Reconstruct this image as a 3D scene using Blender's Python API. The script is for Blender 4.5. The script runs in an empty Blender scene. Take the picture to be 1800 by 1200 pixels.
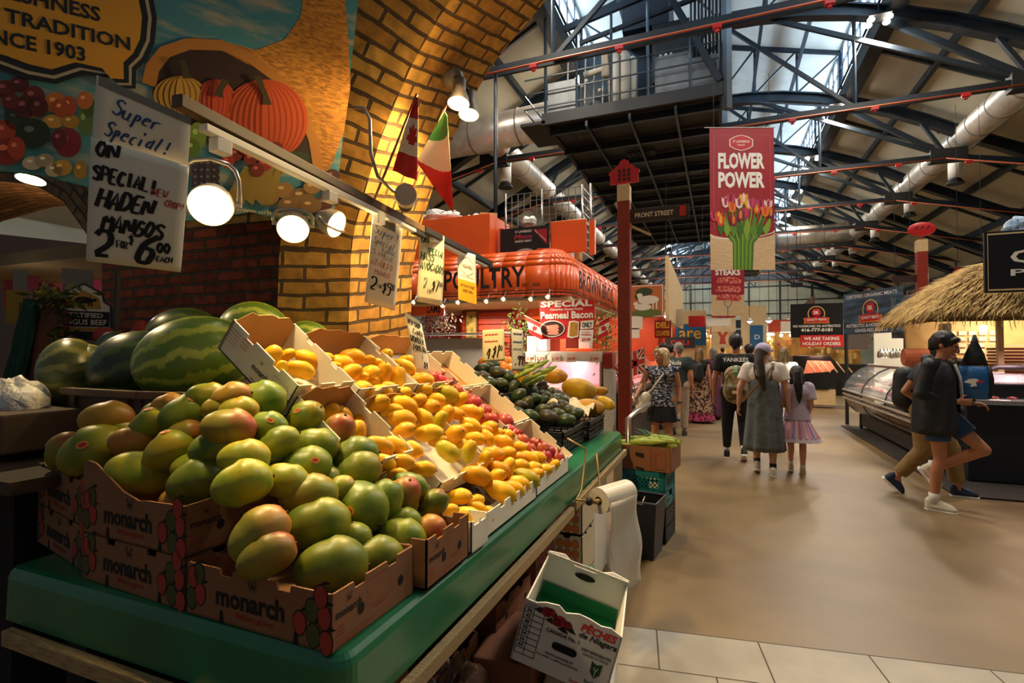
import bpy, bmesh, math, random
from mathutils import Vector, Matrix, Euler, Quaternion
random.seed(7)
V=Vector
SC=bpy.context.scene
# ---------------------------------------------------------------- camera
F=910.0; YAW=math.radians(21.85); PIT=math.radians(1.07); EYE=1.55
FW=V((-math.sin(YAW)*math.cos(PIT), math.cos(YAW)*math.cos(PIT), math.sin(PIT)))
RT=V((math.cos(YAW), math.sin(YAW), 0)); UP=RT.cross(FW)
CAM=V((0,0,EYE))
cd=bpy.data.cameras.new('camera'); cam=bpy.data.objects.new('camera',cd); SC.collection.objects.link(cam)
cd.sensor_width=36; cd.lens=36*F/1800; cd.clip_start=.05; cd.clip_end=300
cam.location=CAM; cam.rotation_euler=Matrix((RT,UP,-FW)).transposed().to_euler()
SC.camera=cam
SC.view_settings.view_transform='Standard'; SC.view_settings.look='None'
SC.view_settings.gamma=1; SC.view_settings.use_curve_mapping=False
SC.view_settings.exposure=0.22
# ---------------------------------------------------------------- daylight outside
W=bpy.data.worlds.new('daylight'); SC.world=W; W.use_nodes=True
bg=W.node_tree.nodes['Background']; bg.inputs[0].default_value=(.62,.68,.74,1); bg.inputs[1].default_value=.13

def lin(h):
    if isinstance(h,(tuple,list)): return tuple(h[:3])
    h=h.lstrip('#'); o=[]
    for i in (0,2,4):
        c=int(h[i:i+2],16)/255; o.append(c/12.92 if c<=.04045 else ((c+.055)/1.055)**2.4)
    return tuple(o)
def light(kind,name,loc,power,col=(1,.85,.65),size=.1,target=None,spot=90,blend=.5,parent=None,shape=None,sy=None):
    l=bpy.data.lights.new(name,kind); l.energy=power; l.color=col
    if kind=='AREA':
        l.size=size
        if sy: l.shape='RECTANGLE'; l.size_y=sy
    else: l.shadow_soft_size=size
    if kind=='SPOT': l.spot_size=math.radians(spot); l.spot_blend=blend
    o=bpy.data.objects.new(name,l); SC.collection.objects.link(o); o.location=loc
    if target is not None: o.rotation_euler=(V(target)-V(loc)).to_track_quat('-Z','Y').to_euler()
    return o
# ---------------------------------------------------------------- rays from the photograph
def ray(x,y): return FW+RT*((x-900)/F)-UP*((y-600)/F)
def atz(x,y,z): d=ray(x,y); return CAM+d*((z-EYE)/d.z)
def aty(x,y,v): d=ray(x,y); return CAM+d*(v/d.y)
def atx(x,y,v): d=ray(x,y); return CAM+d*(v/d.x)
def atd(x,y,w): return CAM+ray(x,y)*w
SLC,SLM=.383,.76
def ats(x,y,off=0):                      # on the sloping produce display z = SLC - SLM*X
    d=ray(x,y); w=(SLC+off-EYE)/(d.z+SLM*d.x); return CAM+d*w, w
def pix(p):
    q=V(p)-CAM; w=q.dot(FW); return 900+F*q.dot(RT)/w, 600-F*q.dot(UP)/w
# ---------------------------------------------------------------- materials
MATS={}
def nt(m):
    m.use_nodes=True; t=m.node_tree; return t, t.nodes['Principled BSDF']
def mat(name,col,rough=.6,metal=0,emit=0,var=0,vscale=8,bump=0,bscale=40,alpha=1,trans=0,spec=None,ecol=None,coat=0,bdist=.01,col2=None,stretch=None,cramp=(.35,.65),sss=0):
    if name in MATS: return MATS[name]
    m=bpy.data.materials.new(name); t,b=nt(m); N=t.nodes; L=t.links
    c=lin(col); b.inputs['Base Color'].default_value=(*c,1)
    b.inputs['Roughness'].default_value=rough; b.inputs['Metallic'].default_value=metal
    if spec is not None: b.inputs['Specular IOR Level'].default_value=spec
    if coat: b.inputs['Coat Weight'].default_value=coat; b.inputs['Coat Roughness'].default_value=.15
    if sss: b.inputs['Subsurface Weight'].default_value=sss; b.inputs['Subsurface Radius'].default_value=(.01,.005,.002); b.inputs['Subsurface Scale'].default_value=1
    if emit:
        b.inputs['Emission Color'].default_value=(*(lin(ecol) if ecol else c),1); b.inputs['Emission Strength'].default_value=emit
    if alpha<1: b.inputs['Alpha'].default_value=alpha
    if trans: b.inputs['Transmission Weight'].default_value=trans
    if var or bump or col2:
        tc=N.new('ShaderNodeTexCoord'); src=tc.outputs['Object']
        if stretch:
            mp=N.new('ShaderNodeMapping'); mp.inputs['Scale'].default_value=stretch; L.new(src,mp.inputs[0]); src=mp.outputs[0]
    if var or col2:
        n=N.new('ShaderNodeTexNoise'); n.inputs['Scale'].default_value=vscale; n.inputs['Detail'].default_value=5; L.new(src,n.inputs['Vector'])
        r=N.new('ShaderNodeValToRGB'); r.color_ramp.elements[0].position=cramp[0]; r.color_ramp.elements[1].position=cramp[1]
        if col2: a,e=c,lin(col2)
        else: a=tuple(x*(1-var) for x in c); e=tuple(min(1,x*(1+var)) for x in c)
        r.color_ramp.elements[0].color=(*a,1); r.color_ramp.elements[1].color=(*e,1)
        L.new(n.outputs[0],r.inputs[0]); L.new(r.outputs[0],b.inputs['Base Color'])
    if bump:
        n=N.new('ShaderNodeTexNoise'); n.inputs['Scale'].default_value=bscale; n.inputs['Detail'].default_value=4; L.new(src,n.inputs['Vector'])
        u=N.new('ShaderNodeBump'); u.inputs['Strength'].default_value=bump; u.inputs['Distance'].default_value=bdist
        L.new(n.outputs[0],u.inputs['Height']); L.new(u.outputs[0],b.inputs['Normal'])
    MATS[name]=m; return m
def brickmat(name,c1,c2,mort,bw=.23,bh=.066,ms=.011,bump=.6,dirt=None,rough=.85,scale=1):
    m=bpy.data.materials.new(name); t,b=nt(m); N=t.nodes; L=t.links
    uv=N.new('ShaderNodeUVMap'); uv.uv_map='UV'
    wn=N.new('ShaderNodeTexNoise'); wn.inputs['Scale'].default_value=9; wn.inputs['Detail'].default_value=3; L.new(uv.outputs[0],wn.inputs['Vector'])
    sub=N.new('ShaderNodeVectorMath'); sub.operation='SUBTRACT'; L.new(wn.outputs['Color'],sub.inputs[0]); sub.inputs[1].default_value=(.5,.5,.5)
    sc=N.new('ShaderNodeVectorMath'); sc.operation='SCALE'; L.new(sub.outputs[0],sc.inputs[0]); sc.inputs['Scale'].default_value=.022
    ad=N.new('ShaderNodeVectorMath'); L.new(uv.outputs[0],ad.inputs[0]); L.new(sc.outputs[0],ad.inputs[1])
    k=N.new('ShaderNodeTexBrick'); L.new(ad.outputs[0],k.inputs['Vector'])
    k.inputs['Scale'].default_value=1; k.inputs['Brick Width'].default_value=bw; k.inputs['Row Height'].default_value=bh+ms
    k.inputs['Mortar Size'].default_value=ms; k.inputs['Mortar Smooth'].default_value=.35; k.inputs['Bias'].default_value=-.1
    k.inputs['Color1'].default_value=(*lin(c1),1); k.inputs['Color2'].default_value=(*lin(c2),1); k.inputs['Mortar'].default_value=(*lin(mort),1)
    n=N.new('ShaderNodeTexNoise'); n.inputs['Scale'].default_value=14; n.inputs['Detail'].default_value=8; L.new(uv.outputs[0],n.inputs['Vector'])
    r=N.new('ShaderNodeValToRGB'); r.color_ramp.elements[0].position=.3; r.color_ramp.elements[1].position=.7
    r.color_ramp.elements[0].color=(.45,.42,.4,1); r.color_ramp.elements[1].color=(1.15,1.12,1.05,1)
    L.new(n.outputs[0],r.inputs[0])
    mx=N.new('ShaderNodeMix'); mx.data_type='RGBA'; mx.blend_type='MULTIPLY'; mx.inputs[0].default_value=.8
    L.new(k.outputs['Color'],mx.inputs[6]); L.new(r.outputs[0],mx.inputs[7]); L.new(mx.outputs[2],b.inputs['Base Color'])
    b.inputs['Roughness'].default_value=rough
    inv=N.new('ShaderNodeMath'); inv.operation='SUBTRACT'; inv.inputs[0].default_value=1; L.new(k.outputs['Fac'],inv.inputs[1])
    ml=N.new('ShaderNodeMath'); ml.operation='MULTIPLY_ADD'; L.new(n.outputs[0],ml.inputs[0]); ml.inputs[1].default_value=.55; L.new(inv.outputs[0],ml.inputs[2])
    u=N.new('ShaderNodeBump'); u.inputs['Strength'].default_value=bump; u.inputs['Distance'].default_value=.018
    L.new(ml.outputs[0],u.inputs['Height']); L.new(u.outputs[0],b.inputs['Normal'])
    MATS[name]=m; return m
# ---------------------------------------------------------------- mesh builder
MW={}
class MB:
    def __init__(s): s.v=[]; s.f=[]; s.mi=[]; s.uv={}; s.cur=0
    def m(s,i): s.cur=i; return s
    def add(s,vs,fs,uvs=None):
        b=len(s.v); s.v+= [V(p) for p in vs]
        for k,f in enumerate(fs):
            s.f.append([b+i for i in f]); s.mi.append(s.cur)
            if uvs: s.uv[len(s.f)-1]=uvs[k]
        return s
    def box(s,c,d,rot=None,M=None):
        x,y,z=[k/2 for k in d]; vs=[V((a*x,b*y,e*z)) for a in(-1,1) for b in(-1,1) for e in(-1,1)]
        if rot is not None: R=rot if isinstance(rot,Matrix) else Euler(rot).to_matrix(); vs=[R@p for p in vs]
        vs=[p+V(c) for p in vs]
        if M is not None: vs=[M@p for p in vs]
        return s.add(vs,[(0,1,3,2),(4,6,7,5),(0,4,5,1),(2,3,7,6),(0,2,6,4),(1,5,7,3)])
    def frame_box(s,o,ax,ay,az,d0,d1,d2):    # corner o, axes, sizes
        o=V(o); ax,ay,az=V(ax),V(ay),V(az)
        vs=[o+ax*(d0*a)+ay*(d1*b)+az*(d2*e) for a in(0,1) for b in(0,1) for e in(0,1)]
        return s.add(vs,[(0,1,3,2),(4,6,7,5),(0,4,5,1),(2,3,7,6),(0,2,6,4),(1,5,7,3)])
    def cyl(s,p0,p1,r0,r1=None,n=12,caps=True,sq=1):
        if r1 is None: r1=r0
        p0,p1=V(p0),V(p1); d=(p1-p0); 
        if d.length<1e-7: return s
        d.normalize(); a=d.orthogonal().normalized(); b=d.cross(a)
        vs=[];
        for p,r in((p0,r0),(p1,r1)):
            for i in range(n): t=2*math.pi*i/n; vs.append(p+a*(r*math.cos(t))+b*(r*sq*math.sin(t)))
        fs=[(i,(i+1)%n,n+(i+1)%n,n+i) for i in range(n)]
        if caps: fs+= [tuple(range(n-1,-1,-1)),tuple(range(n,2*n))]
        return s.add(vs,fs)
    def bar(s,p0,p1,w,h,up=(0,0,1)):
        p0,p1=V(p0),V(p1); d=(p1-p0).normalized(); u=V(up); a=d.cross(u)
        if a.length<1e-4: a=d.orthogonal()
        a.normalize(); u=a.cross(d); vs=[p+a*(x*w/2)+u*(y*h/2) for p in(p0,p1) for x,y in((-1,-1),(1,-1),(1,1),(-1,1))]
        return s.add(vs,[(0,1,5,4),(1,2,6,5),(2,3,7,6),(3,0,4,7),(3,2,1,0),(4,5,6,7)])
    def tube(s,path,r,n=8,closed=False,caps=True,sq=1,ref=None):
        P=[V(p) for p in path]; k=len(P); rr=r if isinstance(r,(list,tuple)) else [r]*k
        vs=[]; a=None
        for i in range(k):
            if closed: d=P[(i+1)%k]-P[i-1]
            else: d=P[min(i+1,k-1)]-P[max(i-1,0)]
            if d.length<1e-9: d=V((0,0,1))
            d.normalize()
            if ref is not None: a=V(ref)-d*d.dot(V(ref)); a.normalize()
            elif a is None: a=d.orthogonal().normalized()
            else:
                a=a-d*d.dot(a)
                if a.length<1e-6: a=d.orthogonal()
                a.normalize()
            b=d.cross(a)
            for j in range(n): t=2*math.pi*j/n; vs.append(P[i]+a*(rr[i]*math.cos(t))+b*(rr[i]*sq*math.sin(t)))
        fs=[]
        for i in range(k if closed else k-1):
            for j in range(n): fs.append((i*n+j,i*n+(j+1)%n,((i+1)%k)*n+(j+1)%n,((i+1)%k)*n+j))
        if caps and not closed: fs+=[tuple(range(n-1,-1,-1)),tuple(range((k-1)*n,k*n))]
        return s.add(vs,fs)
    def sph(s,c,r,nu=12,nv=8,R=None,fn=None):
        if not isinstance(r,(tuple,list,Vector)): r=(r,r,r)
        vs=[];
        for i in range(nv+1):
            ph=math.pi*i/nv
            for j in range(nu):
                th=2*math.pi*j/nu; p=V((math.sin(ph)*math.cos(th),math.sin(ph)*math.sin(th),math.cos(ph)))
                if fn: p=fn(p)
                p=V((p.x*r[0],p.y*r[1],p.z*r[2]))
                if R is not None: p=R@p
                vs.append(p+V(c))
        fs=[(i*nu+j,(i+1)*nu+j,(i+1)*nu+(j+1)%nu,i*nu+(j+1)%nu) for i in range(nv) for j in range(nu)]
        return s.add(vs,fs)
    def lathe(s,prof,c=(0,0,0),n=20,R=None,caps=False):
        vs=[]
        for r,z in prof:
            for j in range(n):
                t=2*math.pi*j/n; p=V((r*math.cos(t),r*math.sin(t),z)); 
                if R is not None: p=R@p
                vs.append(p+V(c))
        k=len(prof); fs=[(i*n+j,i*n+(j+1)%n,(i+1)*n+(j+1)%n,(i+1)*n+j) for i in range(k-1) for j in range(n)]
        if caps: fs+=[tuple(range(n-1,-1,-1)),tuple(range((k-1)*n,k*n))]
        return s.add(vs,fs)
    def prism(s,pts,o,ax,ay,az,th):           # 2D outline pts in (ax,ay) at o, thickness th along az (both sides closed)
        o,ax,ay,az=V(o),V(ax),V(ay),V(az); n=len(pts)
        a=[o+ax*p[0]+ay*p[1] for p in pts]; b=[q+az*th for q in a]
        fs=[tuple(range(n-1,-1,-1)),tuple(range(n,2*n))]+[(i,(i+1)%n,n+(i+1)%n,n+i) for i in range(n)]
        return s.add(a+b,fs)
    def rings(s,R,close=True,cap=True):       # list of rings of equal length
        n=len(R[0]); vs=[p for r in R for p in r]; k=len(R)
        fs=[(i*n+j,i*n+(j+1)%n,(i+1)*n+(j+1)%n,(i+1)*n+j) for i in range(k-1) for j in range(n if close else n-1)]
        if cap and close: fs+=[tuple(range(n-1,-1,-1)),tuple(range((k-1)*n,k*n))]
        return s.add(vs,fs)
    def grid(s,fn,nu,nv):
        vs=[fn(i/nu,j/nv) for i in range(nu+1) for j in range(nv+1)]
        return s.add(vs,[(i*(nv+1)+j,(i+1)*(nv+1)+j,(i+1)*(nv+1)+j+1,i*(nv+1)+j+1) for i in range(nu) for j in range(nv)])
    def mesh(s,me,M):
        vs=[M@v.co for v in me.vertices]; return s.add(vs,[tuple(p.vertices) for p in me.polygons])
    def build(s,name,mats,parent=None,smooth=False,world=True,bevel=0,solid=0,sub=0,auto=None,tri=False):
        if not isinstance(mats,(list,tuple)): mats=[mats]
        inv=MW[parent.name].inverted() if (parent is not None and world and parent.name in MW) else Matrix()
        me=bpy.data.meshes.new(name); me.from_pydata([inv@p for p in s.v],[],s.f)
        for m in mats: me.materials.append(m)
        for i,p in enumerate(me.polygons): p.material_index=min(s.mi[i],len(mats)-1); p.use_smooth=smooth
        if s.uv:
            l=me.uv_layers.new(name='UV')
            for i,p in enumerate(me.polygons):
                if i in s.uv:
                    for k,li in enumerate(p.loop_indices): l.data[li].uv=s.uv[i][k]
        me.validate(); me.update()
        o=bpy.data.objects.new(name,me); SC.collection.objects.link(o)
        if parent is not None: o.parent=parent; MW[o.name]=MW.get(parent.name,Matrix())
        else: MW[o.name]=Matrix()
        if solid: q=o.modifiers.new('s','SOLIDIFY'); q.thickness=solid; q.offset=0
        if bevel: q=o.modifiers.new('b','BEVEL'); q.width=bevel; q.segments=2; q.limit_method='ANGLE'
        if sub: q=o.modifiers.new('u','SUBSURF'); q.levels=sub; q.render_levels=sub
        return o
def tag(o,label=None,cat=None,group=None,kind=None):
    if label: o['label']=label
    if cat: o['category']=cat
    if group: o['group']=group
    if kind: o['kind']=kind
    return o
def thing(name,label,cat,loc=(0,0,0),rz=0,group=None,R=None):
    o=bpy.data.objects.new(name,None); SC.collection.objects.link(o); o.empty_display_size=.05
    M=Matrix.Translation(V(loc))@((R.to_4x4()) if R is not None else Matrix.Rotation(rz,4,'Z'))
    o.location=loc; o.rotation_euler=M.to_euler(); MW[o.name]=M
    return tag(o,label,cat,group)
def copy_tree(o,parent=None):
    c=o.copy(); SC.collection.objects.link(c); c.parent=parent
    for ch in [x for x in o.children]: copy_tree(ch,c)
    return c
def struct(o): o['kind']='structure'; return o
# ---------------------------------------------------------------- lettering
TC={}
def tmesh(s,bold=0,shear=0,cw=1.0):
    k=(s,bold,shear,cw)
    if k in TC: return TC[k]
    c=bpy.data.curves.new('t','FONT'); c.body=s; c.size=1; c.offset=bold; c.shear=shear; c.space_character=cw; c.resolution_u=2
    o=bpy.data.objects.new('t',c); me=o.to_mesh().copy()
    xs=[v.co.x for v in me.vertices] or [0]; ys=[v.co.y for v in me.vertices] or [0]
    TC[k]=(me,min(xs),max(xs),min(ys),max(ys)); return TC[k]
def text(mb,s,o,ax,ay,w=None,h=None,bold=0,shear=0,cw=1.0,arc=0):
    """lettering fitted into the box with lower-left corner o, width w (along ax), height h (along ay)"""
    me,x0,x1,y0,y1=tmesh(s,bold,shear,cw); ax,ay=V(ax).normalized(),V(ay).normalized(); o=V(o)
    sx=w/(x1-x0) if w else h/(y1-y0); sy=h/(y1-y0) if h else sx
    b=len(mb.v)
    for v in me.vertices:
        X=(v.co.x-x0)*sx; Y=(v.co.y-y0)*sy
        if arc and w: q=(X/w-.5)*2; Y+=arc*(1-q*q)
        mb.v.append(o+ax*X+ay*Y)
    for p in me.polygons: mb.f.append([b+i for i in p.vertices]); mb.mi.append(mb.cur)
    return mb
# handwritten marker lettering: strokes on a 4 x 6 grid
G={'~':'03 15 22 35 43','A':'00 26 40|12 32','B':'00 06 26 35 24 04|24 43 41 20 00','C':'45 26 15 02 11 20 41','D':'00 06 26 44 42 20 00','E':'46 06 00 40|03 33','F':'46 06 00|03 33','G':'45 26 14 01 20 41 43 23','H':'00 06|40 46|03 43','I':'20 26','J':'36 31 20 01','K':'06 00|46 03 40','L':'06 00 40','M':'00 06 23 46 40','N':'00 06 40 46','O':'26 15 02 20 31 44 35 26','P':'00 06 26 45 43 23 03','Q':'26 15 02 20 31 44 35 26|32 40','R':'00 06 26 45 44 23 03|23 40','S':'45 26 05 14 33 42 30 01','T':'06 46|26 20','U':'06 02 10 30 42 46','V':'06 20 46','W':'06 10 23 30 46','X':'06 40|46 00','Y':'06 23 46|23 20','Z':'06 46 00 40','0':'26 15 02 20 31 44 35 26','1':'15 26 20','2':'05 16 36 45 43 00 40','3':'05 26 45 23 42 30 01','4':'30 36 02 42','5':'46 06 04 34 42 30 00','6':'46 14 01 10 30 42 33 03','7':'06 46 10','8':'24 06 36 24 02 20 42 24','9':'44 24 05 26 46 44 30','!':'26 22|20 21','$':'45 15 04 34 32 01|26 20',' ':'','-':'13 33','.':'20 21','/':'00 46','&':'40 05 26 24 02 10 30 43',"'":'26 25',
'a':'33 13 01 10 31 34|33 30 40','c':'33 13 01 10 30','e':'02 32 33 13 01 10 30','i':'13 10|15 16','l':'16 26 10 20','p':'13 1a|13 33 31 11','r':'03 00|02 13 33','u':'03 01 10 30 33|30 40','s':'33 03 31 00','n':'03 00|02 23 30','d':'36 30|33 03 00 30','t':'15 10 20|03 23','o':'13 01 10 30 33 13'}
def hand(mb,s,o,ax,ay,cw,ch,pen=.0035,slant=.15,jit=.25,gap=1.25,seed=1,nz=(0,0,0)):
    rnd=random.Random(seed+len(s)); ax,ay=V(ax).normalized(),V(ay).normalized(); o=V(o); az=ax.cross(ay)
    x=0
    for ch_ in s:
        g=G.get(ch_,''); dy=rnd.uniform(-.05,.05)*ch
        for st in g.split('|'):
            pts=[]
            for t in st.split():
                px=int(t[0])/4; py=(-2 if t[1]=='a' else int(t[1]))/6
                px+=rnd.uniform(-1,1)*jit*.1; py+=rnd.uniform(-1,1)*jit*.08
                pts.append(V((x+px*cw+py*ch*slant, dy+py*ch)))
            if len(pts)<2: continue
            if len(pts)>=4:               # soften corners
                q=[pts[0]]
                for a,b in zip(pts[:-1],pts[1:]): q+= [a.lerp(b,.2),a.lerp(b,.8)]
                q.append(pts[-1]); pts=q
            L=[];R_=[]
            for i,p in enumerate(pts):
                d=pts[min(i+1,len(pts)-1)]-pts[max(i-1,0)]
                if d.length<1e-9: d=V((1,0))
                d.normalize(); n=V((-d.y,d.x)); w=pen*(.65+.5*abs(d.y))
                L.append(p+n*w); R_.append(p-n*w)
            b=len(mb.v)
            for a,c in zip(L,R_): mb.v.append(o+ax*a.x+ay*a.y+az*.0004); mb.v.append(o+ax*c.x+ay*c.y+az*.0004)
            for i in range(len(L)-1): mb.f.append([b+2*i,b+2*i+1,b+2*i+3,b+2*i+2]); mb.mi.append(mb.cur)
        x+=cw*gap if ch_!=' ' else cw*.9
    return mb
def scrib(mb,o,ax,ay,w,h,n=8,seed=3):
    hand(mb,'~'*n,o,ax,ay,w/n/1.25,h,pen=h*.09,seed=seed)
def ellpts(cx,cy,rx,ry,n=28,a0=0,a1=360):
    return [(cx+rx*math.cos(math.radians(a0+(a1-a0)*i/n)),cy+ry*math.sin(math.radians(a0+(a1-a0)*i/n))) for i in range(n if a1-a0==360 else n+1)]
def flat(mb,pts,o,ax,ay,off=.001):
    ax,ay=V(ax).normalized(),V(ay).normalized(); az=ax.cross(ay)
    return mb.add([V(o)+ax*p[0]+ay*p[1]+az*off for p in pts],[tuple(range(len(pts)))])
def strip(mb,pts,w,o,ax,ay,off=.001,closed=False):
    n=len(pts); L=[];R_=[]
    for i in range(n):
        a=V(pts[i-1] if (i>0 or closed) else pts[i]); b=V(pts[(i+1)%n] if (i<n-1 or closed) else pts[i]); d=(b-a)
        if d.length<1e-9: d=V((1,0))
        d.normalize(); m=V((-d.y,d.x)); ww=(w[i] if isinstance(w,(list,tuple)) else w)/2
        p=V(pts[i]); L.append(p+m*ww); R_.append(p-m*ww)
    for i in range(n if closed else n-1):
        j=(i+1)%n; flat(mb,[L[i],R_[i],R_[j],L[j]],o,ax,ay,off)
    return mb
# labels: look-alikes get their place in a row
POOL={}
def pool(o,base,cat,group,px,axis='left'):
    o['category']=cat; o['group']=group; POOL.setdefault((base,axis),[]).append((px,o))
ORD=['leftmost','second','third','fourth','fifth','sixth','seventh','eighth','ninth','tenth','eleventh','twelfth','thirteenth','fourteenth','fifteenth','sixteenth']
def flush_pool():
    for (base,axis),l in POOL.items():
        l.sort(key=lambda t:t[0]); n=len(l)
        for i,(_,o) in enumerate(l):
            if n==1: o['label']=base
            else:
                if axis=='left': q='leftmost' if i==0 else 'rightmost' if i==n-1 else (ORD[i] if i<16 else str(i+1)+'th')+' from left'
                else: q='nearest the camera' if i==0 else 'farthest back' if i==n-1 else ORD[i]+' one back'
                o['label']=base+', '+q
# ================================================================ LIGHT OF THE PLACE
TR=[10.94+5.2*k for k in range(10)]       # roof truss positions along the hall
def topz(x):
    a=abs(x); return 11.3-.042*a*a if a<7.6 else 11.3-.042*57.8-(a-7.6)*.52
for k,y in enumerate(TR[:10]):            # high-bay lamps on the trusses
    for sx in(-1,1):
        light('AREA','high_bay_light',(sx*3.9,y-.25,topz(3.9)-.75),330 if k<3 else 260,(1,.87,.70),.6,(sx*4.4,y-.3,0))
for x in(-3.9,3.9):                       # the two bays over and behind the viewer
    for y in(5.7,): light('AREA','high_bay_light',(x,y,10),230,(1,.86,.66),.6,(x+.6,y+.5,0))
# trackside spots over the produce (their housings are built with the track)
LAMP=[dict(p=(370,360),w=1.5),dict(p=(515,400),w=2.0),dict(p=(593,395),w=2.32)]
# ================================================================ MATERIALS
M_steel=mat('dark blue painted steel','#1c2a33',.45,0,var=.3,vscale=3)
M_black=mat('black iron','#15171a',.6)
M_roof=mat('tan roof boards','#b8b29c',.9,var=.14,vscale=1.2,stretch=(1,.25,1))
M_mon=mat('pale monitor ceiling','#d8d6cc',.8,var=.1,vscale=1)
M_duct=mat('galvanised duct','#c9c2b8',.35,.55,var=.12,vscale=4)
M_orange=mat('orange sprinkler pipe','#a8502c',.55)
M_redp=mat('red plastic','#c01f26',.4)
M_floor=mat('polished tan concrete','#7e6845',.42,0,var=.09,vscale=2.5,bump=.03,bscale=60,spec=.45)
M_wall=mat('grey green wall panels','#aeb09e',.85,var=.12,vscale=.8)
M_glass=mat('clerestory daylight glass','#cfe4f2',.2,emit=13,ecol='#bcd8f0')
M_white=mat('white paint','#e6e2da',.55)
M_off=mat('off white paper','#e9e0cc',.8)
M_blackt=mat('black marker ink','#15130f',.7)
M_wood=mat('weathered wood rail','#a58a5e',.75,var=.3,vscale=6,stretch=(3,30,30),bump=.2,bscale=50)
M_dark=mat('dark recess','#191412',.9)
M_red=mat('red brown painted steel','#8a2a1a',.5,var=.12,vscale=5)
M_lamp=mat('lit lamp face','#fff2d0',.3,emit=14,ecol='#ffdca0')
M_bulb=mat('glowing bulb','#fff2d8',.3,emit=22,ecol='#fff0dc')
M_chrome=mat('brushed steel','#b9b5ae',.28,.9,var=.1,vscale=12)
M_mtruss=mat('truss steel','#18242e',.45,.2,var=.35,vscale=2)
# ================================================================ FLOOR
def fl():
    b=MB().box((0,29,-.05),(44,70,.1)); o=b.build('floor',M_floor); struct(o); o['label']='tan polished concrete market floor with painted shadow blotches'
    m=M_floor; t=m.node_tree; N=t.nodes; L=t.links; bs=N['Principled BSDF']
    src=bs.inputs['Base Color'].links[0].from_socket
    n=N.new('ShaderNodeTexNoise'); n.inputs['Scale'].default_value=.55; n.inputs['Detail'].default_value=2; tc=N.new('ShaderNodeTexCoord'); L.new(tc.outputs['Object'],n.inputs['Vector'])  # broad shadow blotches, multiplied into the concrete colour
    r=N.new('ShaderNodeValToRGB'); r.color_ramp.elements[0].position=.38; r.color_ramp.elements[0].color=(.62,.6,.58,1); r.color_ramp.elements[1].position=.6; r.color_ramp.elements[1].color=(1,1,1,1); L.new(n.outputs[0],r.inputs[0])
    mx=N.new('ShaderNodeMix'); mx.data_type='RGBA'; mx.blend_type='MULTIPLY'; mx.inputs[0].default_value=.7; L.new(src,mx.inputs[6]); L.new(r.outputs[0],mx.inputs[7]); L.new(mx.outputs[2],bs.inputs['Base Color'])
    # pale stone tiles nearest the viewer
    mt=mat('pale stone tile','#9d9585',.5,var=.12,vscale=3); mj=mat('tile joint','#4a4238',.9)
    a=atz(1100,1100,0); d=(atz(1640,1165,0)-a).normalized(); n_=V((d.y,-d.x,0)); a=a-d*3
    b=MB().frame_box(a+V((0,0,.0005)),d,n_,(0,0,1),12,1.25,.002); struct(b.build('floor.001',mj))
    b=MB()
    for r_ in range(3):
        for c in range(22):
            o=a+d*(c*.52+.26*(r_%2)+.05)+n_*(.01+r_*.37); b.frame_box(o,d,n_,(0,0,1),.513,.363,.004)
    o=b.build('floor_tiles',mt,bevel=.001); o['kind']='structure'; o['label']='pale stone floor tiles bordering the concrete'
fl()
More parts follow.
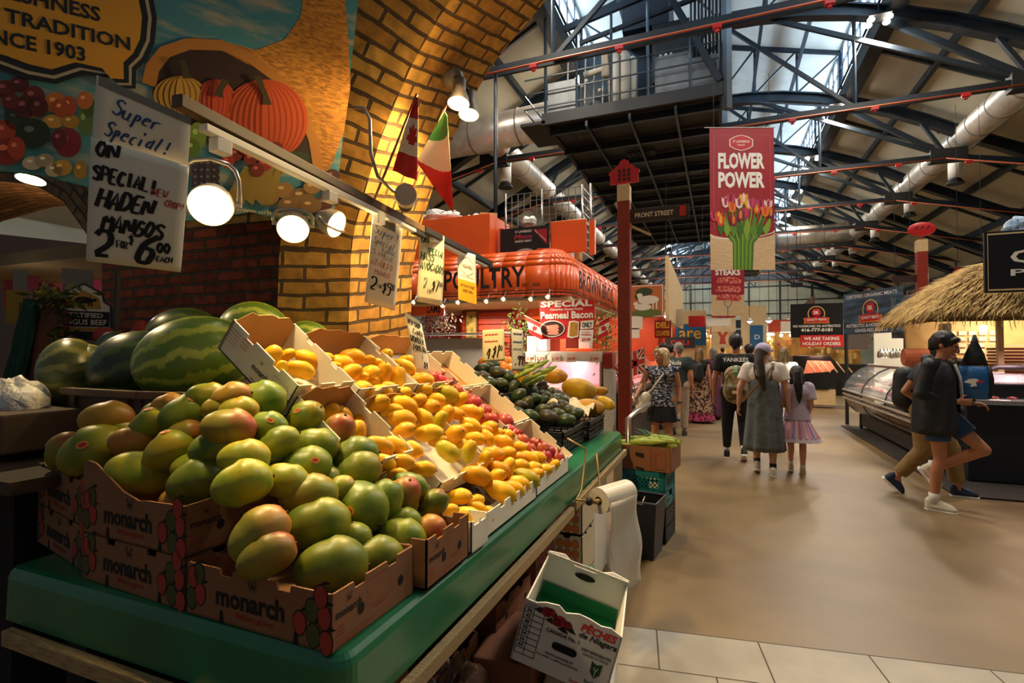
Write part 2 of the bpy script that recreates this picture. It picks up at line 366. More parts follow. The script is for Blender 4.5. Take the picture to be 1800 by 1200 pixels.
# ================================================================ ROOF
def roof():
    Y0,Y1=4,62
    b=MB()
    prof=[(4.45,topz(4.45)+.42),(7.6,topz(7.6)+.42),(16.2,topz(16.2)+.45)]
    for sx in(-1,1):
        for (x0,z0),(x1,z1) in zip(prof[:-1],prof[1:]):
            b.add([(sx*x0,Y0,z0),(sx*x1,Y0,z1),(sx*x1,Y1,z1),(sx*x0,Y1,z0),(sx*x0,Y0,z0+.1),(sx*x1,Y0,z1+.1),(sx*x1,Y1,z1+.1),(sx*x0,Y1,z0+.1)],[(0,1,2,3),(7,6,5,4),(0,3,7,4),(1,5,6,2),(0,4,5,1),(3,2,6,7)])
    struct(b.build('ceiling',M_roof))['label']='sloping tan roof boards over the hall'
    b=MB()
    for sx in(-1,1): b.add([(sx*4.1,Y0,12.25),(0,Y0,13.4),(0,Y1,13.4),(sx*4.1,Y1,12.25),(sx*4.1,Y0,12.35),(0,Y0,13.5),(0,Y1,13.5),(sx*4.1,Y1,12.35)],[(0,1,2,3),(7,6,5,4),(0,3,7,4),(1,5,6,2),(0,4,5,1),(3,2,6,7)])
    struct(b.build('ceiling.001',M_mon))['label']='pale raised monitor ceiling along the ridge'
    for i,sx in enumerate((-1,1)):
        g=MB().box((sx*4.12,33,11.6),(.03,58,1.25)).build('window_%d'%(i+1),M_glass); struct(g); g['label']='long clerestory window strip %s of the ridge'%('left' if sx<0 else 'right')
        fb=MB()
        for j in range(72): fb.box((sx*4.08,4+j*.81,11.6),(.05,.05,1.25))
        for z in(11.0,11.6,12.2): fb.box((sx*4.07,33,z),(.06,58,.06))
        o=fb.build('window_frame',M_steel,g)
        bm=MB().box((sx*4.32,33,10.72),(.42,58,.62)); o=bm.build('trim_%d'%(i+1),M_black); struct(o)
    # purlins
    for j,x in enumerate((6,7.8,9.6,11.4,13.2)):
        for sx in(-1,1):
            o=MB().box((sx*x,33,topz(x)+.28),(.14,58,.26)).build('purlin',M_steel); pool(o,'dark steel purlin running the length of the %s roof slope'%('left' if sx<0 else 'right'),'beam','roof purlins',sx*x)
    for j,x in enumerate((1.4,2.8)):
        for sx in(-1,1):
            o=MB().box((sx*x,33,12.98-.28*x+.1),(.1,58,.16)).build('purlin',M_steel); pool(o,'dark steel purlin under the pale ridge ceiling','beam','ridge purlins',sx*x)
    # rafters under the boards between trusses
    for k,y in enumerate(TR[:-1]):
        for sx in(-1,1):
            b=MB()
            for (x0,z0),(x1,z1) in zip(prof[:-1],prof[1:]): b.bar((sx*x0,y+2.6,z0-.06),(sx*x1,y+2.6,z1-.06),.09,.12)
            o=b.build('rafter',M_steel); pool(o,'slim rafter on the %s roof slope between two trusses'%('left' if sx<0 else 'right'),'beam','rafters',y,'y')
roof()
def truss(y,k):
    t=thing('roof_truss','',  'roof truss',(0,y,0),group='roof trusses')
    pool(t,'dark blue arched steel truss across the hall','roof truss','roof trusses',y,'y')
    b=MB()                                   # arched top chord : riveted box girder
    xs=[i*1.1-14.3 for i in range(27)]
    for x0,x1 in zip(xs[:-1],xs[1:]):
        b.bar((x0,y,topz(x0)),(x1,y,topz(x1)),.30,.05); b.bar((x0,y,topz(x0)-.32),(x1,y,topz(x1)-.32),.30,.05); b.bar((x0,y,topz(x0)-.16),(x1,y,topz(x1)-.16),.07,.32)
    b.build('top_chord',M_mtruss,t)
    b=MB()
    zc=8.05
    P=[(-15,6.2),(-7.1,zc),(7.1,zc),(15,6.2)]
    for (x0,z0),(x1,z1) in zip(P[:-1],P[1:]):
        b.bar((x0,y-.09,z0),(x1,y-.09,z1),.07,.14); b.bar((x0,y+.09,z0),(x1,y+.09,z1),.07,.14)
    b.build('bottom_chord',M_mtruss,t)
    for sx in(-1,1): MB().box((sx*7.1,y,zc+.02),(1.0,.34,.42)).build('gusset_plate',M_black,t)
    b=MB()
    for sx in(-1,1):
        n=(sx*7.1,zc)
        for x in(4.0,9.6,6.4): b.bar((n[0],y,n[1]),(sx*x,y,topz(x)-.3),.12,.16 if x!=6.4 else .1)
        b.bar((n[0],y,n[1]),(sx*1.4,y,topz(1.4)-.3),.09,.12)
        for x,z in((3.4,zc),(10.6,zc-.85),(12.6,zc-1.3)): b.bar((sx*x,y,z),(sx*x,y,topz(x)-.25),.07,.07)
        b.bar((sx*3.4,y,zc),(sx*.2,y,topz(0)-.3),.08,.1)
        b.bar((sx*9.6,y,topz(9.6)-.3),(sx*12.6,y,zc-1.3),.08,.08)
        # lattice of the monitor
        b.bar((sx*4.1,y,12.2),(0,y,13.3),.1,.16); b.bar((sx*4.1,y,10.9),(sx*4.1,y,12.2),.12,.12)
        for x in(1.3,2.7): b.bar((sx*x,y,topz(x)),(sx*x,y,13.3-.27*x),.06,.06)
        b.bar((0,y,topz(0)),(sx*1.3,y,12.95),.06,.06); b.bar((sx*1.3,y,topz(1.3)),(sx*2.7,y,12.57),.06,.06); b.bar((sx*2.7,y,topz(2.7)),(sx*4.1,y,12.2),.06,.06)
    b.build('web_members',M_mtruss,t)
    # longitudinal bracing back to the next truss
    b=MB()
    for x in(-3.4,3.4): b.bar((x,y,zc),(x*.3,y+5.2,topz(0)-.3),.05,.05)
    b.cyl((6.4,y,9.6),(9.6,y+5.2,9.0),.025); b.cyl((-6.4,y,9.6),(-9.6,y+5.2,9.0),.025)
    b.build('tie_rods',M_mtruss,t)
for k,y in enumerate(TR): truss(y,k)
def sprinkler(y,k):
    t=thing('sprinkler_pipe','','sprinkler pipe',(0,y-.16,7.95)); pool(t,'orange sprinkler pipe with red heads under a truss chord','sprinkler pipe','sprinkler pipes',y,'y')
    b=MB(); r=.024
    b.cyl((-7,y-.17,7.94),(7,y-.17,7.94),r); b.cyl((7,y-.17,7.94),(14.6,y-.17,6.2),r); b.cyl((-7,y-.17,7.94),(-14.6,y-.17,6.2),r); b.build('pipe',M_orange,t,smooth=True)
    if k<6:
        for i in range(9):
            x=-7.6+i*1.9; z=7.88 if abs(x)<7 else 7.88-(abs(x)-7)*.23
            MB().box((x,y-.18,z),(.17,.1,.08)).cyl((x,y-.18,z-.04),(x,y-.18,z-.1),.03,.045,8).build('sprinkler_head',M_redp,t)
for k,y in enumerate(TR[:9]): sprinkler(y,k)
# high bay lamps
def highbay(x,y,sx):
    z=topz(3.9)-.55; t=thing('high_bay_lamp','','lamp',(x,y-.25,z)); pool(t,'bright cluster lamp hung by the %s clerestory'%('left' if sx<0 else 'right'),'lamp','high bay lamps',y,'y')
    b=MB().box((x,y-.25,z+.12),(.5,.4,.05)).cyl((x,y-.25,z+.14),(x,y-.25,z+.45),.02); b.build('bracket',M_black,t)
    b=MB()
    for dx,dy in((-.2,-.12),(.2,-.12),(-.2,.14),(.2,.14)): b.sph((x+dx,y-.25+dy,z+.02),(.085,.085,.06))
    b.build('bulb',M_bulb,t,smooth=True)
for k,y in enumerate(TR[1:9]):
    for sx in(-1,1): highbay(sx*3.9,y,sx)
# ducts
def duct(name,label,path,r,bands,z0=None):
    t=thing(name,label,'duct',path[0]); MB().tube(path,r,24,caps=True).build('duct_body',M_duct,t,smooth=True)
    b=MB(); P=[V(p) for p in path]
    for a,c in zip(P[:-1],P[1:]):
        n=max(1,int((c-a).length/bands)); d=(c-a).normalized()
        for i in range(n+1): q=a.lerp(c,i/n); b.cyl(q-d*.02,q+d*.02,r+.02,n=24)
    b.build('duct_seams',mat('duct seam','#8f877c',.45,.4),t,smooth=False); return t
duct('air_duct','long round silver air duct running beneath the right roof slope',[(7.7,6,8.75),(7.7,56,8.75)],.43,1.3)
duct('air_duct','long round silver air duct running beneath the left roof slope',[(-6.9,15.35,8.5),(-6.9,56,8.5)],.40,1.3)
duct('trunk_duct','fat grey trunk duct leaving the machine platform to the left',[(-4.2,15.2,8.7),(-9,15.2,8.55),(-10.6,16.0,7.9),(-11.2,18,7.0)],.56,1.5)
duct('trunk_duct','pale boxy branch duct crossing between trusses at the far right',[(3.4,37,8.8),(7.3,37,8.8)],.62,1.1)
def diffuser(x,y,z,px):
    t=thing('duct_diffuser','','vent',(x,y,z)); pool(t,'white drum diffuser hanging under the %s duct'%('left' if x<0 else 'right'),'vent','duct diffusers',y,'y')
    MB().cyl((x,y,z),(x,y,z-.75),.2,n=18).build('drum',M_white,t,smooth=True)
    b=MB()
    for i in range(4): b.cyl((x,y,z-.78-i*.05),(x,y,z-.8-i*.05),.16+.035*i,n=18)
    b.build('louvre_cone',M_black,t)
for y in(16.6,27): diffuser(-6.9,y,8.2,0)
for y in(22.5,27.2,32.6,37.6,42.8): diffuser(7.7,y,8.35,0)
# end and side walls
o=MB().box((0,62,4.5),(34,.3,9.4)).build('wall_back',M_wall); struct(o)['label']='far grey green panelled end wall'
b=MB()
for x in range(-15,17,3): b.box((x,61.8,4.5),(.16,.12,9.4))
for z in(2.8,4.2,5.6,7.0): b.box((0,61.8,z),(33,.1,.09))
struct(b.build('trim_5',M_steel))['label']='dark grid of posts and rails on the far end wall'
for sx,n in((-1,'left'),(1,'right')): o=MB().box((sx*16.3,33,3.2),(.3,58,6.4)).build('wall_'+n,M_wall); struct(o)
# machine platform
def platform():
    t=thing('machine_platform','hanging steel platform crowded with pipes and ventilation machines','platform',(-2.1,13,7.6))
    x0,x1,y0,y1,z=-4.25,.05,13,29.5,7.6
    b=MB().box(((x0+x1)/2,(y0+y1)/2,z+.06),(x1-x0,y1-y0,.06)); b.box(((x0+x1)/2,y0,z+.1),(x1-x0+.2,.1,.3)); b.box((x0,(y0+y1)/2,z+.1),(.1,y1-y0,.3)); b.box((x1,(y0+y1)/2,z+.1),(.1,y1-y0,.3)); b.box((x0-.35,y0+.7,z+.02),(.7,1.5,.08))
    b.build('deck',M_black,t)
    b=MB()
    for i in range(12): b.bar((x0,y0+.4+i*1.45,z-.1),(x1,y0+.4+i*1.45,z-.1),.09,.2)
    for x in(x0+1.1,x0+2.2,x0+3.3): b.bar((x,y0,z-.18),(x,y1,z-.18),.06,.14)
    b.build('deck_joists',M_mtruss,t)
    for i in range(5): 
        q=MB(); 
        for j in range(12): q.box((x0+.45+(i%3)*1.25+j*.07,y0+.8+i*2.2,z-.06),(.03,.5,.05))
        q.build('grating_vent',mat('grey grating','#3a3d40',.5,.4),t)
    b=MB()
    for i,x in enumerate((x0,x0+.85,x0+1.75,x0+2.65,x1-.65,x1)):
        b.bar((x,y0,z+.1),(x,y0,z+(2.6 if i in(1,2,3) else 1.25)),.05,.05)
    for zz in(.45,.85,1.25): b.bar((x0-.6,y0,z+zz-.0),(x1,y0,z+zz),.03,.03)
    for zz in(.45,.85): b.bar((x0-.6,y0,z+zz),(x0-.6,y0+1.4,z+zz),.03,.03)
    b.build('guard_rail',M_steel,t)
    pn=mat('grey cabinet panels','#6d7275',.5,.3,var=.2,vscale=3)
    MB().box((x0+.42,y0+.25,z+.62),(.78,.35,.95)).build('cabinet',pn,t,bevel=.01)
    MB().box((x1-1.1,y0+.35,z+.7),(.8,.4,1.1)).build('cabinet',pn,t,bevel=.01)
    MB().box((x1-.35,y0+.35,z+.6),(.62,.4,.9)).build('cabinet',pn,t,bevel=.01)
    MB().box((x1-1.15,y0+1.0,z+1.6),(.9,.8,1.5)).build('control_cabinet',mat('dark machine','#22282d',.5),t,bevel=.01)
    b=MB(); lt=M_white
    for i in range(3): b.sph((x1-1.4+i*.13,y0+.58,z+1.5),.035,8,6)
    b.build('gauge',lt,t)
    MB().box((x0+2.2,y0+2.4,z+1.3),(3.4,1.6,2.5)).build('air_handler',mat('blue grey machine','#33414b',.5,.2,var=.2,vscale=4),t,bevel=.02)  # machine box widened as dark backing, hides clerestory glare behind the pipes
    b=MB(); wp=mat('pale wrapped pipes','#cdc5b6',.7,bump=.3,bscale=20)
    b.tube([(x0+1.75,y0+.5,z+.15),(x0+1.75,y0+.5,z+1.75),(x0+1.5,y0+.5,z+1.9),(x0+1.5,y0+.5,z+1.2)],.11,12)
    b.tube([(x0+2.0,y0+.6,z+.15),(x0+2.0,y0+.6,z+1.7),(x0+1.8,y0+.6,z+1.95),(x0+1.6,y0+.9,z+2.0)],.13,12)
    b.tube([(x0+.9,y0+.6,z+1.4),(x0+1.6,y0+.6,z+1.5),(x0+1.65,y0+.6,z+.5)],.09,12)
    b.tube([(x0+2.2,y0+.7,z+.15),(x0+2.2,y0+.7,z+1.6),(x0+2.1,y0+1.2,z+1.9)],.1,12)
    b.build('lagged_pipes',wp,t,smooth=True)
    b=MB()
    for i in range(9): b.cyl((x1-.65+i*.085,y0+.4+(i%3)*.1,z+1.1),(x1-.65+i*.085,y0+.4+(i%3)*.1,z+3.9),.03+.006*(i%2))
    b.build('pipe_riser',M_steel,t,smooth=True)
    b=MB()
    b.bar((x1+.15,y0,z-.4),(x1+.15,y0,12),.16,.16); b.bar((x1+.15,y0+5,z),(x1+.15,y0+5,12),.12,.12)
    b.bar((x0,y0,z),(x0,y0,11.2),.06,.06); b.bar((x1,y0,z+.3),(x0+2.5,y0,11.6),.12,.14); b.bar((x0+.5,y0,z+2.4),(x1+.15,y0,z+3.1),.1,.16); b.bar((x0+.9,y0+.1,z+2.0),(x1,y0+.1,z+2.55),.08,.1)
    b.build('hangers',M_mtruss,t)
    b=MB(); b.box((x1-1.8,y0+1.5,z+3.1),(1.2,1.5,1.3)); b.build('fan_box',mat('navy machine','#141d2b',.5),t)
    b=MB()
    for i in range(7): b.sph((x0+.4+i*.18+random.uniform(-.05,.05),y0+.9,z+1.4+random.uniform(-.4,.4)),.05,8,6); 
    for i in range(5): b.cyl((x0+.3+i*.25,y0+1,z+.2),(x0+.35+i*.25,y0+1,z+2.4),.02,n=6)
    b.build('small_valves',lt,t)
platform()
t=thing('machine_platform','darker second platform with white edge rails far down the hall','platform',(1.5,38,7.9))
b=MB().box((1.2,40.5,7.6),(3.2,9,.12)); b.build('deck',M_black,t)
b=MB()
for i in range(5): b.bar((-.4,36.3+i*2,7.4),(2.8,36.3+i*2,7.4),.08,.1)
b.bar((2.85,36,7.45),(2.85,45,7.45),.1,.12); b.build('edge_rails',M_chrome,t)
# vertical hanger beside the arch
t=MB().cyl((-4.78,10.9,3.2),(-4.78,10.9,8.0),.045).build('hanging_pipe',M_steel,smooth=True); tag(t,'thin vertical steel pipe dropping from first truss beside the brick arch','pipe')
# ================================================================ BRICK ARCH AND WALLS
M_brick=brickmat('yellow stock brick','#cfa04a','#a3722c','#55412a')
M_brickr=brickmat('old red brick','#b8572e','#823820','#62503a',.24,.062,.012,.9)
def arc_len(P):
    s=[0]
    for a,b in zip(P[:-1],P[1:]): s.append(s[-1]+(b-a).length)
    return s
def interp(P,n):
    s=arc_len(P); T=s[-1]; out=[]
    for i in range(n+1):
        t=T*i/n; k=0
        while k<len(P)-2 and s[k+1]<t: k+=1
        u=(t-s[k])/max(1e-9,s[k+1]-s[k]); out.append(P[k].lerp(P[k+1],u))
    return out,T
YA,YB=2.23,2.83
def arch():
    A=[aty(612,760,YA),aty(612,600,YA),aty(617,440,YA),aty(626,390,YA),aty(645,326,YA),aty(665,255,YA),aty(693,184,YA),aty(727,108,YA),aty(778,20,YA)]
    Bp=[aty(722,760,YB),aty(722,600,YB),aty(724,480,YB),aty(740,395,YB),aty(765,320,YB),aty(792,252,YB),aty(832,170,YB),aty(866,113,YB),aty(914,54,YB),aty(960,0,YB)]
    A[0].z=0; A[0].x=A[1].x; Bp[0].z=0; Bp[0].x=Bp[1].x
    def ext(P,n,curv):
        d=(P[-1]-P[-2]); d.y=0; d.normalize(); p=P[-1]; 
        for i in range(n):
            d=Matrix.Rotation(curv,3,'Y')@d; p=p+d*.22; P.append(p.copy())
    ext(A,8,.11); ext(Bp,7,.11)
    n=60; a,La=interp(A,n); b,Lb=interp(Bp,n)
    mb=MB(); m=6
    # soffit / jamb with slight roughness
    for i in range(n):
        for j in range(m):
            q=[]; uv=[]
            for (ii,jj) in((i,j),(i,j+1),(i+1,j+1),(i+1,j)):
                p=a[ii].lerp(b[ii],jj/m); q.append(p); uv.append((jj/m*.69+.03,La*ii/n))
            mb.add(q,[(0,1,2,3)],[uv])
    # face around the arch, radial joints, running to the left
    fdir=V((-.925,-.38,0)).normalized()
    def face(P,L,sign,ydir,width):
        for i in range(n):
            for j in range(8):
                q=[];uv=[]
                for ii,jj in((i,j),(i+1,j),(i+1,j+1),(i,j+1)):
                    w=width*jj/8; p=P[ii]
                    t=(P[min(ii+1,n)]-P[max(ii-1,0)]).normalized(); nrm=V((-t.z,0,t.x)).normalized()
                    if p.z<2.1: nrm=V((-1,0,0))
                    q.append(p+V((nrm.x*w, ydir*w*.38*min(1,1), nrm.z*w))); uv.append((w,L*ii/n))
                if sign<0: q=q[::-1]; uv=uv[::-1]
                mb.add(q,[(0,1,2,3)],[uv])
    face(a,La,1,-1,.36); face(b,Lb,-1,0,1.6)
    o=mb.build('wall_arch',M_brick); struct(o)['label']='yellow brick arch pier curving up over the aisle'
    # upper face beyond the ring, and the red brick wall behind the stall
    mb=MB(); z0,z1=0,4.2
    def wallq(mb,p,q,z0,z1,n=1):
        L=(q-p).length; mb.add([(p.x,p.y,z0),(q.x,q.y,z0),(q.x,q.y,z1),(p.x,p.y,z1)],[(0,1,2,3)],[[(0,z0),(L,z0),(L,z1),(0,z1)]])
    p=a[0]+V((-.36,-.137,0)); p.z=0
    wallq(mb,V((p.x-.9,p.y-.05,0)),V((p.x+.02,p.y+.02,0)),2.26,4.2)
    o=mb.build('wall_arch_face',M_brick); struct(o)
    mb=MB(); YR=2.42
    def hole(x): return x
    xr=p.x+.05; xl=aty(178,560,YR).x
    mb.add([(xl,YR,0),(xr,YR,0),(xr,YR,3.4),(xl,YR,3.4)],[(0,1,2,3)],[[(0,0),(xr-xl,0),(xr-xl,3.4),(0,3.4)]])
    # return into the small archway on the left
    mb.add([(xl,YR,0),(xl,YR,3.4),(xl-.02,YR+.9,3.4),(xl-.02,YR+.9,0)],[(0,1,2,3)],[[(0,0),(0,3.4),(.9,3.4),(.9,0)]])
    o=mb.build('wall_left',M_brickr); struct(o)['label']='dark red brick wall behind the watermelons'
    # small arch at far left
    mb=MB(); yl=YR
    P=[aty(185,465,yl),aty(150,408,yl),aty(110,352,yl),aty(60,325,yl),aty(0,318,yl),aty(-80,325,yl),aty(-180,360,yl),aty(-260,430,yl)]
    Q,L=interp(P,24)
    for i in range(24):
        s0,s1=L*i/24,L*(i+1)/24; t=(Q[i+1]-Q[i]).normalized(); 
        def up(k):
            t=(Q[min(k+1,24)]-Q[max(k-1,0)]).normalized(); nn=V((t.z,0,-t.x)); 
            return nn if nn.z>0 or True else -nn
        a0,a1=up(i),up(i+1)
        if a0.z<0 and i in range(6,20): a0=-a0
        if a1.z<0 and i in range(6,20): a1=-a1
        mb.add([Q[i],Q[i+1],Q[i+1]+a1*.3,Q[i]+a0*.3],[(0,1,2,3)],[[(s0,0),(s1,0),(s1,.3),(s0,.3)]])
        b0,b1=Q[i]+V((0,.75,0)),Q[i+1]+V((0,.75,0))
        mb.add([Q[i+1],Q[i],b0,b1],[(0,1,2,3)],[[(s1,0),(s0,0),(s0,.75),(s1,.75)]])
    # wall above
    top=[V((q.x,yl+.02,4.2)) for q in Q]
    for i in range(24): mb.add([Q[i]+V((0,.02,0)),Q[i+1]+V((0,.02,0)),top[i+1],top[i]],[(0,1,2,3)],[[(Q[k].x,z) for k,z in((i,Q[i].z),(i+1,Q[i+1].z))]+[(Q[i+1].x,4.2),(Q[i].x,4.2)]])
    o=mb.build('wall_left_arch',brickmat('sooty tan brick','#8a6a3c','#5c4526','#3a2e20')); struct(o)['label']='dim brick arch over the side passage at far left'  # tan brick in darker tones than the main arch
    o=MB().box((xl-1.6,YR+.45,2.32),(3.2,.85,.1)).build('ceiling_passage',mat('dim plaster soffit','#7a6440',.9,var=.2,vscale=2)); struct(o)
arch()
# ================================================================ MURAL BANNER ON THE ARCH
def mural():
    c=atd(600,250,2.42); dx=V((.588,.81,0)).normalized(); n=V((dx.y,-dx.x,0))
    def ip(x,y):                            # pixel -> mural plane 2D
        d=ray(x,y); w=(c-CAM).dot(n)/d.dot(n); p=CAM+d*w-c; return (p.dot(dx),p.z)
    t=thing('wall_mural','painted market mural with yellow oval badge, cornucopia and pumpkins','mural',c)
    Z=(0,0,1)
    M_sky=mat('painted sky','#3f7f8e',.75,col2='#a39c86',vscale=5,stretch=(1,1,3.5),cramp=(.5,.72))
    out=[ip(*q) for q in((637,-60),(595,312),(570,345),(540,372),(585,402),(500,395),(330,380),(260,360),(150,330),(120,318),(60,300),(0,296),(-150,290),(-150,-60))]
    out=[out[0],out[1],ip(585,392),ip(560,400),ip(440,372),ip(330,388),ip(160,330),ip(60,305),ip(0,300),ip(-170,290),ip(-170,-60)]
    MB().prism(out,c-n*.012,dx,Z,n,.012).build('mural_panel',M_sky,t)
    mb=MB()
    def P(pts,off): flat(mb,pts,c,dx,Z,off)
    def pp(pts): return [ip(*q) for q in pts]
    def el(cx,cy,rx,ry,a0=0,a1=360,n=30): return [ip(cx+rx*math.cos(math.radians(a0+(a1-a0)*i/n)),cy+ry*math.sin(math.radians(a0+(a1-a0)*i/n))) for i in range(n)]
    def col(h,r=.75,**k): return mat('mural paint '+h,h,r,**k)
    def lay(name,polys,m,off):
        b=MB()
        for q in polys: flat(b,q,c,dx,Z,off)
        return b.build(name,m,t)
    # cornucopia
    horn=pp([(250,130),(285,85),(340,66),(400,75),(450,88),(500,70),(528,30),(540,-60),(600,-60),(612,60),(616,150),(605,230),(585,285),(570,312),(552,300),(548,240),(520,180),(480,140),(430,120),(360,100),(300,110),(270,150)])
    lay('horn_outer',[horn],mat('woven horn paint','#c8882e',.8,col2='#8a5a1c',vscale=30,stretch=(1,1,3),bump=.3,bscale=60),.001)
    lay('horn_mouth',[pp([(272,140),(285,105),(330,86),(390,90),(445,118),(495,155),(535,215),(548,290),(400,280),(300,200),(268,165)])],col('#2a120c'),.002)
    rim=[(262,150),(268,120),(290,92),(330,78),(390,80),(440,103),(490,140),(530,190),(552,250),(560,300)]
    b=MB(); strip(b,[ip(*q) for q in rim],.045,c,dx,Z,.003); b.build('horn_rim',col('#a8702a'),t)
    # pumpkins
    def pumpkin(cx,cy,rx,ry,cols,stem,name,nr=11):
        b=MB(); b.cur=0; flat(b,el(cx,cy,rx,ry,n=34),c,dx,Z,.004)
        ks=[1-(i+.6)/(nr*.5) for i in range(int(nr*.5))]
        for i,k in enumerate([q for q in ks if q>.05]):
            b.cur=1; flat(b,el(cx,cy+ry*.02*i,rx*k,ry*(.985-.012*i),n=30),c,dx,Z,.0045+.0008*i)
            b.cur=0; flat(b,el(cx,cy+ry*.02*i,rx*(k-.045),ry*(.975-.012*i),n=30),c,dx,Z,.0049+.0008*i)
        o=b.build(name,[col(h) for h in cols],t)
        b=MB(); strip(b,[ip(*q) for q in stem],[.034,.024,.022,.03],c,dx,Z,.0125); b.build('stem',col('#3a3216'),o)
    pumpkin(316,168,46,34,('#b88a30','#4a3b18'),[(330,140),(326,128),(324,118),(318,108)],'striped_squash',9)
    pumpkin(378,178,36,38,('#b8441c','#8e2c12'),[(384,172),(386,160),(392,150),(396,142)],'pumpkin',9)
    pumpkin(465,212,76,72,('#b84818','#92300e'),[(470,186),(466,170),(460,156),(452,136)],'pumpkin',15)
    def heap(lst,name,hx,off=.009):
        b=MB()
        for i,(x,y,rx,ry) in enumerate(lst): b.m(i%2); flat(b,el(x,y,rx,ry,n=16),c,dx,Z,off+.0004*i); b.m(2); flat(b,el(x-rx*.25,y-ry*.3,rx*.3,ry*.22,n=10),c,dx,Z,off+.0004*i+.0002)
        hl='#'+''.join('%02x'%min(255,int(hx[0][k:k+2],16)+60) for k in(1,3,5)); return b.build(name,[col(h) for h in hx]+[col(hl)],t)
    heap([(x,y,12,12) for x,y in((395,262),(415,272),(400,285),(440,280),(465,290),(485,262),(432,262),(452,300),(478,275))],'tomatoes',('#96281a','#6e1c14'))
    heap([(518,278,26,11),(470,305,26,8),(365,210,14,8)],'cucumbers',('#20341a','#1a2a16'))
    b=MB()
    for i in range(5): flat(b,pp([(395+i*17,350),(430+i*14,292),(441+i*14,296),(410+i*17,362)]),c,dx,Z,.0095+.0002*i)
    b.build('corn_ears',col('#8a7430'),t)
    heap([(498,335,18,14),(530,345,22,14),(470,348,20,14),(510,360,22,14),(548,330,16,12),(545,362,20,13)],'potatoes',('#8c6a38','#75582e'))
    heap([(555,312,14,16),(575,330,12,14),(568,358,16,14),(583,310,14,12),(590,340,8,24)],'onions',('#4a1c18','#38140f'))
    heap([(345+(i%4)*11,290+(i//4)*12,8,8) for i in range(16)],'grapes',('#3a3340','#2a2630'))
    heap([(347,240,16,24),(338,262,14,18)],'lettuce',('#6d8a34','#55702a'))
    # left heap of vegetables
    heap([(10,158,20,16),(35,150,18,14),(60,172,20,20),(45,190,22,20),(20,180,16,14),(70,190,16,18)],'red_onions',('#5a1a1c','#451416'))
    heap([(30,208,22,22),(60,236,30,26),(20,190,12,12)],'green_peppers',('#1f3324','#162619'))
    heap([(98,182,20,18),(122,188,14,18),(150,178,14,16),(108,192,14,16)],'orange_peppers',('#b0622c','#9c4424'))
    heap([(95,215,20,12),(125,215,16,12),(110,296,18,14),(142,300,12,16)],'lemons',('#b0883a','#9a742c'))
    heap([(120,252,24,26),(105,246,14,18)],'red_peppers',('#6a1420','#521019'))
    heap([(8,232,22,20),(14,268,30,24),(30,262,16,20)],'apples',('#9a3a20','#7a281a'))
    heap([(58,288,18,12),(80,283,16,12),(96,300,16,12)],'garlic_bulbs',('#b0a58c','#938970'))
    heap([(150,215,14,26),(158,190,10,18)],'lettuce',('#4f6b34','#3c5528'))
    # badge
    def badge(k,hx,off,name):
        # circle-ended oval, outline from the picture, inset by k
        pts=[(-170,-60),(230-k,-60),(262-k,0),(270-k,60-k*.2),(258-k,100-k*.6),(236-k*.6,124-k),(225-k,150-k*1.1),(190-k,150-k*1.1),(120,132-k),(60,146-k),(0,134-k),(-170,100-k)]
        return lay(name,[[ip(*q) for q in pts]],col(hx),off)
    badge(0,'#0d1626','.',None) if False else None
    def bd(k,hx,off,nm):
        base=[(-170,-60),(248,-60),(268,-10),(276,35),(272,78),(258,108),(240,126),(239,158),(215,158),(200,140),(150,133),(100,150),(50,142),(0,124),(-170,80)]
        cx,cy=60,20
        pts=[]
        for (x,y) in base:
            d=math.hypot(x-cx,y-cy); f=max(0,(d-k)/d) if x>-100 and y>-50 else 1
            if x>-100 and y>-50: pts.append((cx+(x-cx)*f,cy+(y-cy)*f))
            elif y<=-50 and x>0: pts.append((x-k*.9,y))
            else: pts.append((x,y-(k if y>0 else 0)))
        lay(nm,[[ip(*q) for q in pts]],col(hx),off)
    bd(0,'#0b1420',.012,'badge_rim'); bd(9,'#a59a84',.013,'badge_line'); bd(15,'#0b1420',.014,'badge_rim'); bd(26,'#c8902a',.015,'badge_face')
    b=MB()
    def tx(s,x0,y0,x1,y1,h,bold=.012):
        bold=.028
        p=V(ip(x0,y0)).to_3d(); q=V(ip(x1,y1)).to_3d(); a=(q-p); ax=dx*a.x+V(Z)*a.y; w=ax.length; ax.normalize(); ay=n.cross(ax)*-1
        ay=ax.cross(n)*-1; ay=V((-ax.x*ax.z,-ax.y*ax.z,1-ax.z*ax.z)).normalized()
        ii=V(ip(x0,y0-h)).to_3d()-p
        text(b,s,c+dx*p.x+V(Z)*p.y+n*.016,ax,ay,w=w,h=ii.length,bold=bold)
    tx('FRESHNESS',-30,-8,178,43,28,.03); tx('FAMILY TRADITION',-160,5,230,93,28,.03); tx('SINCE 1903',-45,73,152,113,28,.03)
    b.build('lettering',col('#0d1622'),t)
    b=MB()
    def tx2(s,x0,y0,x1,y1,h):
        p=V(ip(x0,y0)).to_3d(); q=V(ip(x1,y1)).to_3d(); a=(q-p); ax=dx*a.x+V(Z)*a.y; w=ax.length; ax.normalize(); ay=V((-ax.x*ax.z,-ax.y*ax.z,1-ax.z*ax.z)).normalized()
        text(b,s,c+dx*p.x+V(Z)*p.y+n*.016,ax,ay,w=w,h=(V(ip(x0,y0-h)).to_3d()-p).length,bold=.01)
    tx2('www.urbanillustration.com',413,372,586,392,8); b.build('web_address',col('#c8b48a'),t)
    b=MB().add([c+dx*o[0]+V((0,0,o[1]))+n*k for o in out[:2] for k in(.001,.006)],[(0,1,3,2)]); 
mural()
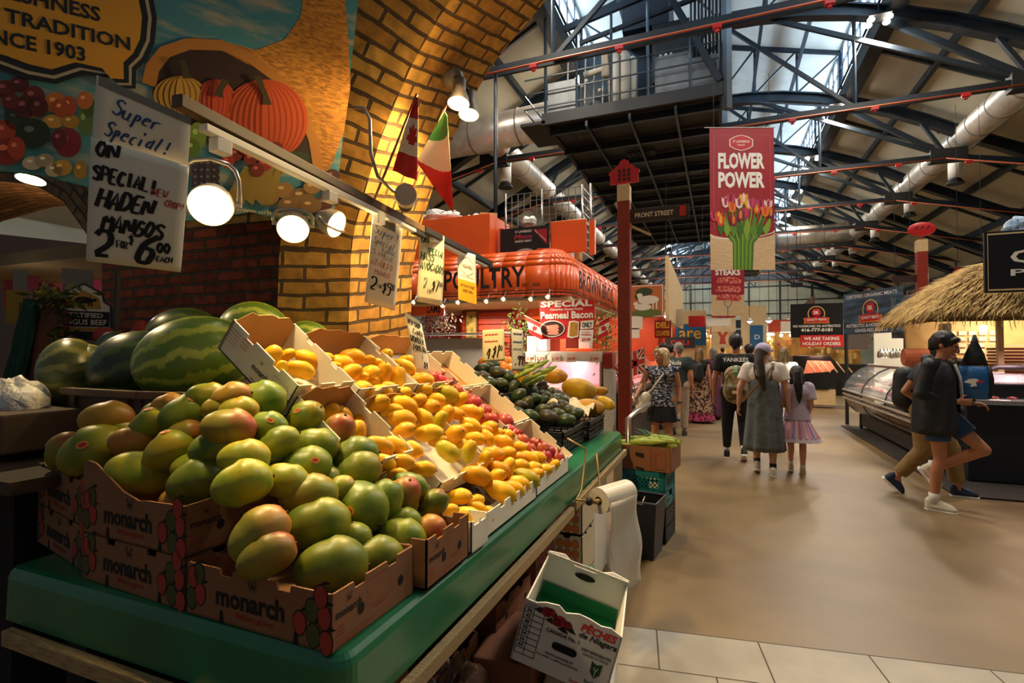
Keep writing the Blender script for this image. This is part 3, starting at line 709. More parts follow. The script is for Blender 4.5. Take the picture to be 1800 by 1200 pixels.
# ================================================================ GREEN TABLE
M_green=mat('glossy green table cover','#197046',.30,var=.15,vscale=4,bump=.12,bscale=7,coat=.4)
def table():
    x0,x1,y0,y1,z=-2.02,-.735,.885,4.25,.9
    t=thing('display_table','long green covered market table edged with a worn wooden rail','table',(-1.37,2.5,0))
    # rounded-edge slab, drooping skirt
    prof=[(0,0),(.012,-.004),(.022,-.014),(.027,-.03),(.03,-.15),(.02,-.155)]
    R=[]
    def ring(off,dz):
        r=.05; pts=[]
        for cx,cy,a in((x1-r,y0+r,-90),(x1-r,y1-r,0),(x0+r,y1-r,90),(x0+r,y0+r,180)):
            for i in range(6): an=math.radians(a+i*18); pts.append(V((cx+(r+off)*math.cos(an),cy+(r+off)*math.sin(an),z+dz)))
        return pts
    mb=MB().rings([ring(o-.03,d) for o,d in prof],cap=False); top=ring(-.03,0); mb.add(top,[tuple(range(len(top)))]); bt=ring(-.01,-.155); mb.add(bt,[tuple(range(len(bt)-1,-1,-1))])
    mb.build('green_cover',M_green,t,smooth=False)
    for (a,b) in(((x1+.02,y0-.0,.722),(x1+.02,2.62,.722)),((x1+.02,2.66,.735),(x1+.02,y1,.735))):
        MB().bar(a,b,.028,.045).build('wood_rail',M_wood,t,bevel=.004)
    MB().bar((x0+.09,y0-.02,.722),(x1+.03,y0-.02,.722),.028,.045).build('wood_rail',M_wood,t,bevel=.004)
    for x,y in((x0+.12,y0+.15),(x1-.55,y0+.35),(x1-.03,y1-.06),(x0+.12,y1-.1),(x1-.5,2.7)):
        MB().bar((x,y,0),(x,y,.75),.05,.05).build('leg',M_chrome if y>4 else M_black,t)
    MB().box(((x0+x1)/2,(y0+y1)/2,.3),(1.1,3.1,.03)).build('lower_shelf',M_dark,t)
    # stepped back shelf that the cartons lean on
    mb=MB(); mb.prism([(-.89,.905),(-1.56,1.42),(-2.0,1.42),(-2.0,1.38),(-1.575,1.38),(-.95,.905)],(0,1.52,0),(1,0,0),(0,0,1),(0,1,0),1.52)
    mb.build('sloping_rack',mat('dark plywood','#4a3722',.8,var=.2),t)
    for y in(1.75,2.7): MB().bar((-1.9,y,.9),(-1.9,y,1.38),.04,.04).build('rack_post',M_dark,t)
    MB().box((-2.45,1.75,1.14),(1.0,1.75,.04)).build('back_shelf',mat('dark plywood','#4a3722',.8),t)
    return t
table()
# ================================================================ CARTONS
M_kraft=mat('brown printed cardboard','#8a5c3a',.85,var=.08,vscale=6)
M_kin=mat('brown cardboard inside','#a87a48',.85,var=.08,vscale=5)
M_wcard=mat('white coated cardboard','#e8dfca',.7,var=.04,vscale=5)
M_ink=mat('black print','#1a1412',.8); M_redink=mat('red print','#a5281c',.8); M_mred=mat('printed mango red','#a8382a',.8); M_mgr=mat('printed mango green','#4b4f24',.8); M_hole=mat('punched hole shadow','#140d08',.9)
def mango_print(mb,o,ax,ay,cx,cy,s,kind):
    r=[(cx+s*(.5*math.cos(a)*(1+.12*math.sin(a))),cy+s*(.72*math.sin(a))) for a in [2*math.pi*i/14 for i in range(14)]]
    mb.m(0); flat(mb,[((x-cx)*1.16+cx,(y-cy)*1.13+cy) for x,y in r],o,ax,ay,.0006)
    mb.m(kind); flat(mb,r,o,ax,ay,.0011)
    mb.m(0); flat(mb,[(cx,cy+s*.8),(cx+s*.3,cy+s*1.05),(cx+s*.8,cy+s*.95),(cx+s*.4,cy+s*.78)],o,ax,ay,.0007)
def butterfly(mb,o,ax,ay,cx,cy,s):
    for sg in(-1,1):
        strip(mb,[(cx,cy),(cx+sg*s*.5,cy+s*.9),(cx+sg*s*.75,cy+s*.8),(cx+sg*s*.55,cy+s*.1),(cx,cy)],s*.1,o,ax,ay,.001); strip(mb,[(cx,cy),(cx+sg*s*.55,cy-s*.1),(cx+sg*s*.45,cy-s*.6),(cx,cy)],s*.1,o,ax,ay,.001)
def print_long(mb,o,ax,ay,L,h):             # long printed face: mangoes | monarch | mangoes
    k=h/.13
    for cx,cy,kd in((.025,.095,1),(.02,.04,2),(.05,.055,1),(.045,.105,2),(L-.09,.05,1),(L-.055,.085,2),(L-.02,.075,1),(L-.05,.03,2),(L-.03,.12,1),(L-.09,.115,2) if False else (L-.015,.02,1)):
        mango_print(mb,o,ax,ay,cx,cy*k,.037*k,kd)
    mb.m(0); x0=.105; x1=L-.135
    hand(mb,'m',V(o)+V(ax)*0,ax,ay,.01,.01) if False else None
    text(mb,'monarch',V(o)+V(ax)*x0+V(ay)*(.040*k)+V(ax).cross(V(ay))*.001,ax,ay,w=(x1-x0),h=.050*k,bold=.035,shear=.0)
    butterfly(mb,o,ax,ay,(x0+x1)/2+.01,.104*k,.02*k)
    mb.m(3); text(mb,'Mangos',V(o)+V(ax)*(x0+(x1-x0)*.3)+V(ay)*(.016*k)+V(ax).cross(V(ay))*.001,ax,ay,w=(x1-x0)*.55,h=.018*k,bold=.01)
    mb.m(4)
    for cx in(L*.27,L*.78): flat(mb,[(cx-.008,0),(cx+.008,0),(cx+.004,.03*k),(cx-.004,.03*k)],o,ax,ay,.0008)
def print_short(mb,o,ax,ay,L,h):
    k=h/.13; az=V(ax).cross(V(ay)); O=V(o)+az*.001
    mb.m(0); text(mb,'monarch',O+V(ax)*.012+V(ay)*.068*k,ax,ay,w=.085,h=.02*k,bold=.02); butterfly(mb,o,ax,ay,.055,.102*k,.013*k)
    mb.m(3); strip(mb,[(.12,.05*k),(.205,.05*k),(.205,.115*k),(.12,.115*k)],.0012,o,ax,ay,.001,closed=True)
    for i in range(3): scrib(mb,O+V(ax)*.012+V(ay)*(.045-i*.009)*k,ax,ay,.03,.007*k,4,i)
    for i in range(3): scrib(mb,O+V(ax)*.01+V(ay)*(.018-i*.0065)*k,ax,ay,.16-.03*i,.005*k,16,i)
    text(mb,'Mangos',O+V(ax)*.14+V(ay)*.036*k,ax,ay,w=.05,h=.009*k)
    mb.m(4); flat(mb,ellpts(.095,.058*k,.011,.013,14),o,ax,ay,.0012); flat(mb,ellpts(L-.06,.06*k,.011,.013,14),o,ax,ay,.0012)
def carton(label,o,ax,ay,L,Wd,h,mats=None,printed=True,cut=None,group='mango cartons',faces='front right',az=None,notch=True,bottom=True,name='mango_carton',open_top=True):
    """o=front-left-bottom corner, ax along the front, ay towards the back"""
    ax,ay=V(ax).normalized(),V(ay).normalized(); az=V(az) if az else ax.cross(ay); az.normalize(); o=V(o)
    t=thing(name,label,'carton',o,group=group); mo,mi=mats or (M_kraft,M_kin); th=.005
    def wall(nm,p,a,n,L,prof):              # a along, n outward normal; prof = top edge [(x,z)]
        pts=[(0,0),(L,0)]+[(x,z) for x,z in prof[::-1]]
        b=MB().prism(pts,p,a,az,-n,th); q=b.build(nm,[mo],t); return q
    def top(L,hh,c=None):
        pr=[(0,hh)]
        if c: pr+=c
        elif notch:
            for s in(L*.3,L*.7): pr+=[(s-.022,hh),(s-.018,hh-.016),(s+.018,hh-.016),(s+.022,hh)]
        pr.append((L,hh)); return pr
    cut=cut or {}
    w=wall('front_wall',o,ax,-ay,L,cut.get('front') or top(L,h))
    if printed and 'front' in faces:
        b=MB(); print_long(b,o-ay*.0002,ax,az,L,min(h,.13)); b.build('printing',[M_ink,M_mred,M_mgr,M_redink,M_hole],w)
    w=wall('side_wall',o+ax*L,ay,ax,Wd,cut.get('right') or top(Wd,h))
    if printed and 'right' in faces:
        b=MB(); print_short(b,o+ax*(L+.0002),ay,az,Wd,min(h,.13)); b.build('printing',[M_ink,M_mred,M_mgr,M_redink,M_hole],w)
    wall('back_wall',o+ay*Wd,ax,ay,L,top(L,h)) if 'noback' not in cut else None
    w=wall('side_wall',o,ay,-ax,Wd,cut.get('left') or top(Wd,h))
    if printed and 'left' in faces:
        b=MB(); print_short(b,o+ay*Wd-ax*.0002,-ay,az,Wd,min(h,.13)); b.build('printing',[M_ink,M_mred,M_mgr,M_redink,M_hole],w)
    if bottom: MB().prism([(0,0),(L,0),(L,Wd),(0,Wd)],o,ax,ay,az,th).build('bottom_panel',mi,t)
    return t
X,Y,Zv=V((1,0,0)),V((0,1,0)),V((0,0,1))
zt=.902
# A front carton
carton('open brown printed mango carton at the front corner of the table',(-1.235,.905,zt),(1,-.02,0),(.02,1,0),.46,.31,.125)
# B stack of two, upper one with torn curved lip
carton('brown printed mango carton, lower of the front pair left of the corner',(-1.70,.93,zt),(1,-.05,0),(.05,1,0),.455,.31,.128,bottom=False)
carton('brown printed mango carton with a torn curved front lip, on top of another',(-1.70,.93,zt+.131),(1,-.05,0),(.05,1,0),.455,.31,.128,faces='front right',
   cut={'front':[(0,.20),(.02,.205),(.06,.20),(.12,.17),(.19,.135),(.26,.118),(.30,.122),(.455,.128)],'right':[(0,.128),(.04,.13),(.2,.14),(.31,.16)]})
# C stack at far left, turned
ca=V((1,-.22,0)).normalized(); cb=V((.22,1,0)).normalized()
carton('dark brown printed mango carton, lower one at the left end of the table',(-2.17,1.05,zt),ca,cb,.455,.30,.128,bottom=False)
carton('brown printed mango carton with folded top flap, upper one at the left end',(-2.17,1.05,zt+.131),ca,cb,.455,.30,.128)
t=MB().prism([(0,0),(.2,0),(.17,.17),(.02,.19)],V((-2.17,1.05,zt+.262)),ca,cb,Zv,.004).build('carton_flap',M_kin); tag(t,'loose printed cardboard flap on the leftmost carton','cardboard flap')
# sloping direction of the rack
sd=V((1,0,-SLM)).normalized(); sn=sd.cross(Y)*-1; sn=V((SLM,0,1)).normalized()
def rackpt(s,y,h=0):                        # s metres down the slope from the top (x=-1.56)
    return V((-1.56,y,SLC+SLM*1.56-.11))+sd*s+sn*h
# D carton beside the front one
carton('brown printed mango carton standing second along the aisle edge',(-.98,1.225,zt),(1,0,0),Y,.24,.25,.135,faces='right')
# hidden lower cartons carrying the green mango heap
carton('plain brown carton under the green mangoes, behind the front carton',(-1.25,1.24,zt),X,Y,.26,.26,.16,printed=False)
# white cartons on the slope
WM=(M_wcard,M_wcard)
def wcart(label,s,y,L,Wd,h=.105,lift=0,faces='',printed=False,mats=WM,cut=None): return carton(label,rackpt(s,y,lift),sd,Y,L,Wd,h,mats=mats,printed=printed,az=sn,group='white mango cartons on the slope',cut=cut,faces=faces)
BK=(mat('white cardboard outside','#e8dfca',.7),M_kin)
brim=[(0,.105),(.03,.13),(.1,.14),(.12,.128),(.2,.13),(.27,.14),(.3,.12)]
def wset(nm,s,y,L,Wd,h=.10,lift=0,faces='',printed=False):
    t=wcart(nm,s,y,L,Wd,h,lift,faces,printed,WM)
    b=MB().prism([(0,0),(Wd,0),(Wd,h*.95),(Wd*.8,h*1.25),(Wd*.62,h*1.2),(Wd*.5,h*1.3),(Wd*.3,h*1.25),(Wd*.18,h*1.33),(0,h)],rackpt(s+.008,y,lift),Y,sn,sd,.004); b.build('end_flap',M_kin,t); return t
wset('white mango carton tilted at the top of the slope, printed side towards the viewer',-.13,1.31,.37,.28,.125,.03,'front',False)
wset('white mango carton with a bare yellow-lit inside, one below the top in the nearest column',.25,1.32,.34,.275,.125,-.004)
wset('white mango carton third down in the nearest column',.60,1.33,.20,.27,.07,-.01)
wset('white mango carton at the top of the slope, second column from the viewer',-.10,1.62,.36,.40,.11,.02)
wset('white mango carton at the top of the slope beside the pomegranates',-.10,2.05,.36,.39,.10,.02)
wset('long white mango carton half way down the slope, second column',.28,1.62,.46,.40,.09,0)
wset('long white mango carton half way down the slope, beside the pomegranates',.28,2.05,.46,.39,.09,0)
carton('low white mango carton along the aisle edge beside the brown cartons',(-1.05,1.50,zt),X,V((.02,1,0)),.31,.12,.10,mats=WM,printed=False,faces='')
carton('low white mango carton along the aisle edge, nearer of the two long ones',(-1.05,1.63,zt),X,V((.0,1,0)),.295,.54,.085,mats=WM,printed=False)
carton('low white mango carton along the aisle edge, farther of the two long ones',(-1.05,2.19,zt),X,V((.0,1,0)),.29,.52,.085,mats=WM,printed=False)
# pomegranate cartons: three stepping down the slope
for i,(nm,s0) in enumerate((('upper',-.02),('middle',.30),('lowest',.62))):
    carton('white pomegranate carton with a brown inside, the %s of three'%nm,rackpt(s0,2.44,.0),sd,Y,.31,.36,.10,mats=(M_wcard,M_kin),printed=False,az=sn,group='pomegranate cartons',cut={'right':[(0,.1),(.36,.1)],'back':1})
# the printing on the first white carton's visible side
def uprint():
    o=rackpt(-.13,1.309,.03); b=MB(); az=Y*-1
    def tx(s,x,y,w,h,i,bold=.02): b.m(i); text(b,s,o+sd*x+sn*y+az*.0015,sd,sn,w=w,h=h,bold=bold)
    tx('monarch',.17,.045,.085,.022,0); butterfly(b,o+az*.001,sd,sn,.2,.085,.012)
    tx('Mangos',.19,.012,.04,.008,3); 
    b.m(3)
    for i in range(5): scrib(b,o+sd*.01+sn*(.098-i*.012)+az*.0015,sd,sn,.06,.007,7,i)
    for i in range(3): scrib(b,o+sd*.08+sn*(.098-i*.014)+az*.0015,sd,sn,.04,.009,4,i)
    b.m(3); strip(b,[(.27,.03),(.345,.03),(.345,.09),(.27,.09)],.0014,o+az*.001,sd,sn,.001,closed=True)
    q=b.build('printing',[M_ink,M_mred,M_mgr,M_redink,M_hole],None); return q
pr=uprint()
U1=[o for o in SC.objects if o.get('label','').startswith('white mango carton tilted')][0]; pr.parent=U1; pr.matrix_parent_inverse=MW[U1.name].inverted()
# ---------------------------------------------------------------- fruit
def fruitmat(name,base,c2,blush,bs=(.5,.75),rough=.42,hv=.02,coat=.07,bump=.05,spots=.25,noise=2.2,vv=.25):
    m=bpy.data.materials.new(name); t,b=nt(m); N=t.nodes; L=t.links
    oi=N.new('ShaderNodeObjectInfo'); tc=N.new('ShaderNodeTexCoord')
    ad=N.new('ShaderNodeVectorMath'); sc=N.new('ShaderNodeVectorMath'); sc.operation='SCALE'; sc.inputs['Scale'].default_value=7
    cx=N.new('ShaderNodeCombineXYZ'); 
    for i in range(3): L.new(oi.outputs['Random'],cx.inputs[i])
    L.new(cx.outputs[0],sc.inputs[0]); L.new(tc.outputs['Object'],ad.inputs[0]); L.new(sc.outputs[0],ad.inputs[1])
    def noise(s,d=3):
        n=N.new('ShaderNodeTexNoise'); n.inputs['Scale'].default_value=s; n.inputs['Detail'].default_value=d; L.new(ad.outputs[0],n.inputs['Vector']); return n
    def ramp(src,p0,p1,c0,c1):
        r=N.new('ShaderNodeValToRGB'); r.color_ramp.elements[0].position=p0; r.color_ramp.elements[1].position=p1; r.color_ramp.elements[0].color=(*c0,1); r.color_ramp.elements[1].color=(*c1,1); L.new(src,r.inputs[0]); return r
    def mix(f,a,bb,bt='MIX'):
        x=N.new('ShaderNodeMix'); x.data_type='RGBA'; x.blend_type=bt
        if isinstance(f,float): x.inputs[0].default_value=f
        else: L.new(f,x.inputs[0])
        L.new(a,x.inputs[6]); L.new(bb,x.inputs[7]); return x.outputs[2]
    S=11*noise_scale; nz_=2.2
    n1=noise(S,2); r1=ramp(n1.outputs[0],.35,.65,lin(base),lin(c2))
    sep=N.new('ShaderNodeSeparateXYZ'); L.new(tc.outputs['Object'],sep.inputs[0])
    n2=noise(S*.7,2)
    ma=N.new('ShaderNodeMath'); ma.operation='MULTIPLY_ADD'; L.new(sep.outputs[0],ma.inputs[0]); ma.inputs[1].default_value=5; L.new(n2.outputs[0],ma.inputs[2])
    r2=ramp(ma.outputs[0],bs[0],bs[1],(0,0,0),(1,1,1))
    rb=N.new('ShaderNodeRGB'); rb.outputs[0].default_value=(*lin(blush),1)
    c=mix(r2.outputs[0],r1.outputs[0],rb.outputs[0])
    hs=N.new('ShaderNodeHueSaturation'); L.new(c,hs.inputs['Color'])
    mr=N.new('ShaderNodeMapRange'); mr.inputs['To Min'].default_value=.5-hv; mr.inputs['To Max'].default_value=.5+hv; L.new(oi.outputs['Random'],mr.inputs[0]); L.new(mr.outputs[0],hs.inputs['Hue'])
    mv=N.new('ShaderNodeMath'); mv.operation='MULTIPLY'; mv.inputs[1].default_value=7.31; L.new(oi.outputs['Random'],mv.inputs[0]); fr=N.new('ShaderNodeMath'); fr.operation='FRACT'; L.new(mv.outputs[0],fr.inputs[0])
    m2=N.new('ShaderNodeMapRange'); m2.inputs['To Min'].default_value=1-vv; m2.inputs['To Max'].default_value=1+vv*.4; L.new(fr.outputs[0],m2.inputs[0]); L.new(m2.outputs[0],hs.inputs['Value'])
    vo=N.new('ShaderNodeTexVoronoi'); vo.inputs['Scale'].default_value=180*noise_scale/1.5; L.new(ad.outputs[0],vo.inputs['Vector']); rs=ramp(vo.outputs['Distance'],.08,.2,(1-spots,)*3,(1,1,1))
    fin=mix(1.0,hs.outputs[0],rs.outputs[0],'MULTIPLY'); L.new(fin,b.inputs['Base Color'])
    b.inputs['Roughness'].default_value=rough; b.inputs['Coat Weight'].default_value=coat; b.inputs['Specular IOR Level'].default_value=.32; b.inputs['Coat Roughness'].default_value=.25
    nb=noise(60,3); u=N.new('ShaderNodeBump'); u.inputs['Strength'].default_value=bump*4; u.inputs['Distance'].default_value=.003; L.new(nb.outputs[0],u.inputs['Height']); L.new(u.outputs[0],b.inputs['Normal'])
    MATS[name]=m; return m
noise_scale=1.5
FM={'g':fruitmat('green mango skin','#587018','#8c8e22','#a8702a',(.85,1.25)),
    'y':fruitmat('yellow green mango skin','#a8921e','#7e8a1c','#b8742e',(.8,1.2)),
    'r':fruitmat('blushed mango skin','#a08a28','#86802a','#ac5432',(.52,.86)),
    'o':fruitmat('orange mango skin','#b88c28','#a87c28','#b0623a',(.6,1.0)),
    'a':fruitmat('golden mango skin','#e8a60c','#eeb414','#d48c0c',(.7,1.1),.40,.010,.0,.04,.12,vv=.15),
    'l':fruitmat('lime tinted golden mango skin','#a8a41c','#c8a818','#cf9c14',(.5,.9),.40,.015,.0,.04,.15),
    'v':fruitmat('bumpy avocado skin','#33461c','#233214','#4a4a24',(.6,1.0),.45,.03,.2,.35,.35),
    'b':fruitmat('dark avocado skin','#2e2a1c','#3a3620','#4a3524',(.5,1.0),.5,.02,.15,.35,.3),
    'p':fruitmat('pomegranate skin','#b02c2c','#c8503c','#d08a5a',(.7,1.2),.4,.015,.2,.05,.15),
    'c':fruitmat('orange peel','#e0821c','#e8921e','#d87a18',(.7,1.2),.45,.012,.1,.25,.1),
    'm':fruitmat('yellow melon rind','#dca01c','#e6b22a','#b8862a',(.7,1.2),.5,.01,.1,.3,.2)}
M_stem=mat('dry stem','#4a3420',.9); M_stk=mat('orange fruit sticker','#d8842a',.4); M_stk2=mat('red print on sticker','#a02818',.5); M_stkp=mat('pink fruit sticker','#d06a70',.4)
def mango_fn(p,beak=.12,flat=0):
    x,y,z=p.x,p.y,p.z                        # long axis = x, stem end at +x
    r=1+.10*z*(1 if x>0 else -.2)*max(0,1-x*x)
    y*=1.0+.07*x; z*=1.0+.06*x
    z+= beak*(x*x)*(-.55 if x<0 else .25)
    if x>.93: f=(x-.93)/.07; x-=f*.05
    return V((x,y*r,z*r))
def avo_fn(p):
    s=1-.22*max(0,p.x)**1.5; return V((p.x*(1.02 if p.x>0 else 1),p.y*s,p.z*s))
def mk(nm,kind,dims,fn,nu=26,nv=16,stem=True,sticker=False,crown=False):
    R0=Matrix.Rotation(math.pi/2,3,'Y')
    t=thing(nm,'','fruit'); 
    def f(p): q=V((p.z,p.y,-p.x)); return fn(q)
    MB().sph((0,0,0),(dims[0]/2,dims[1]/2,dims[2]/2),nu,nv,fn=f).build('skin',FM[kind],t,smooth=True,world=False)
    a=dims[0]/2
    if stem: MB().cyl((a*.93,0,dims[2]*.02),(a*1.015,0,dims[2]*.03),a*.07,a*.045,7).build('stem_scar',M_stem,t,world=False)
    if sticker:
        b=MB(); p=fn(V((.25,-.6,.757)).normalized()); c=V((p.x*dims[0]/2,p.y*dims[1]/2,p.z*dims[2]/2)); n=V((.25,-.6,.757)).normalized(); u=V((1,0,0)); u=(u-n*u.dot(n)).normalized(); v=n.cross(u)
        b.m(0).prism(ellpts(0,0,.012,.0085,16),c-n*.0015,u,v,n,.0025); b.m(1).prism(ellpts(0,0,.008,.005,12),c+n*.0010,u,v,n,.0003)
        b.build('sticker',[M_stk,M_stk2],t,world=False)
    if crown:
        b=MB(); 
        for i in range(6): an=i*math.pi/3; b.cyl((a*.92,0,0),(a*1.38,a*.28*math.cos(an),a*.28*math.sin(an)),a*.12,a*.04,5)
        b.build('crown',FM[kind],t,world=False)
    t['_p']=1; return t
PROTO={}
def proto(kind,sticker=False):
    k=(kind,sticker)
    if k in PROTO: return PROTO[k]
    if kind in 'gyro': o=mk('haden_mango',kind,(.140,.110,.104),mango_fn,sticker=sticker)
    elif kind in 'al': o=mk('golden_mango',kind,(.120,.078,.071),lambda p:mango_fn(p,.24),22,14,sticker=False)
    elif kind in 'vb': o=mk('avocado',kind,(.112,.084,.084),avo_fn,18,12,sticker=False)
    elif kind=='p': o=mk('pomegranate','p',(.088,.09,.09),lambda p:p,16,12,stem=False,crown=True)
    elif kind=='c': o=mk('orange','c',(.078,.08,.08),lambda p:p,16,12)
    elif kind=='m': o=mk('yellow_melon','m',(.26,.15,.15),lambda p:p,20,12)
    PROTO[k]=o; o.hide_render=False; return o
USED=set()
def place(kind,x,y,L=None,ang=0,view=0,sticker=False,off=0,label='',group='',cat='mango',real=None,depth=None,surf=ats):
    """fruit whose middle shows at (x,y) in the photograph, resting on the display slope"""
    o=proto(kind,sticker); base={'haden_mango':.140,'golden_mango':.122,'avocado':.112,'pomegranate':.088,'orange':.078,'yellow_melon':.26}[o.name.split('.')[0]]
    if (kind,sticker) in USED: o=copy_tree(o)
    USED.add((kind,sticker))
    p,w=surf(x,y,off)
    if L: s=L*w/F/(base*(1-.28*abs(view)))
    else: s=1
    s=max(.55,min(1.5,s)); s*=1.04
    # long axis: in the image plane at angle ang, tipped towards the viewer by view
    a=math.radians(ang); d=(p-CAM).normalized(); r=d.cross(Zv).normalized(); u=r.cross(d)
    ax=(r*math.cos(a)+u*math.sin(a)); ax=(ax*math.sqrt(max(0,1-view*view))-d*view).normalized()
    up=(Zv-ax*Zv.dot(ax)); up=up.normalized() if up.length>.1 else ax.orthogonal().normalized()
    up=Matrix.Rotation(random.uniform(-.6,.6),3,ax)@up
    yv=up.cross(ax).normalized(); M=Matrix((ax,yv,up)).transposed()
    o.location=p; o.rotation_euler=M.to_euler(); o.scale=(s,s*random.uniform(.95,1.05),s*random.uniform(.95,1.05))
    pool(o,label,cat,group,x); return o
HL={'g':'large green mango','y':'large yellow green mango','r':'large mango with a red blush','o':'large orange tinted mango'}
def hz(x,y):
    if y>893: return 'in the front corner carton'
    if x>650 and y>840: return 'beside the second carton on the aisle edge'
    if x<330 and y>770: return 'in the carton with the torn lip'
    if x<330: return 'at the upper left of the green heap'
    if y<760: return 'on the top of the green heap'
    if y<815: return 'in the middle of the green heap'
    return 'low in the green heap'
HAD=[('o',189,737,80,-8,0,0),('y',163,793,92,20,.5,1),('r',114,792,60,60,.4,0),('o',237,777,76,-12,0,0),('y',268,746,66,20,.4,1),('o',297,713,50,0,.4,0),('g',331,727,90,12,0,1),('y',366,699,68,-15,0,0),('y',385,718,50,0,.5,0),('r',403,753,88,-18,0,0),('y',300,791,78,25,.3,1),('g',373,787,68,10,.5,0),('r',327,762,60,0,0,0),('y',243,831,98,-22,0,0),('g',349,846,88,10,.4,0),('o',324,880,72,-15,.2,0),('y',430,806,84,-10,0,0),('y',427,850,98,8,0,0),('o',407,697,62,10,.2,0),('g',459,704,84,-5,0,0),('y',421,722,64,-8,0,0),('g',469,751,66,-20,.3,1),('g',489,783,80,28,0,0),('y',535,737,66,35,.4,1),('g',557,781,74,-22,.1,0),('r',596,761,62,70,.4,0),('g',541,817,82,-8,0,1),('g',623,804,86,8,0,0),('g',629,828,84,16,0,0),('y',503,847,76,-35,.3,0),('y',544,871,98,-8,0,0),('g',559,921,112,-6,0,0),('g',636,889,88,-50,.5,1),('y',596,862,60,30,0,0),('g',677,882,74,70,.2,0),('r',711,874,62,70,.6,1),('g',722,856,66,-38,0,0),('g',761,889,60,45,.2,0),('o',753,930,56,0,.5,0),('g',709,918,66,-15,0,0),('g',705,947,84,-25,.2,0),('g',661,981,96,-6,0,0),('g',584,997,124,-6,0,0),('r',457,938,106,34,0,0),('r',470,977,98,15,0,0),('g',618,947,70,0,0,0),('o',405,716,50,10,0,0),('g',443,782,50,0,0,0),('y',465,812,60,0,0,0),('g',520,905,70,0,0,0),('y',640,930,60,0,0,0),('g',570,850,70,20,0,0),('r',670,845,60,0,0,0),('y',335,820,60,0,0,0),('y',280,725,55,0,0,0),('g',590,960,80,0,0,0),('y',205,760,60,0,0,0)]
N_vis=46
for i,(k,x,y,L,a,v,s) in enumerate(HAD):
    back=i>=N_vis
    off=0
    if y>893 and x<720: off=-.02
    if back: off-=.075
    sf=ats
    if x<480 and y<893:
        ym=(1.0+max(0,820-y)*.0012+(.04 if back else 0))*(1 if x<365 else 1-(x-365)/115*.08)
        def sf(px,py,o_=0,ym=ym): p,w=ats(px,py,o_); w=max(w,ym/ray(px,py).y); return CAM+ray(px,py)*w,w
    place(k,x,y,L,a,v,bool(s),off,HL[k]+' '+hz(x,y),'large green and blushed mangoes',surf=sf)
def az_(x,y):
    if x<650 and y<665 : return 'in the top row of white cartons'
    if y<665: return 'at the very top beside the pomegranate sign'
    if x<700 and y>690 and x<690: return 'in the bare open white carton and just below it'
    if y<720: return 'high on the golden slope'
    if y<770: return 'half way down the golden slope'
    if y<815: return 'low on the golden slope'
    return 'along the aisle edge of the golden slope'
ATA=[('a',477,629,50,60,0),('a',450,626,28,30,0),('a',495,650,34,80,.2),('a',505,624,30,30,0),('a',541,632,48,-40,0),('a',529,650,50,-28,0),('a',572,629,30,0,0),('a',586,645,26,10,0),('a',602,636,42,-22,0),('a',620,627,46,-12,.0),('a',614,657,50,25,0),('a',650,654,36,0,.3),('a',635,662,28,0,0),('a',635,685,40,0,.8),('a',647,632,24,0,0),('a',661,637,24,0,0),('a',677,627,30,45,.8),('a',675,656,38,80,.5),('a',699,665,46,75,0),('a',712,645,42,-38,0),('a',716,634,32,-10,0),('a',721,674,26,85,.3),('a',742,668,44,-6,0),('a',742,686,38,8,0),('a',670,688,42,-10,0),('a',686,680,30,-30,0),('a',707,692,32,10,.6),('a',665,709,38,20,.7),('a',707,712,56,-20,0),('a',735,704,34,15,0),('a',755,715,36,0,.6),('a',766,701,36,-15,0),('a',706,737,54,-16,0),('a',745,734,42,-50,0),('l',774,738,36,60,0),('a',710,757,40,10,.6),('a',754,762,54,-5,0),('a',784,732,44,60,0),('l',783,692,50,-18,0),('a',809,703,34,40,0),('a',798,727,34,-10,.3),('a',826,723,40,-20,0),('a',840,730,32,60,0),('a',827,747,42,-30,0),('a',818,752,30,0,0),('a',860,750,30,0,.5),('a',800,763,38,20,.8),('a',835,771,36,-15,.2),('a',857,769,34,-60,0),('a',850,757,34,-10,0),('a',889,766,30,0,.6),('a',874,760,26,0,0),('l',787,793,50,-45,0),('l',825,793,42,70,0),('a',852,808,36,60,0),('a',866,798,46,-10,0),('a',884,776,38,-20,0),('a',891,796,32,0,.4),('a',910,785,32,-10,.1),('a',892,822,40,60,0),('a',913,818,38,-10,0),('a',911,804,32,-10,0),('a',930,804,36,-32,0),('a',945,803,34,-22,0),('a',838,836,56,-20,0),('a',872,838,34,20,.5),('a',878,824,42,-30,0),('l',925,840,52,-28,0),('a',911,850,44,-22,0),('a',941,834,30,10,.4),('a',955,827,36,10,0),('a',973,820,28,45,.2),('a',881,864,60,-30,0),('a',903,859,42,-30,0),('a',935,822,36,0,0),
('a',668,783,54,-28,0),('a',698,785,50,-45,0),('a',728,789,36,-50,.2),('a',677,812,42,-35,0),('a',706,812,48,-15,0),('a',745,824,46,-12,0),('a',700,833,36,-10,0),('a',541,707,44,-15,.1),('a',578,725,42,30,0),('a',601,728,44,-45,0),('a',633,737,36,12,0),('a',628,763,52,80,0),('a',807,873,44,-5,.3),('a',837,879,30,0,0),('a',823,906,50,-22,0),('a',838,893,36,-20,0),('a',857,899,30,-20,0),('a',852,914,32,10,0),('a',791,896,30,0,.4),('a',770,775,36,0,0),('a',690,722,40,0,0),('a',730,748,36,0,0),('a',720,700,34,0,0),('a',806,780,34,0,0),('a',840,822,34,0,0),('a',660,800,36,0,0),('a',900,840,34,0,0),('a',865,855,36,-10,0),('a',655,670,30,0,0),('a',690,640,30,0,0),('a',765,685,34,0,0),('a',780,710,34,0,0),('a',960,812,30,0,0)]
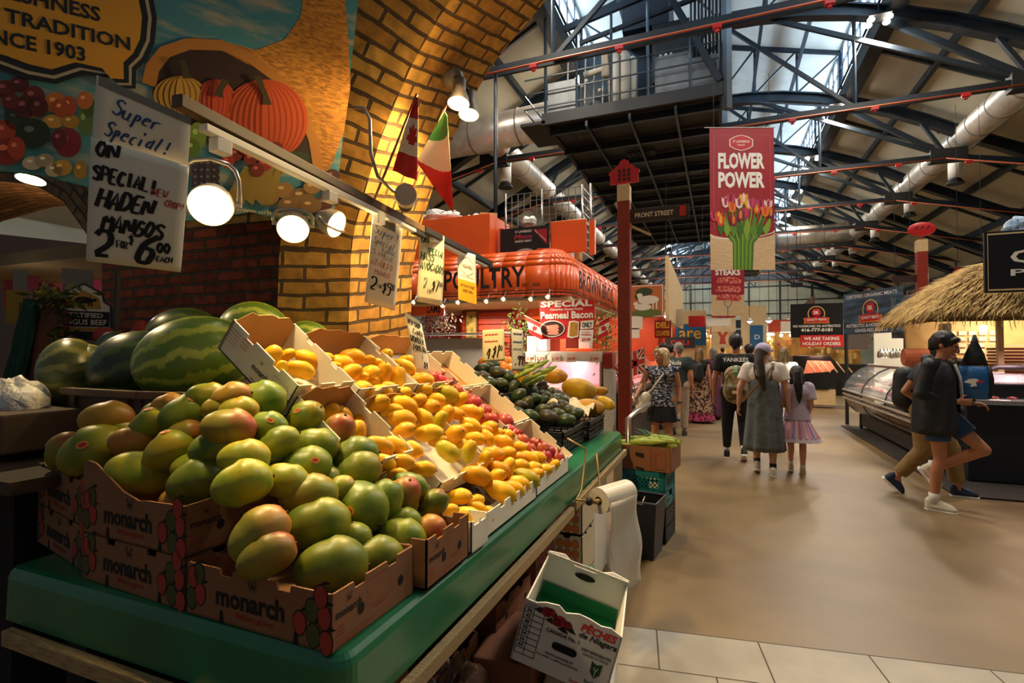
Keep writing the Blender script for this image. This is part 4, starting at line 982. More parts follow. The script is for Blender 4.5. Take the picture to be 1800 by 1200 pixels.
for i,(k,x,y,L,a,v) in enumerate(ATA):
    off=0
    if i>=96: off=-.05
    if 530<x<640 and 700<y<770: off=-.045
    if x>770 and y>865 and x<865: off=-.035
    place(k,x,y,L,a,v,False,off,('golden mango ' if k=='a' else 'greener golden mango ')+az_(x,y),'small golden mangoes')
for i,(x,y,L) in enumerate([(773,669,24),(787,678,24),(801,688,24),(832,709,28),(850,724,26),(862,738,26),(844,736,22),(887,743,30),(916,776,26),(929,790,24),(950,790,28),(963,796,26),(979,807,26),(958,803,22),(762,664,22),(820,700,22),(905,765,22),(895,757,20),(938,782,22)]):
    place('p',x,y,L,random.uniform(30,150),.3,False,-.015,'red pomegranate in the %s carton of the three'%('upper' if x<815 else 'middle' if x<900 else 'lowest'),'pomegranates',cat='pomegranate')
# straw and netting in the pomegranate cartons
def ava(x,y,off=0):
    d=ray(x,y); w=(.64+off-EYE)/(d.z+.47*d.x); return CAM+d*w, w
AV=[(797,655,22,0,'v'),(806,667,22,10,'b'),(819,655,28,10,'v'),(846,651,30,30,'v'),(832,667,30,60,'v'),(867,642,24,0,'v'),(856,643,24,0,'v'),(873,655,30,0,'b'),(859,674,30,0,'v'),(879,674,26,0,'v'),(893,663,30,-30,'v'),(901,681,28,60,'v'),(926,670,28,-10,'v'),(930,679,28,-10,'v'),(934,690,30,-70,'v'),(952,680,24,60,'b'),(970,688,20,0,'v'),(911,697,32,45,'v'),(957,696,28,-10,'b'),(884,715,36,70,'b'),(925,711,30,60,'v'),(952,704,26,30,'v'),(980,693,24,0,'b'),(984,703,30,-8,'v'),(972,716,26,0,'b'),(990,715,26,-50,'b'),(907,725,28,0,'v'),(931,731,30,-5,'v'),(953,721,28,20,'v'),(963,733,34,-8,'b'),(995,739,34,10,'v'),(1011,728,32,20,'v'),(1000,722,26,0,'v'),(940,700,26,0,'v'),(915,712,24,0,'b'),(970,702,24,0,'v'),(980,728,26,0,'v'),(848,662,26,0,'b'),(812,650,22,0,'b')]
for x,y,L,a,k in AV:
    place(k,x,y,L,a,random.choice((0,.3)),False,-.01,('dark ripe avocado' if k=='b' else 'green avocado')+(' in the front black crate' if y>690 or x>905 else ' in the rear black crate'),'avocados',cat='avocado',surf=ava)
for x,y,L in [(857,634,20),(869,636,18),(885,637,22),(895,639,20),(898,651,22),(908,656,22),(918,660,20),(926,657,20),(886,648,20),(918,664,18),(905,645,18),(878,641,18),(850,638,18),(931,663,18)]:
    place('c',x,y,L,0,.3,False,0,'orange piled behind the avocados','oranges',cat='orange',surf=ava)
FM['m'];
for x,y,L,a,lb in [(1018,684,58,-12,'smooth yellow melon wrapped in paper, upper one'),(1036,716,50,-5,'rough round yellow melon at the crate front'),(975,661,42,0,'yellow papaya behind the avocados'),(1064,708,34,-25,'small yellow melon at the right crate edge'),(1056,687,18,0,'tiny yellow melon in the paper at right')]:
    place('m',x,y,L,a,.2,False,0,lb,'yellow melons',cat='melon',surf=ava)
# ================================================================ LIGHT TRACK AND SPOTS
def track():
    a=atd(322,196,1.36); b=atd(862,462,3.75); b.z=a.z-.01
    d=(b-a).normalized(); side=d.cross(Zv).normalized()
    t=thing('light_track','long wooden batten with white lighting track crossing above the fruit','light track',a)
    MB().bar(a-d*.02+Zv*.02,b,.035,.035).build('wood_batten',mat('dark varnished batten','#5a4326',.6,var=.2,vscale=5),t,bevel=.003)
    MB().bar(a+d*.06+Zv*-.016,a+d*1.35+Zv*-.016,.03,.022).bar(a+d*1.5+Zv*-.016,b-d*.1+Zv*-.016,.03,.022).build('white_rail',M_white,t,bevel=.002)
    mb=MB(); mb.bar(a+d*1.3+Zv*-.02,a+d*1.42+Zv*-.02,.034,.02); mb.build('black_joint',M_black,t)
    MB().bar(b-d*1.1+Zv*.01+side*.02,b-d*.02+Zv*.01+side*.02,.008,.03).build('dark_strip',M_black,t)
    mb=MB(); mb.tube([b-d*.1+Zv*.03,b+d*.02+Zv*.02,b+d*.06+Zv*-.03,b+d*.05+Zv*-.1],.008); mb.build('end_cable',M_black,t,smooth=True)
    return a,d
TA,TD=track()
def spot(i,px,py,w,diam,aim,label,power,beam=None,yoke=True,ax=None):
    c=atd(px,py,w); aim=V(aim).normalized(); R=aim.to_track_quat('Z','Y').to_matrix()
    t=thing('track_spotlight',label,'lamp',c,group='lit track spotlights'); r=diam/2
    # PAR bulb : white ring, glowing face, tapering back
    MB().lathe([(r,-.0),(r*1.04,-.012),(r*.95,-.05),(r*.62,-.085),(r*.45,-.11),(0,-.112)],c,28,R).build('bulb_body',mat('spot housing cream','#d8cbb0',.4),t,smooth=True)
    MB().lathe([(0,.004),(r*.6,.003),(r*.93,-.001)],c,28,R).build('glowing_face',M_lamp,t,smooth=True)
    top=TA+TD*((c-TA).dot(TD)); top.z=TA.z-.03
    MB().box(top+Zv*-.018,(.035,.05,.04)).build('track_adapter',M_white,t,bevel=.003)
    if yoke:
        s=TD.cross(Zv).normalized() if ax is None else V(ax).normalized(); s=aim.cross(Zv).normalized(); hub=c-aim*.045; m=V((c.x,c.y,top.z-.05))
        P=[hub+s*(r*1.22)]+[hub.lerp(m,k)+s*(r*1.22*math.sqrt(max(0,1-k**6))) for k in(.3,.6,.8,.92)]+[m]+[hub.lerp(m,k)-s*(r*1.22*math.sqrt(max(0,1-k**6))) for k in(.92,.8,.6,.3)]+[hub-s*(r*1.22)]
        MB().tube(P,.007,6).build('yoke',M_chrome,t,smooth=True)
        b=MB(); b.cyl(hub+s*r*.9,hub+s*(r*1.32),.008); b.cyl(hub-s*r*.9,hub-s*(r*1.32),.008); b.build('yoke_screws',M_white,t)
    light('SPOT','spot_beam',c+aim*.02,power,(1,.77,.36),.035,c+V(beam or aim),spot=125,blend=.8)
    return t
spot(0,370,362,1.48,.115,(.62,-.62,-.46),'biggest lit spotlight hanging beside the mango price sign',27,(.50,-.28,-.70))
spot(1,515,403,2.0,.115,(.55,-.6,-.62),'second lit spotlight on the track, with a tall wire yoke',32,(.45,-.18,-.85))
spot(2,592,395,2.35,.12,(.95,.1,-.45),'third lit spotlight on the track, turned side-on',27)
# spotlight pair on the brick arch
def archlamp():
    t=thing('wall_lamp','pair of lit floodlights on a grey bracket fixed to the brick arch','lamp',atd(800,150,2.72))
    c1=atd(806,182,2.55); c2=atd(824,202,2.72); j=atd(800,135,2.72)
    MB().sph(j,.045).cyl(j,j+V((-.05,.02,-.02)),.05,n=12).build('junction_box',mat('grey cast metal','#6d675e',.5,.4),t,smooth=True)
    for c in(c1,c2):
        aim=V((.05,-.25,-1)).normalized(); R=aim.to_track_quat('Z','Y').to_matrix(); r=.055
        g=MB().lathe([(r,0),(r*.9,-.03),(r*.55,-.075),(r*.5,-.14),(0,-.145)],c,20,R).build('lamp_shell',mat('grey cast metal','#6d675e',.5,.4),t,smooth=True)
        MB().lathe([(0,.004),(r*.93,0)],c,20,R).build('glowing_face',M_lamp,g,smooth=True)
        MB().cyl(c-aim*.12,j,.014).build('arm',M_black,t)
        light('SPOT','arch_beam',c+aim*.03,62,(1,.66,.26),.04,c+aim+V((-.35,0,0)),spot=175,blend=.5)
light('POINT','arch_spill',atd(806,176,2.5),13,(1,.66,.28),.05)
archlamp()
# conduit and round box on the pier
t=thing('electrical_conduit','grey bent conduit with round white cover on the brick pier','conduit',atd(640,250,2.55))
P=[atd(612,188,2.3),atd(640,190,2.3),atd(650,210,2.3),atd(652,270,2.32),atd(664,310,2.35),atd(690,335,2.4),atd(712,345,2.42)]
MB().tube(P,.008,8).build('pipe',M_chrome,t,smooth=True)
c=atd(714,348,2.42); MB().cyl(c,c+V((.03,-.05,0)),.05,n=20).build('cover',mat('grey white cover','#b8b0a4',.5),t,smooth=False); MB().cyl(c,c+V((-.05,.07,-.01)),.035,n=14).build('socket',M_black,t,smooth=False)
# ================================================================ FLAGS
def flag(label,pole,cloth,cols,nm,emblem=None):
    t=thing('flag',label,'flag',pole[0]); MB().tube(pole,.006,8).build('flag_pole',mat('brown wooden pole','#7a5230',.6),t,smooth=True)
    # cloth: grid between hoist edge points and fly edge points in 3D
    H_,Fl=cloth; n=70; hh,_=interp([V(p) for p in H_],n); ff,_=interp([V(p) for p in Fl],n); nu=44
    b=MB(); nrm=(CAM-hh[0]).normalized()
    for i in range(n):
        for j in range(nu):
            q=[]
            for ii,jj in((i,j),(i+1,j),(i+1,j+1),(i,j+1)):
                u=jj/nu; v=ii/n; p=hh[ii].lerp(ff[ii],u)+nrm*(.012*math.sin(u*9+v*3)*(.3+v)); q.append(p)
            b.cur=cols(i/n,(j+.5)/nu); b.add(q,[(0,1,2,3)])
    o=b.build('cloth',nm,t,smooth=True,solid=.0015); return t
FR=mat('flag red','#c41f1c',.8,bump=.1,bscale=30); FW_=mat('flag white','#f0e2cc',.8); FG=mat('flag green','#2f7a2c',.8)
def can(v,u):
    # v down the hoist, u across: folded flag hanging, leaf seen half
    if v<.26 : return 0
    if v>.72: return 0
    a=(v-.49)/.23; b_=(u-.62)/.55
    th=math.atan2(b_*1.1,-a); rr_=math.hypot(a,b_*1.1); k=.42+.30*abs(math.cos(th*3.5))**1.5+.12*abs(math.cos(th*10))
    leaf=rr_<k*(.9 if a<.45 else .35)
    return 0 if leaf else 1
flag('Canadian flag hanging furled from a pole on the arch',[atd(733,165,2.35),atd(640,395,2.5)],([atd(731,170,2.34),atd(712,225,2.38),atd(690,300,2.42)],[atd(735,172,2.32),atd(735,230,2.3),atd(733,318,2.3)]),can,[FR,FW_])
flag('Italian flag in green, white and red hanging from a pole on the arch',[atd(792,165,2.62),atd(722,340,2.7),atd(690,410,2.75)],([atd(782,196,2.6),atd(757,238,2.6),atd(732,285,2.6)],[atd(786,204,2.5),atd(792,290,2.48),atd(797,375,2.48)]),lambda v,u:(0 if u*.35+v*.9<.50 else 1 if u*.35+v*.9<.86 else 2),[FG,FW_,FR])
# ================================================================ PAPER SIGNS
def paper(name,label,TL,TR_,BL,BR,w,texts,m=M_off,curl=.012,cat='sign',group=None,parts=None,w2=None,tape=None,printed=None,back=None):
    """sheet through four corners on rays at depth w (w2 = depth of the right side)"""
    w2=w2 or w; a=atd(*TL,w); b=atd(*TR_,w2); c=atd(*BL,w); d=atd(*BR,w2)
    t=thing(name,label,cat,(a+b)/2,group=group)
    ax=(b-a); W_=ax.length; ax.normalize(); dn=((c-a)+(d-b))/2; Hh=dn.length; nrm=ax.cross(-dn.normalized()).normalized()
    def f(u,v):
        p=(a.lerp(b,u)).lerp(c.lerp(d,u),v); return p+nrm*(curl*(math.sin(v*3.0)*math.sin(u*2.6+.3)-.9*v*v*(u if u>.5 else 1-u)))
    s=MB().grid(lambda u,v:f(u,1-v),8,12).build('paper_sheet',m,t,smooth=True,solid=.0006)
    ay=-dn.normalized(); o=(c)+nrm*.0
    if tape:
        for(u0,v0,u1,v1) in tape:
            q=MB().grid(lambda u,v:f(u0+(u1-u0)*u,v1-(v1-v0)*v)+nrm*.0016,6,3).build('tape',mat('grey duct tape','#77726a',.5),t)
    groups={}
    for it in texts:                         # (text,u,v,height,width per char,color,slant)
        groups.setdefault(it[5],[]).append(it)
    for colr,L in groups.items():
        mb=MB()
        for (s_,u,v,h,cwid,_,sl,pen) in L:
            n0=len(mb.v)
            hand(mb,s_,V((0,0,0)),(1,0,0),(0,1,0),cwid*W_,h*Hh,pen=pen,slant=sl,seed=len(s_))
            for i in range(n0,len(mb.v)):
                q=mb.v[i]; uu=u+q.x/W_; vv=v-q.y/Hh; mb.v[i]=f(uu,vv)+nrm*.0025
        mb.build('handwriting',colr,t)
    return t,f,nrm,W_,Hh
INK=mat('black marker','#100e0c',.7); INKB=mat('blue marker','#1b3f78',.7); INKR=mat('red marker','#b2352a',.7); INKG=mat('green marker','#1f4a2e',.7); INKH=mat('grey faded marker','#6f7a85',.8)
P1=.0042
paper('paper_sign','white handwritten super special sheet taped above the haden mango sign',(170,132),(336,208),(161,248),(330,296),1.24,
 [('Super',.16,.50,.28,.082,INKB,.35,.0022),('Special!',.10,.86,.25,.068,INKB,.35,.0022)],w2=1.36,curl=.004,tape=[(.02,.0,1.0,.14)])
paper('paper_sign','handwritten haden mangos price sheet, 2 for 6 dollars',(160,240),(333,292),(150,458),(318,478),1.23,
 [('ON',.05,.14,.13,.09,INK,.1,.0036),('SPECIAL!',.03,.34,.12,.065,INK,.1,.0036),('NEW',.62,.36,.07,.045,INKR,.2,.0013),('CROP!',.76,.43,.06,.035,INKR,.2,.0013),('HADEN',.08,.55,.15,.09,INK,.25,.0042),('MANGOS',.14,.74,.14,.085,INK,.2,.0038),('2',.07,.95,.2,.15,INK,.1,.006),('FOR',.30,.86,.06,.03,INK,0,.0014),('$',.42,.83,.09,.05,INK,0,.002),('6',.50,.97,.25,.16,INK,.2,.0065),('00',.72,.85,.09,.06,INK,0,.003),('EACH',.72,.93,.05,.035,INK,.1,.0016)],w2=1.34,curl=.012)
paper('paper_sign','handwritten super special large size mango sheet on the brick pier',(655,375),(708,402),(642,530),(695,546),2.35,
 [('Super!',.06,.20,.10,.11,INKB,.3,.0015),('Special',.06,.32,.09,.08,INKB,.3,.0013),('LARGE',.38,.38,.05,.07,INKH,.1,.0014),('SIZE',.42,.46,.05,.07,INKH,.1,.0014),('Sweet',.08,.44,.06,.07,INKR,.1,.0012),('ATAULFO',.06,.56,.07,.08,INKR,.1,.0013),('MANGO',.2,.66,.06,.08,INKR,.1,.0012),('2',.10,.84,.14,.16,INK,.1,.004),('FOR',.32,.8,.04,.04,INK,0,.001),('$5',.48,.85,.14,.12,INK,.1,.0035),('00',.76,.78,.08,.06,INK,0,.0018)],w2=2.45,curl=.01,tape=[(.1,-.03,.75,.09)])
paper('paper_sign','handwritten hass avocados price sheet, 2 for 7 dollars',(737,398),(781,415),(734,530),(779,537),2.75,
 [('FROM',.05,.06,.03,.05,INKH,0,.001),('ON',.05,.20,.09,.12,INKG,.2,.003),('SPECIAL',.28,.32,.08,.08,INKG,.2,.003),('HASS',.05,.42,.1,.1,INKG,.2,.003),('AVOCADOS',.04,.55,.1,.095,INKG,.2,.003),('2',.18,.80,.13,.1,INK,.1,.002),('FOR',.35,.85,.04,.04,INK,0,.0012),('$7',.50,.82,.15,.12,INK,.1,.0038),('00',.82,.74,.06,.06,INK,0,.0018)],w2=2.9,curl=.01,m=mat('cream paper','#e8deb4',.8),tape=[(.35,.0,.95,.06)])
M_bill=mat('white printed card','#ece6da',.6)
tt,f,nr,w_,h_=paper('hanging_sign','white and yellow printed sweet corn farm sign hanging from the track end','' or (804,438),(836,448),(806,526),(838,535),3.2,[],m=M_bill,w2=3.3,curl=.002)
mb=MB()
def put(mb,f,nr,W_,Hh,s,u,v,wd,ht,bold=.01):
    n0=len(mb.v); text(mb,s,(0,0,0),(1,0,0),(0,1,0),w=wd,h=ht,bold=bold)
    for i in range(n0,len(mb.v)): q=mb.v[i]; mb.v[i]=f(u+q.x,v-q.y)+nr*.0022
put(mb,f,nr,w_,h_,'WELSH BROS.',.22,.33,.56,.07,.02)
for i in range(6):
    a0,a1=math.radians(60*i+30),math.radians(60*i+90); p=[(.5+.38*math.cos(a),.29-.2*math.sin(a)) for a in(a0,a1)]
    q=[f(*p[0])+nr*.002,f(*p[1])+nr*.002,f(p[1][0]*.96+.02,p[1][1]*.96+.0116)+nr*.002,f(p[0][0]*.96+.02,p[0][1]*.96+.0116)+nr*.002]; mb.add(q,[(0,1,2,3)])
put(mb,f,nr,w_,h_,'Premium Fresh Produce',.18,.52,.64,.03,.01); put(mb,f,nr,w_,h_,"ONTARIO'S FINEST",.1,.72,.8,.06,.02); put(mb,f,nr,w_,h_,'SWEET CORN',.22,.82,.56,.06,.02)
mb.build('lettering',M_blackt,tt)
MB().grid(lambda u,v:f(u,1-(.0+v*.42))+nr*.001,6,6).build('yellow_panel',mat('sunny yellow card','#e6a81e',.6),tt)
paper('paper_sign','handwritten candy wonder pomegranate sign leaning over the fruit',(712,553),(741,570),(733,655),(758,656),2.55,
 [('NEW CROP',.05,.14,.1,.08,INK,.2,.002),('CANDY',.22,.30,.11,.11,INK,.2,.002),('WONDER',.0,.46,.12,.11,INK,.1,.0024),('POMEGRA',.05,.60,.1,.1,INK,.2,.0024),('1',.5,.74,.08,.08,INK,0,.0018),('$4',.55,.92,.14,.14,INK,.1,.0028)],w2=2.62,curl=.012,tape=[(.0,-.05,.9,.07)])
paper('paper_sign','cream handwritten 4 for 1 dollar sign among the oranges',(848,580),(886,578),(848,636),(887,634),3.6,
 [('~~~~',.1,.25,.15,.12,INKR,.2,.002),('~~~~~',.08,.45,.13,.1,INKR,.2,.002),('4',.15,.92,.36,.16,INK,.2,.004),('$1',.42,.9,.4,.14,INK,.2,.004),('00',.75,.68,.16,.07,INK,0,.002)],m=mat('cream paper','#e8deb4',.8),w2=3.6)
paper('paper_sign','narrow grey handwritten 99 cent sign beside the oranges',(899,578),(919,580),(900,652),(921,652),3.5,
 [('~~~',.15,.2,.14,.2,INKB,.1,.0022),('~~~~',.1,.38,.13,.15,INKB,.1,.002),('~~~~',.1,.55,.13,.15,INKH,.1,.002),('.99',.2,.86,.22,.2,INK,.1,.004)],m=mat('bluish grey paper','#b9bcc0',.7),w2=3.5)
# ================================================================ POSTS AND STREET SIGN
M_awn=mat('orange vinyl awning','#f0601a',.4,var=.04,vscale=2,coat=.2)
M_rw=mat('rust red painted wood','#b5391a',.55,var=.12,vscale=3)
M_tan=mat('tan fascia board','#d9bd8c',.7,var=.06)
M_beige=mat('beige board','#d8c49a',.8)
M_pink=mat('pink meat','#c4585a',.4,var=.3,vscale=14,bump=.2,bscale=40)
M_meat=mat('red meat','#b8281f',.35,col2='#e8a090',vscale=18,cramp=(.45,.62),bump=.3,bscale=50)
M_clear=mat('display glass','#eef4f4',.03,trans=.0,alpha=.16,spec=.8)
M_gold=mat('gold lettering','#d8b45a',.5); M_wl=mat('white lettering','#efe9df',.6); M_yl=mat('yellow lettering','#e8b020',.5)
def U(x,y,z): return V((x,y,z))
def post(label,x,y,h,top):
    t=thing('street_post',label,'post',(x,y,0)); MB().box((x,y,h/2-.10),(.145,.145,h-.20)).build('shaft',M_red,t,bevel=.008)
    MB().box((x,y,h-.10),(.148,.148,.20)).build('pale_cap',M_tan,t,bevel=.005); 
    return t
t=post('tall rust red post carrying the street sign',-1.06,6.3,3.55,None)
b=MB(); pts=[(-.17,0),(.17,0),(.17,.12),(.185,.12),(.185,.15),(.12,.19),(.12,.2),(.055,.24),(.055,.27),(.02,.29),(0,.3),(-.02,.29),(-.055,.27),(-.055,.24),(-.12,.2),(-.12,.19),(-.185,.15),(-.185,.12),(-.17,.12)]
b.prism(pts,U(-1.06,6.29,3.58),X,Zv,Y,.02).cyl(U(-1.06,6.3,3.5),U(-1.06,6.3,3.6),.012); b.build('market_hall_emblem',M_redp,t)
b=MB()
for i in range(3):
    for j in range(3): b.box((-1.115+i*.055,6.288,3.63+j*.055),(.03,.004,.038))
b.build('emblem_windows',M_blackt,t)
s=thing('street_sign','dark front street sign board with small red square, projecting from post','sign',U(-.65,6.3,3.16))
s0=aty(1101,398,6.3); s1=aty(1209,381,6.3); ax=(s1-s0).normalized(); ax=X; s0=U(-.98,6.3,3.10)
MB().box((-.65,6.3,3.175),(.68,.03,.165)).build('sign_board',mat('dark brown sign','#33231e',.5),s,bevel=.004)
b=MB(); text(b,'FRONT STREET',U(-.93,6.283,3.145),X,Zv,w=.44,h=.058,bold=.02); b.build('lettering',mat('cream lettering','#e8d8b8',.5),s)
MB().box((-.385,6.281,3.18),(.07,.004,.12)).build('red_square',M_redp,s)
b=MB(); b.bar(U(-1.06,6.3,3.1),U(-.75,6.3,2.93),.02,.03); b.bar(U(-1.16,6.3,3.36),U(-1.03,6.3,3.1),.03,.05); b.build('bracket',M_chrome,s)
t=post('rust red post with a red loaf shaped disc on top, by thatch roof',3.17,10.65,3.42,None)
MB().sph(U(3.17,10.62,3.6),(.20,.03,.12),18,10).cyl(U(3.17,10.65,3.4),U(3.17,10.63,3.52),.015).build('loaf_emblem',M_redp,t,smooth=True)
b=MB()
for i in(-1,0,1): b.bar(U(3.17+i*.08-.02,10.588,3.6),U(3.17+i*.08+.02,10.588,3.65),.005,.014)
b.build('loaf_slashes',M_blackt,t)
MB().box((2.93,10.66,2.78),(.35,.02,.12)).build('sign_arm',mat('dark brown sign','#33231e',.5),t)
# ================================================================ HANGING BANNERS
M_bred=mat('crimson banner vinyl','#9c1524',.55,var=.06,vscale=2)
def banner(label,TL,TRx,BLy,w,deep,paint,group=None):
    a=atd(*TL,w); b_=atd(TRx,TL[1],w); z0=atd(TL[0],BLy,w).z; W_=abs((b_-a).length); ax=(b_-a).normalized(); ax.z=0; ax.normalize()
    H_=a.z-z0; t=thing('hanging_banner',label,'banner',a+ax*W_/2,group=group); o=a-Zv*H_; n=ax.cross(Zv)
    # ax x Zv points toward the viewer?
    if n.dot(CAM-a)<0: n=-n
    MB().frame_box(o-n*.003,ax,Zv,n,W_,H_,.004).build('banner_cloth',M_bred,t)
    paint(t,o+n*.004,ax,W_,H_,n)
    b=MB(); b.cyl(a-ax*.12+Zv*.01,a+ax*(W_+.03)+Zv*.01,.012); b.build('top_rod',M_chrome,t)
    b=MB(); h9=max(.4,8.0-a.z); b.cyl(a+ax*.1,a+ax*.1+Zv*h9,.006,n=5); b.cyl(a+ax*(W_-.1),a+ax*(W_-.1)+Zv*h9,.006,n=5); b.build('suspension_wire',M_black,t); return t
def P2(b,pts,o,ax,W_,H_,off): 
    az=ax.cross(Zv); return b.add([o+ax*(x*W_)+Zv*(y*H_)+az*off for x,y in pts],[tuple(range(len(pts)))])
def flower(t,o,ax,W_,H_,n):
    sg=1 if ax.cross(Zv).dot(n)>0 else -1
    b=MB(); P2(b,[(0,0),(1,0),(1,.275)]+[(.5+.5*math.cos(a),.26-.04*math.sin(a)) for a in [math.pi*i/10 for i in range(1,10)]]+[(0,.255)],o,ax,W_,H_,sg*.002); b.build('wooden_table_print',mat('pale wood print','#d3b489',.7,var=.12,vscale=3,stretch=(2,2,20)),t)
    b=MB(); strip(b,[(.06*W_,.28*H_),(.06*W_,.95*H_),(.94*W_,.95*H_),(.94*W_,.3*H_)],.008,o,ax,Zv,sg*.003); b.build('border_line',mat('pink line','#c8747a',.6),t)
    b=MB(); strip(b,[((.5+.5*math.cos(a))*W_,(.262-.04*math.sin(a)+(.016 if True else 0)*math.cos(a))*H_) for a in [math.pi*i/14 for i in range(15)]],.02,o,ax,Zv,sg*.004); b.build('curved_line',M_wl,t)
    em=[(-.17,0),(-.17,.022),(-.1,.04),(0,.052),(.1,.04),(.17,.022),(.17,0),(.17,-.022),(.1,-.04),(0,-.052),(-.1,-.04),(-.17,-.022)]
    e=MB(); P2(e,[(x*1.08+.49,y*1.1+.895) for x,y in em],o,ax,W_,H_,sg*.003).m(1); P2(e,[(x+.49,y+.895) for x,y in em],o,ax,W_,H_,sg*.005); e.build('market_emblem',[M_wl,M_redp],t)
    b=MB(); text(b,'ST LAWRENCE',o+ax*.36*W_+Zv*.895*H_+n*.007,ax,Zv,w=.26*W_,h=.018*H_,bold=.01); text(b,'MARKET',o+ax*.43*W_+Zv*.873*H_+n*.007,ax,Zv,w=.12*W_,h=.011*H_)
    text(b,'FLOWER',o+ax*.13*W_+Zv*.71*H_+n*.005,ax,Zv,w=.72*W_,h=.115*H_,bold=.045); text(b,'POWER',o+ax*.13*W_+Zv*.575*H_+n*.005,ax,Zv,w=.72*W_,h=.115*H_,bold=.045); b.build('lettering',M_wl,t)
    gr=[mat('leaf print '+h,h,.7) for h in('#3c6a20','#7ea030','#5a8426')]
    b=MB(); rnd=random.Random(3)
    for i in range(16):
        u=i/15; top=(.12+.8*u,.36+.1*math.sin(u*3.1)); mid=(.36+.3*u,.19); bot=(.36+.28*u,.0)
        b.cur=i%3; strip(b,[(p[0]*W_,p[1]*H_) for p in(top,((top[0]+mid[0])/2,(top[1]+mid[1])/2-.02),mid,((mid[0]+bot[0])/2,.09),bot)],.035,o,ax,Zv,sg*(.006+i*.0002))
    for i in range(8):
        u=i/7; x=.15+.7*u; b.cur=i%3; P2(b,[(x,.2+.08*abs(u-.5)),(x+.07,.28),(x+.02+(u-.5)*.15,.38),(x-.04,.29)],o,ax,W_,H_,sg*(.0095+i*.0001))
    b.build('tulip_stems',gr,t)
    tc=[mat('tulip print '+h,h,.7) for h in('#d8452a','#c83a5a','#e8a826','#7a1f3c','#e8c8c0','#d87a20','#a8305a')]
    fl=[(.24,.475,4),(.32,.50,1),(.34,.44,5),(.45,.47,4),(.52,.50,2),(.60,.46,2),(.72,.43,0),(.78,.46,1),(.90,.455,4),(.94,.40,3),(.06,.38,1),(.13,.37,0),(.36,.345,3),(.55,.40,6),(.47,.38,3),(.66,.47,6),(.16,.345,0),(.85,.41,5)]
    b=MB()
    for i,(x,y,k) in enumerate(fl):
        b.cur=k; r=.062
        P2(b,[(x-r*1.05,y+.012),(x-r,y+.036),(x-r*.5,y+.025),(x,y+.045),(x+r*.5,y+.025),(x+r,y+.036),(x+r*1.05,y+.012),(x+r*.7,y-.028),(x,y-.042),(x-r*.7,y-.028)],o,ax,W_,H_,sg*(.012+i*.0003))
        b.cur=(k+2)%7; P2(b,[(x-r*.4,y+.02),(x,y+.042),(x+r*.4,y+.02),(x+r*.3,y-.02),(x-r*.3,y-.02)],o,ax,W_,H_,sg*(.0122+i*.0003))
    b.build('tulips',tc,t)
banner('big crimson flower power banner with a printed tulip bouquet',(1247,225),1360,475,12.0,None,flower)
def steaks(t,o,ax,W_,H_,n):
    sg=1 if ax.cross(Zv).dot(n)>0 else -1
    b=MB(); P2(b,[(0,0),(1,0),(1,.42),(.5,.38),(0,.42)],o,ax,W_,H_,sg*.002); b.build('pale_lower_field',mat('pale wood print','#d3b489',.7),t)
    b=MB(); text(b,'STEAKS',o+ax*.12*W_+Zv*.80*H_+n*.006,ax,Zv,w=.76*W_,h=.12*H_,bold=.04); b.build('lettering',M_wl,t)
    b=MB()
    for j in range(3):
        y=.70-j*.17; P2(b,[(.12,y-.05),(.2,y+.05),(.5,y+.07),(.85,y+.05),(.92,y-.02),(.85,y-.07),(.5,y-.06)],o,ax,W_,H_,sg*(.005+j*.001))
    b.build('steak_print',M_meat,t)
    b=MB(); strip(b,[(.4*W_,.32*H_),(.4*W_,.22*H_),(.5*W_,.16*H_),(.6*W_,.22*H_),(.6*W_,.32*H_)],.03,o,ax,Zv,sg*.006); strip(b,[(.5*W_,.17*H_),(.49*W_,0)],.035,o,ax,Zv,sg*.006); b.build('fork_print',M_chrome,t)
banner('crimson steaks banner with stacked meat print, behind the flower banner',(1250,478-12),1308,555,16.5,None,steaks)
def lob(t,o,ax,W_,H_,n):
    sg=1 if ax.cross(Zv).dot(n)>0 else -1
    b=MB(); P2(b,[(0,0),(1,0),(1,.9),(.5,.82),(0,.9)],o,ax,W_,H_,sg*.002); b.build('pale_field',mat('pale wood print','#d3b489',.7),t)
    b=MB(); P2(b,[(.35,.2),(.65,.2),(.6,.5),(.75,.75),(.6,.78),(.5,.6),(.4,.78),(.25,.75),(.4,.5)],o,ax,W_,H_,sg*.006); b.build('lobster_print',mat('lobster print','#b8402a',.6),t)
banner('pale banner showing a red lobster print, third one down the aisle',(1250,574),1290,612,26,None,lob)
def glass(t,o,ax,W_,H_,n):
    sg=1 if ax.cross(Zv).dot(n)>0 else -1
    b=MB(); P2(b,[(0,0),(1,0),(1,.82),(.5,.76),(0,.82)],o,ax,W_,H_,sg*.002); b.build('pale_field',mat('pale wood print','#d3b489',.7),t)
    b=MB(); P2(b,ellpts(.5,.62,.18,.2,16),o,ax,W_,H_,sg*.006); strip(b,[(.5*W_,.5*H_),(.5*W_,.05*H_)],.03,o,ax,Zv,sg*.006); b.build('spoon_print',M_chrome,t)
banner('pale banner with a printed spoon, between steaks and lobster banners',(1250,552),1293,583,22,None,glass)
def perf(t,o,ax,W_,H_,n):
    b=MB(); text(b,'PERFECT',o+ax*.1*W_+Zv*.42*H_+n*.006,ax,Zv,w=.8*W_,h=.2*H_,bold=.04); text(b,'MEAL',o+ax*.35*W_+Zv*.17*H_+n*.006,ax,Zv,w=.5*W_,h=.2*H_,bold=.04); b.build('lettering',M_wl,t)
banner('maroon perfect meal banner behind the thatch roof',(1677,470),1732,516,13.5,None,perf)
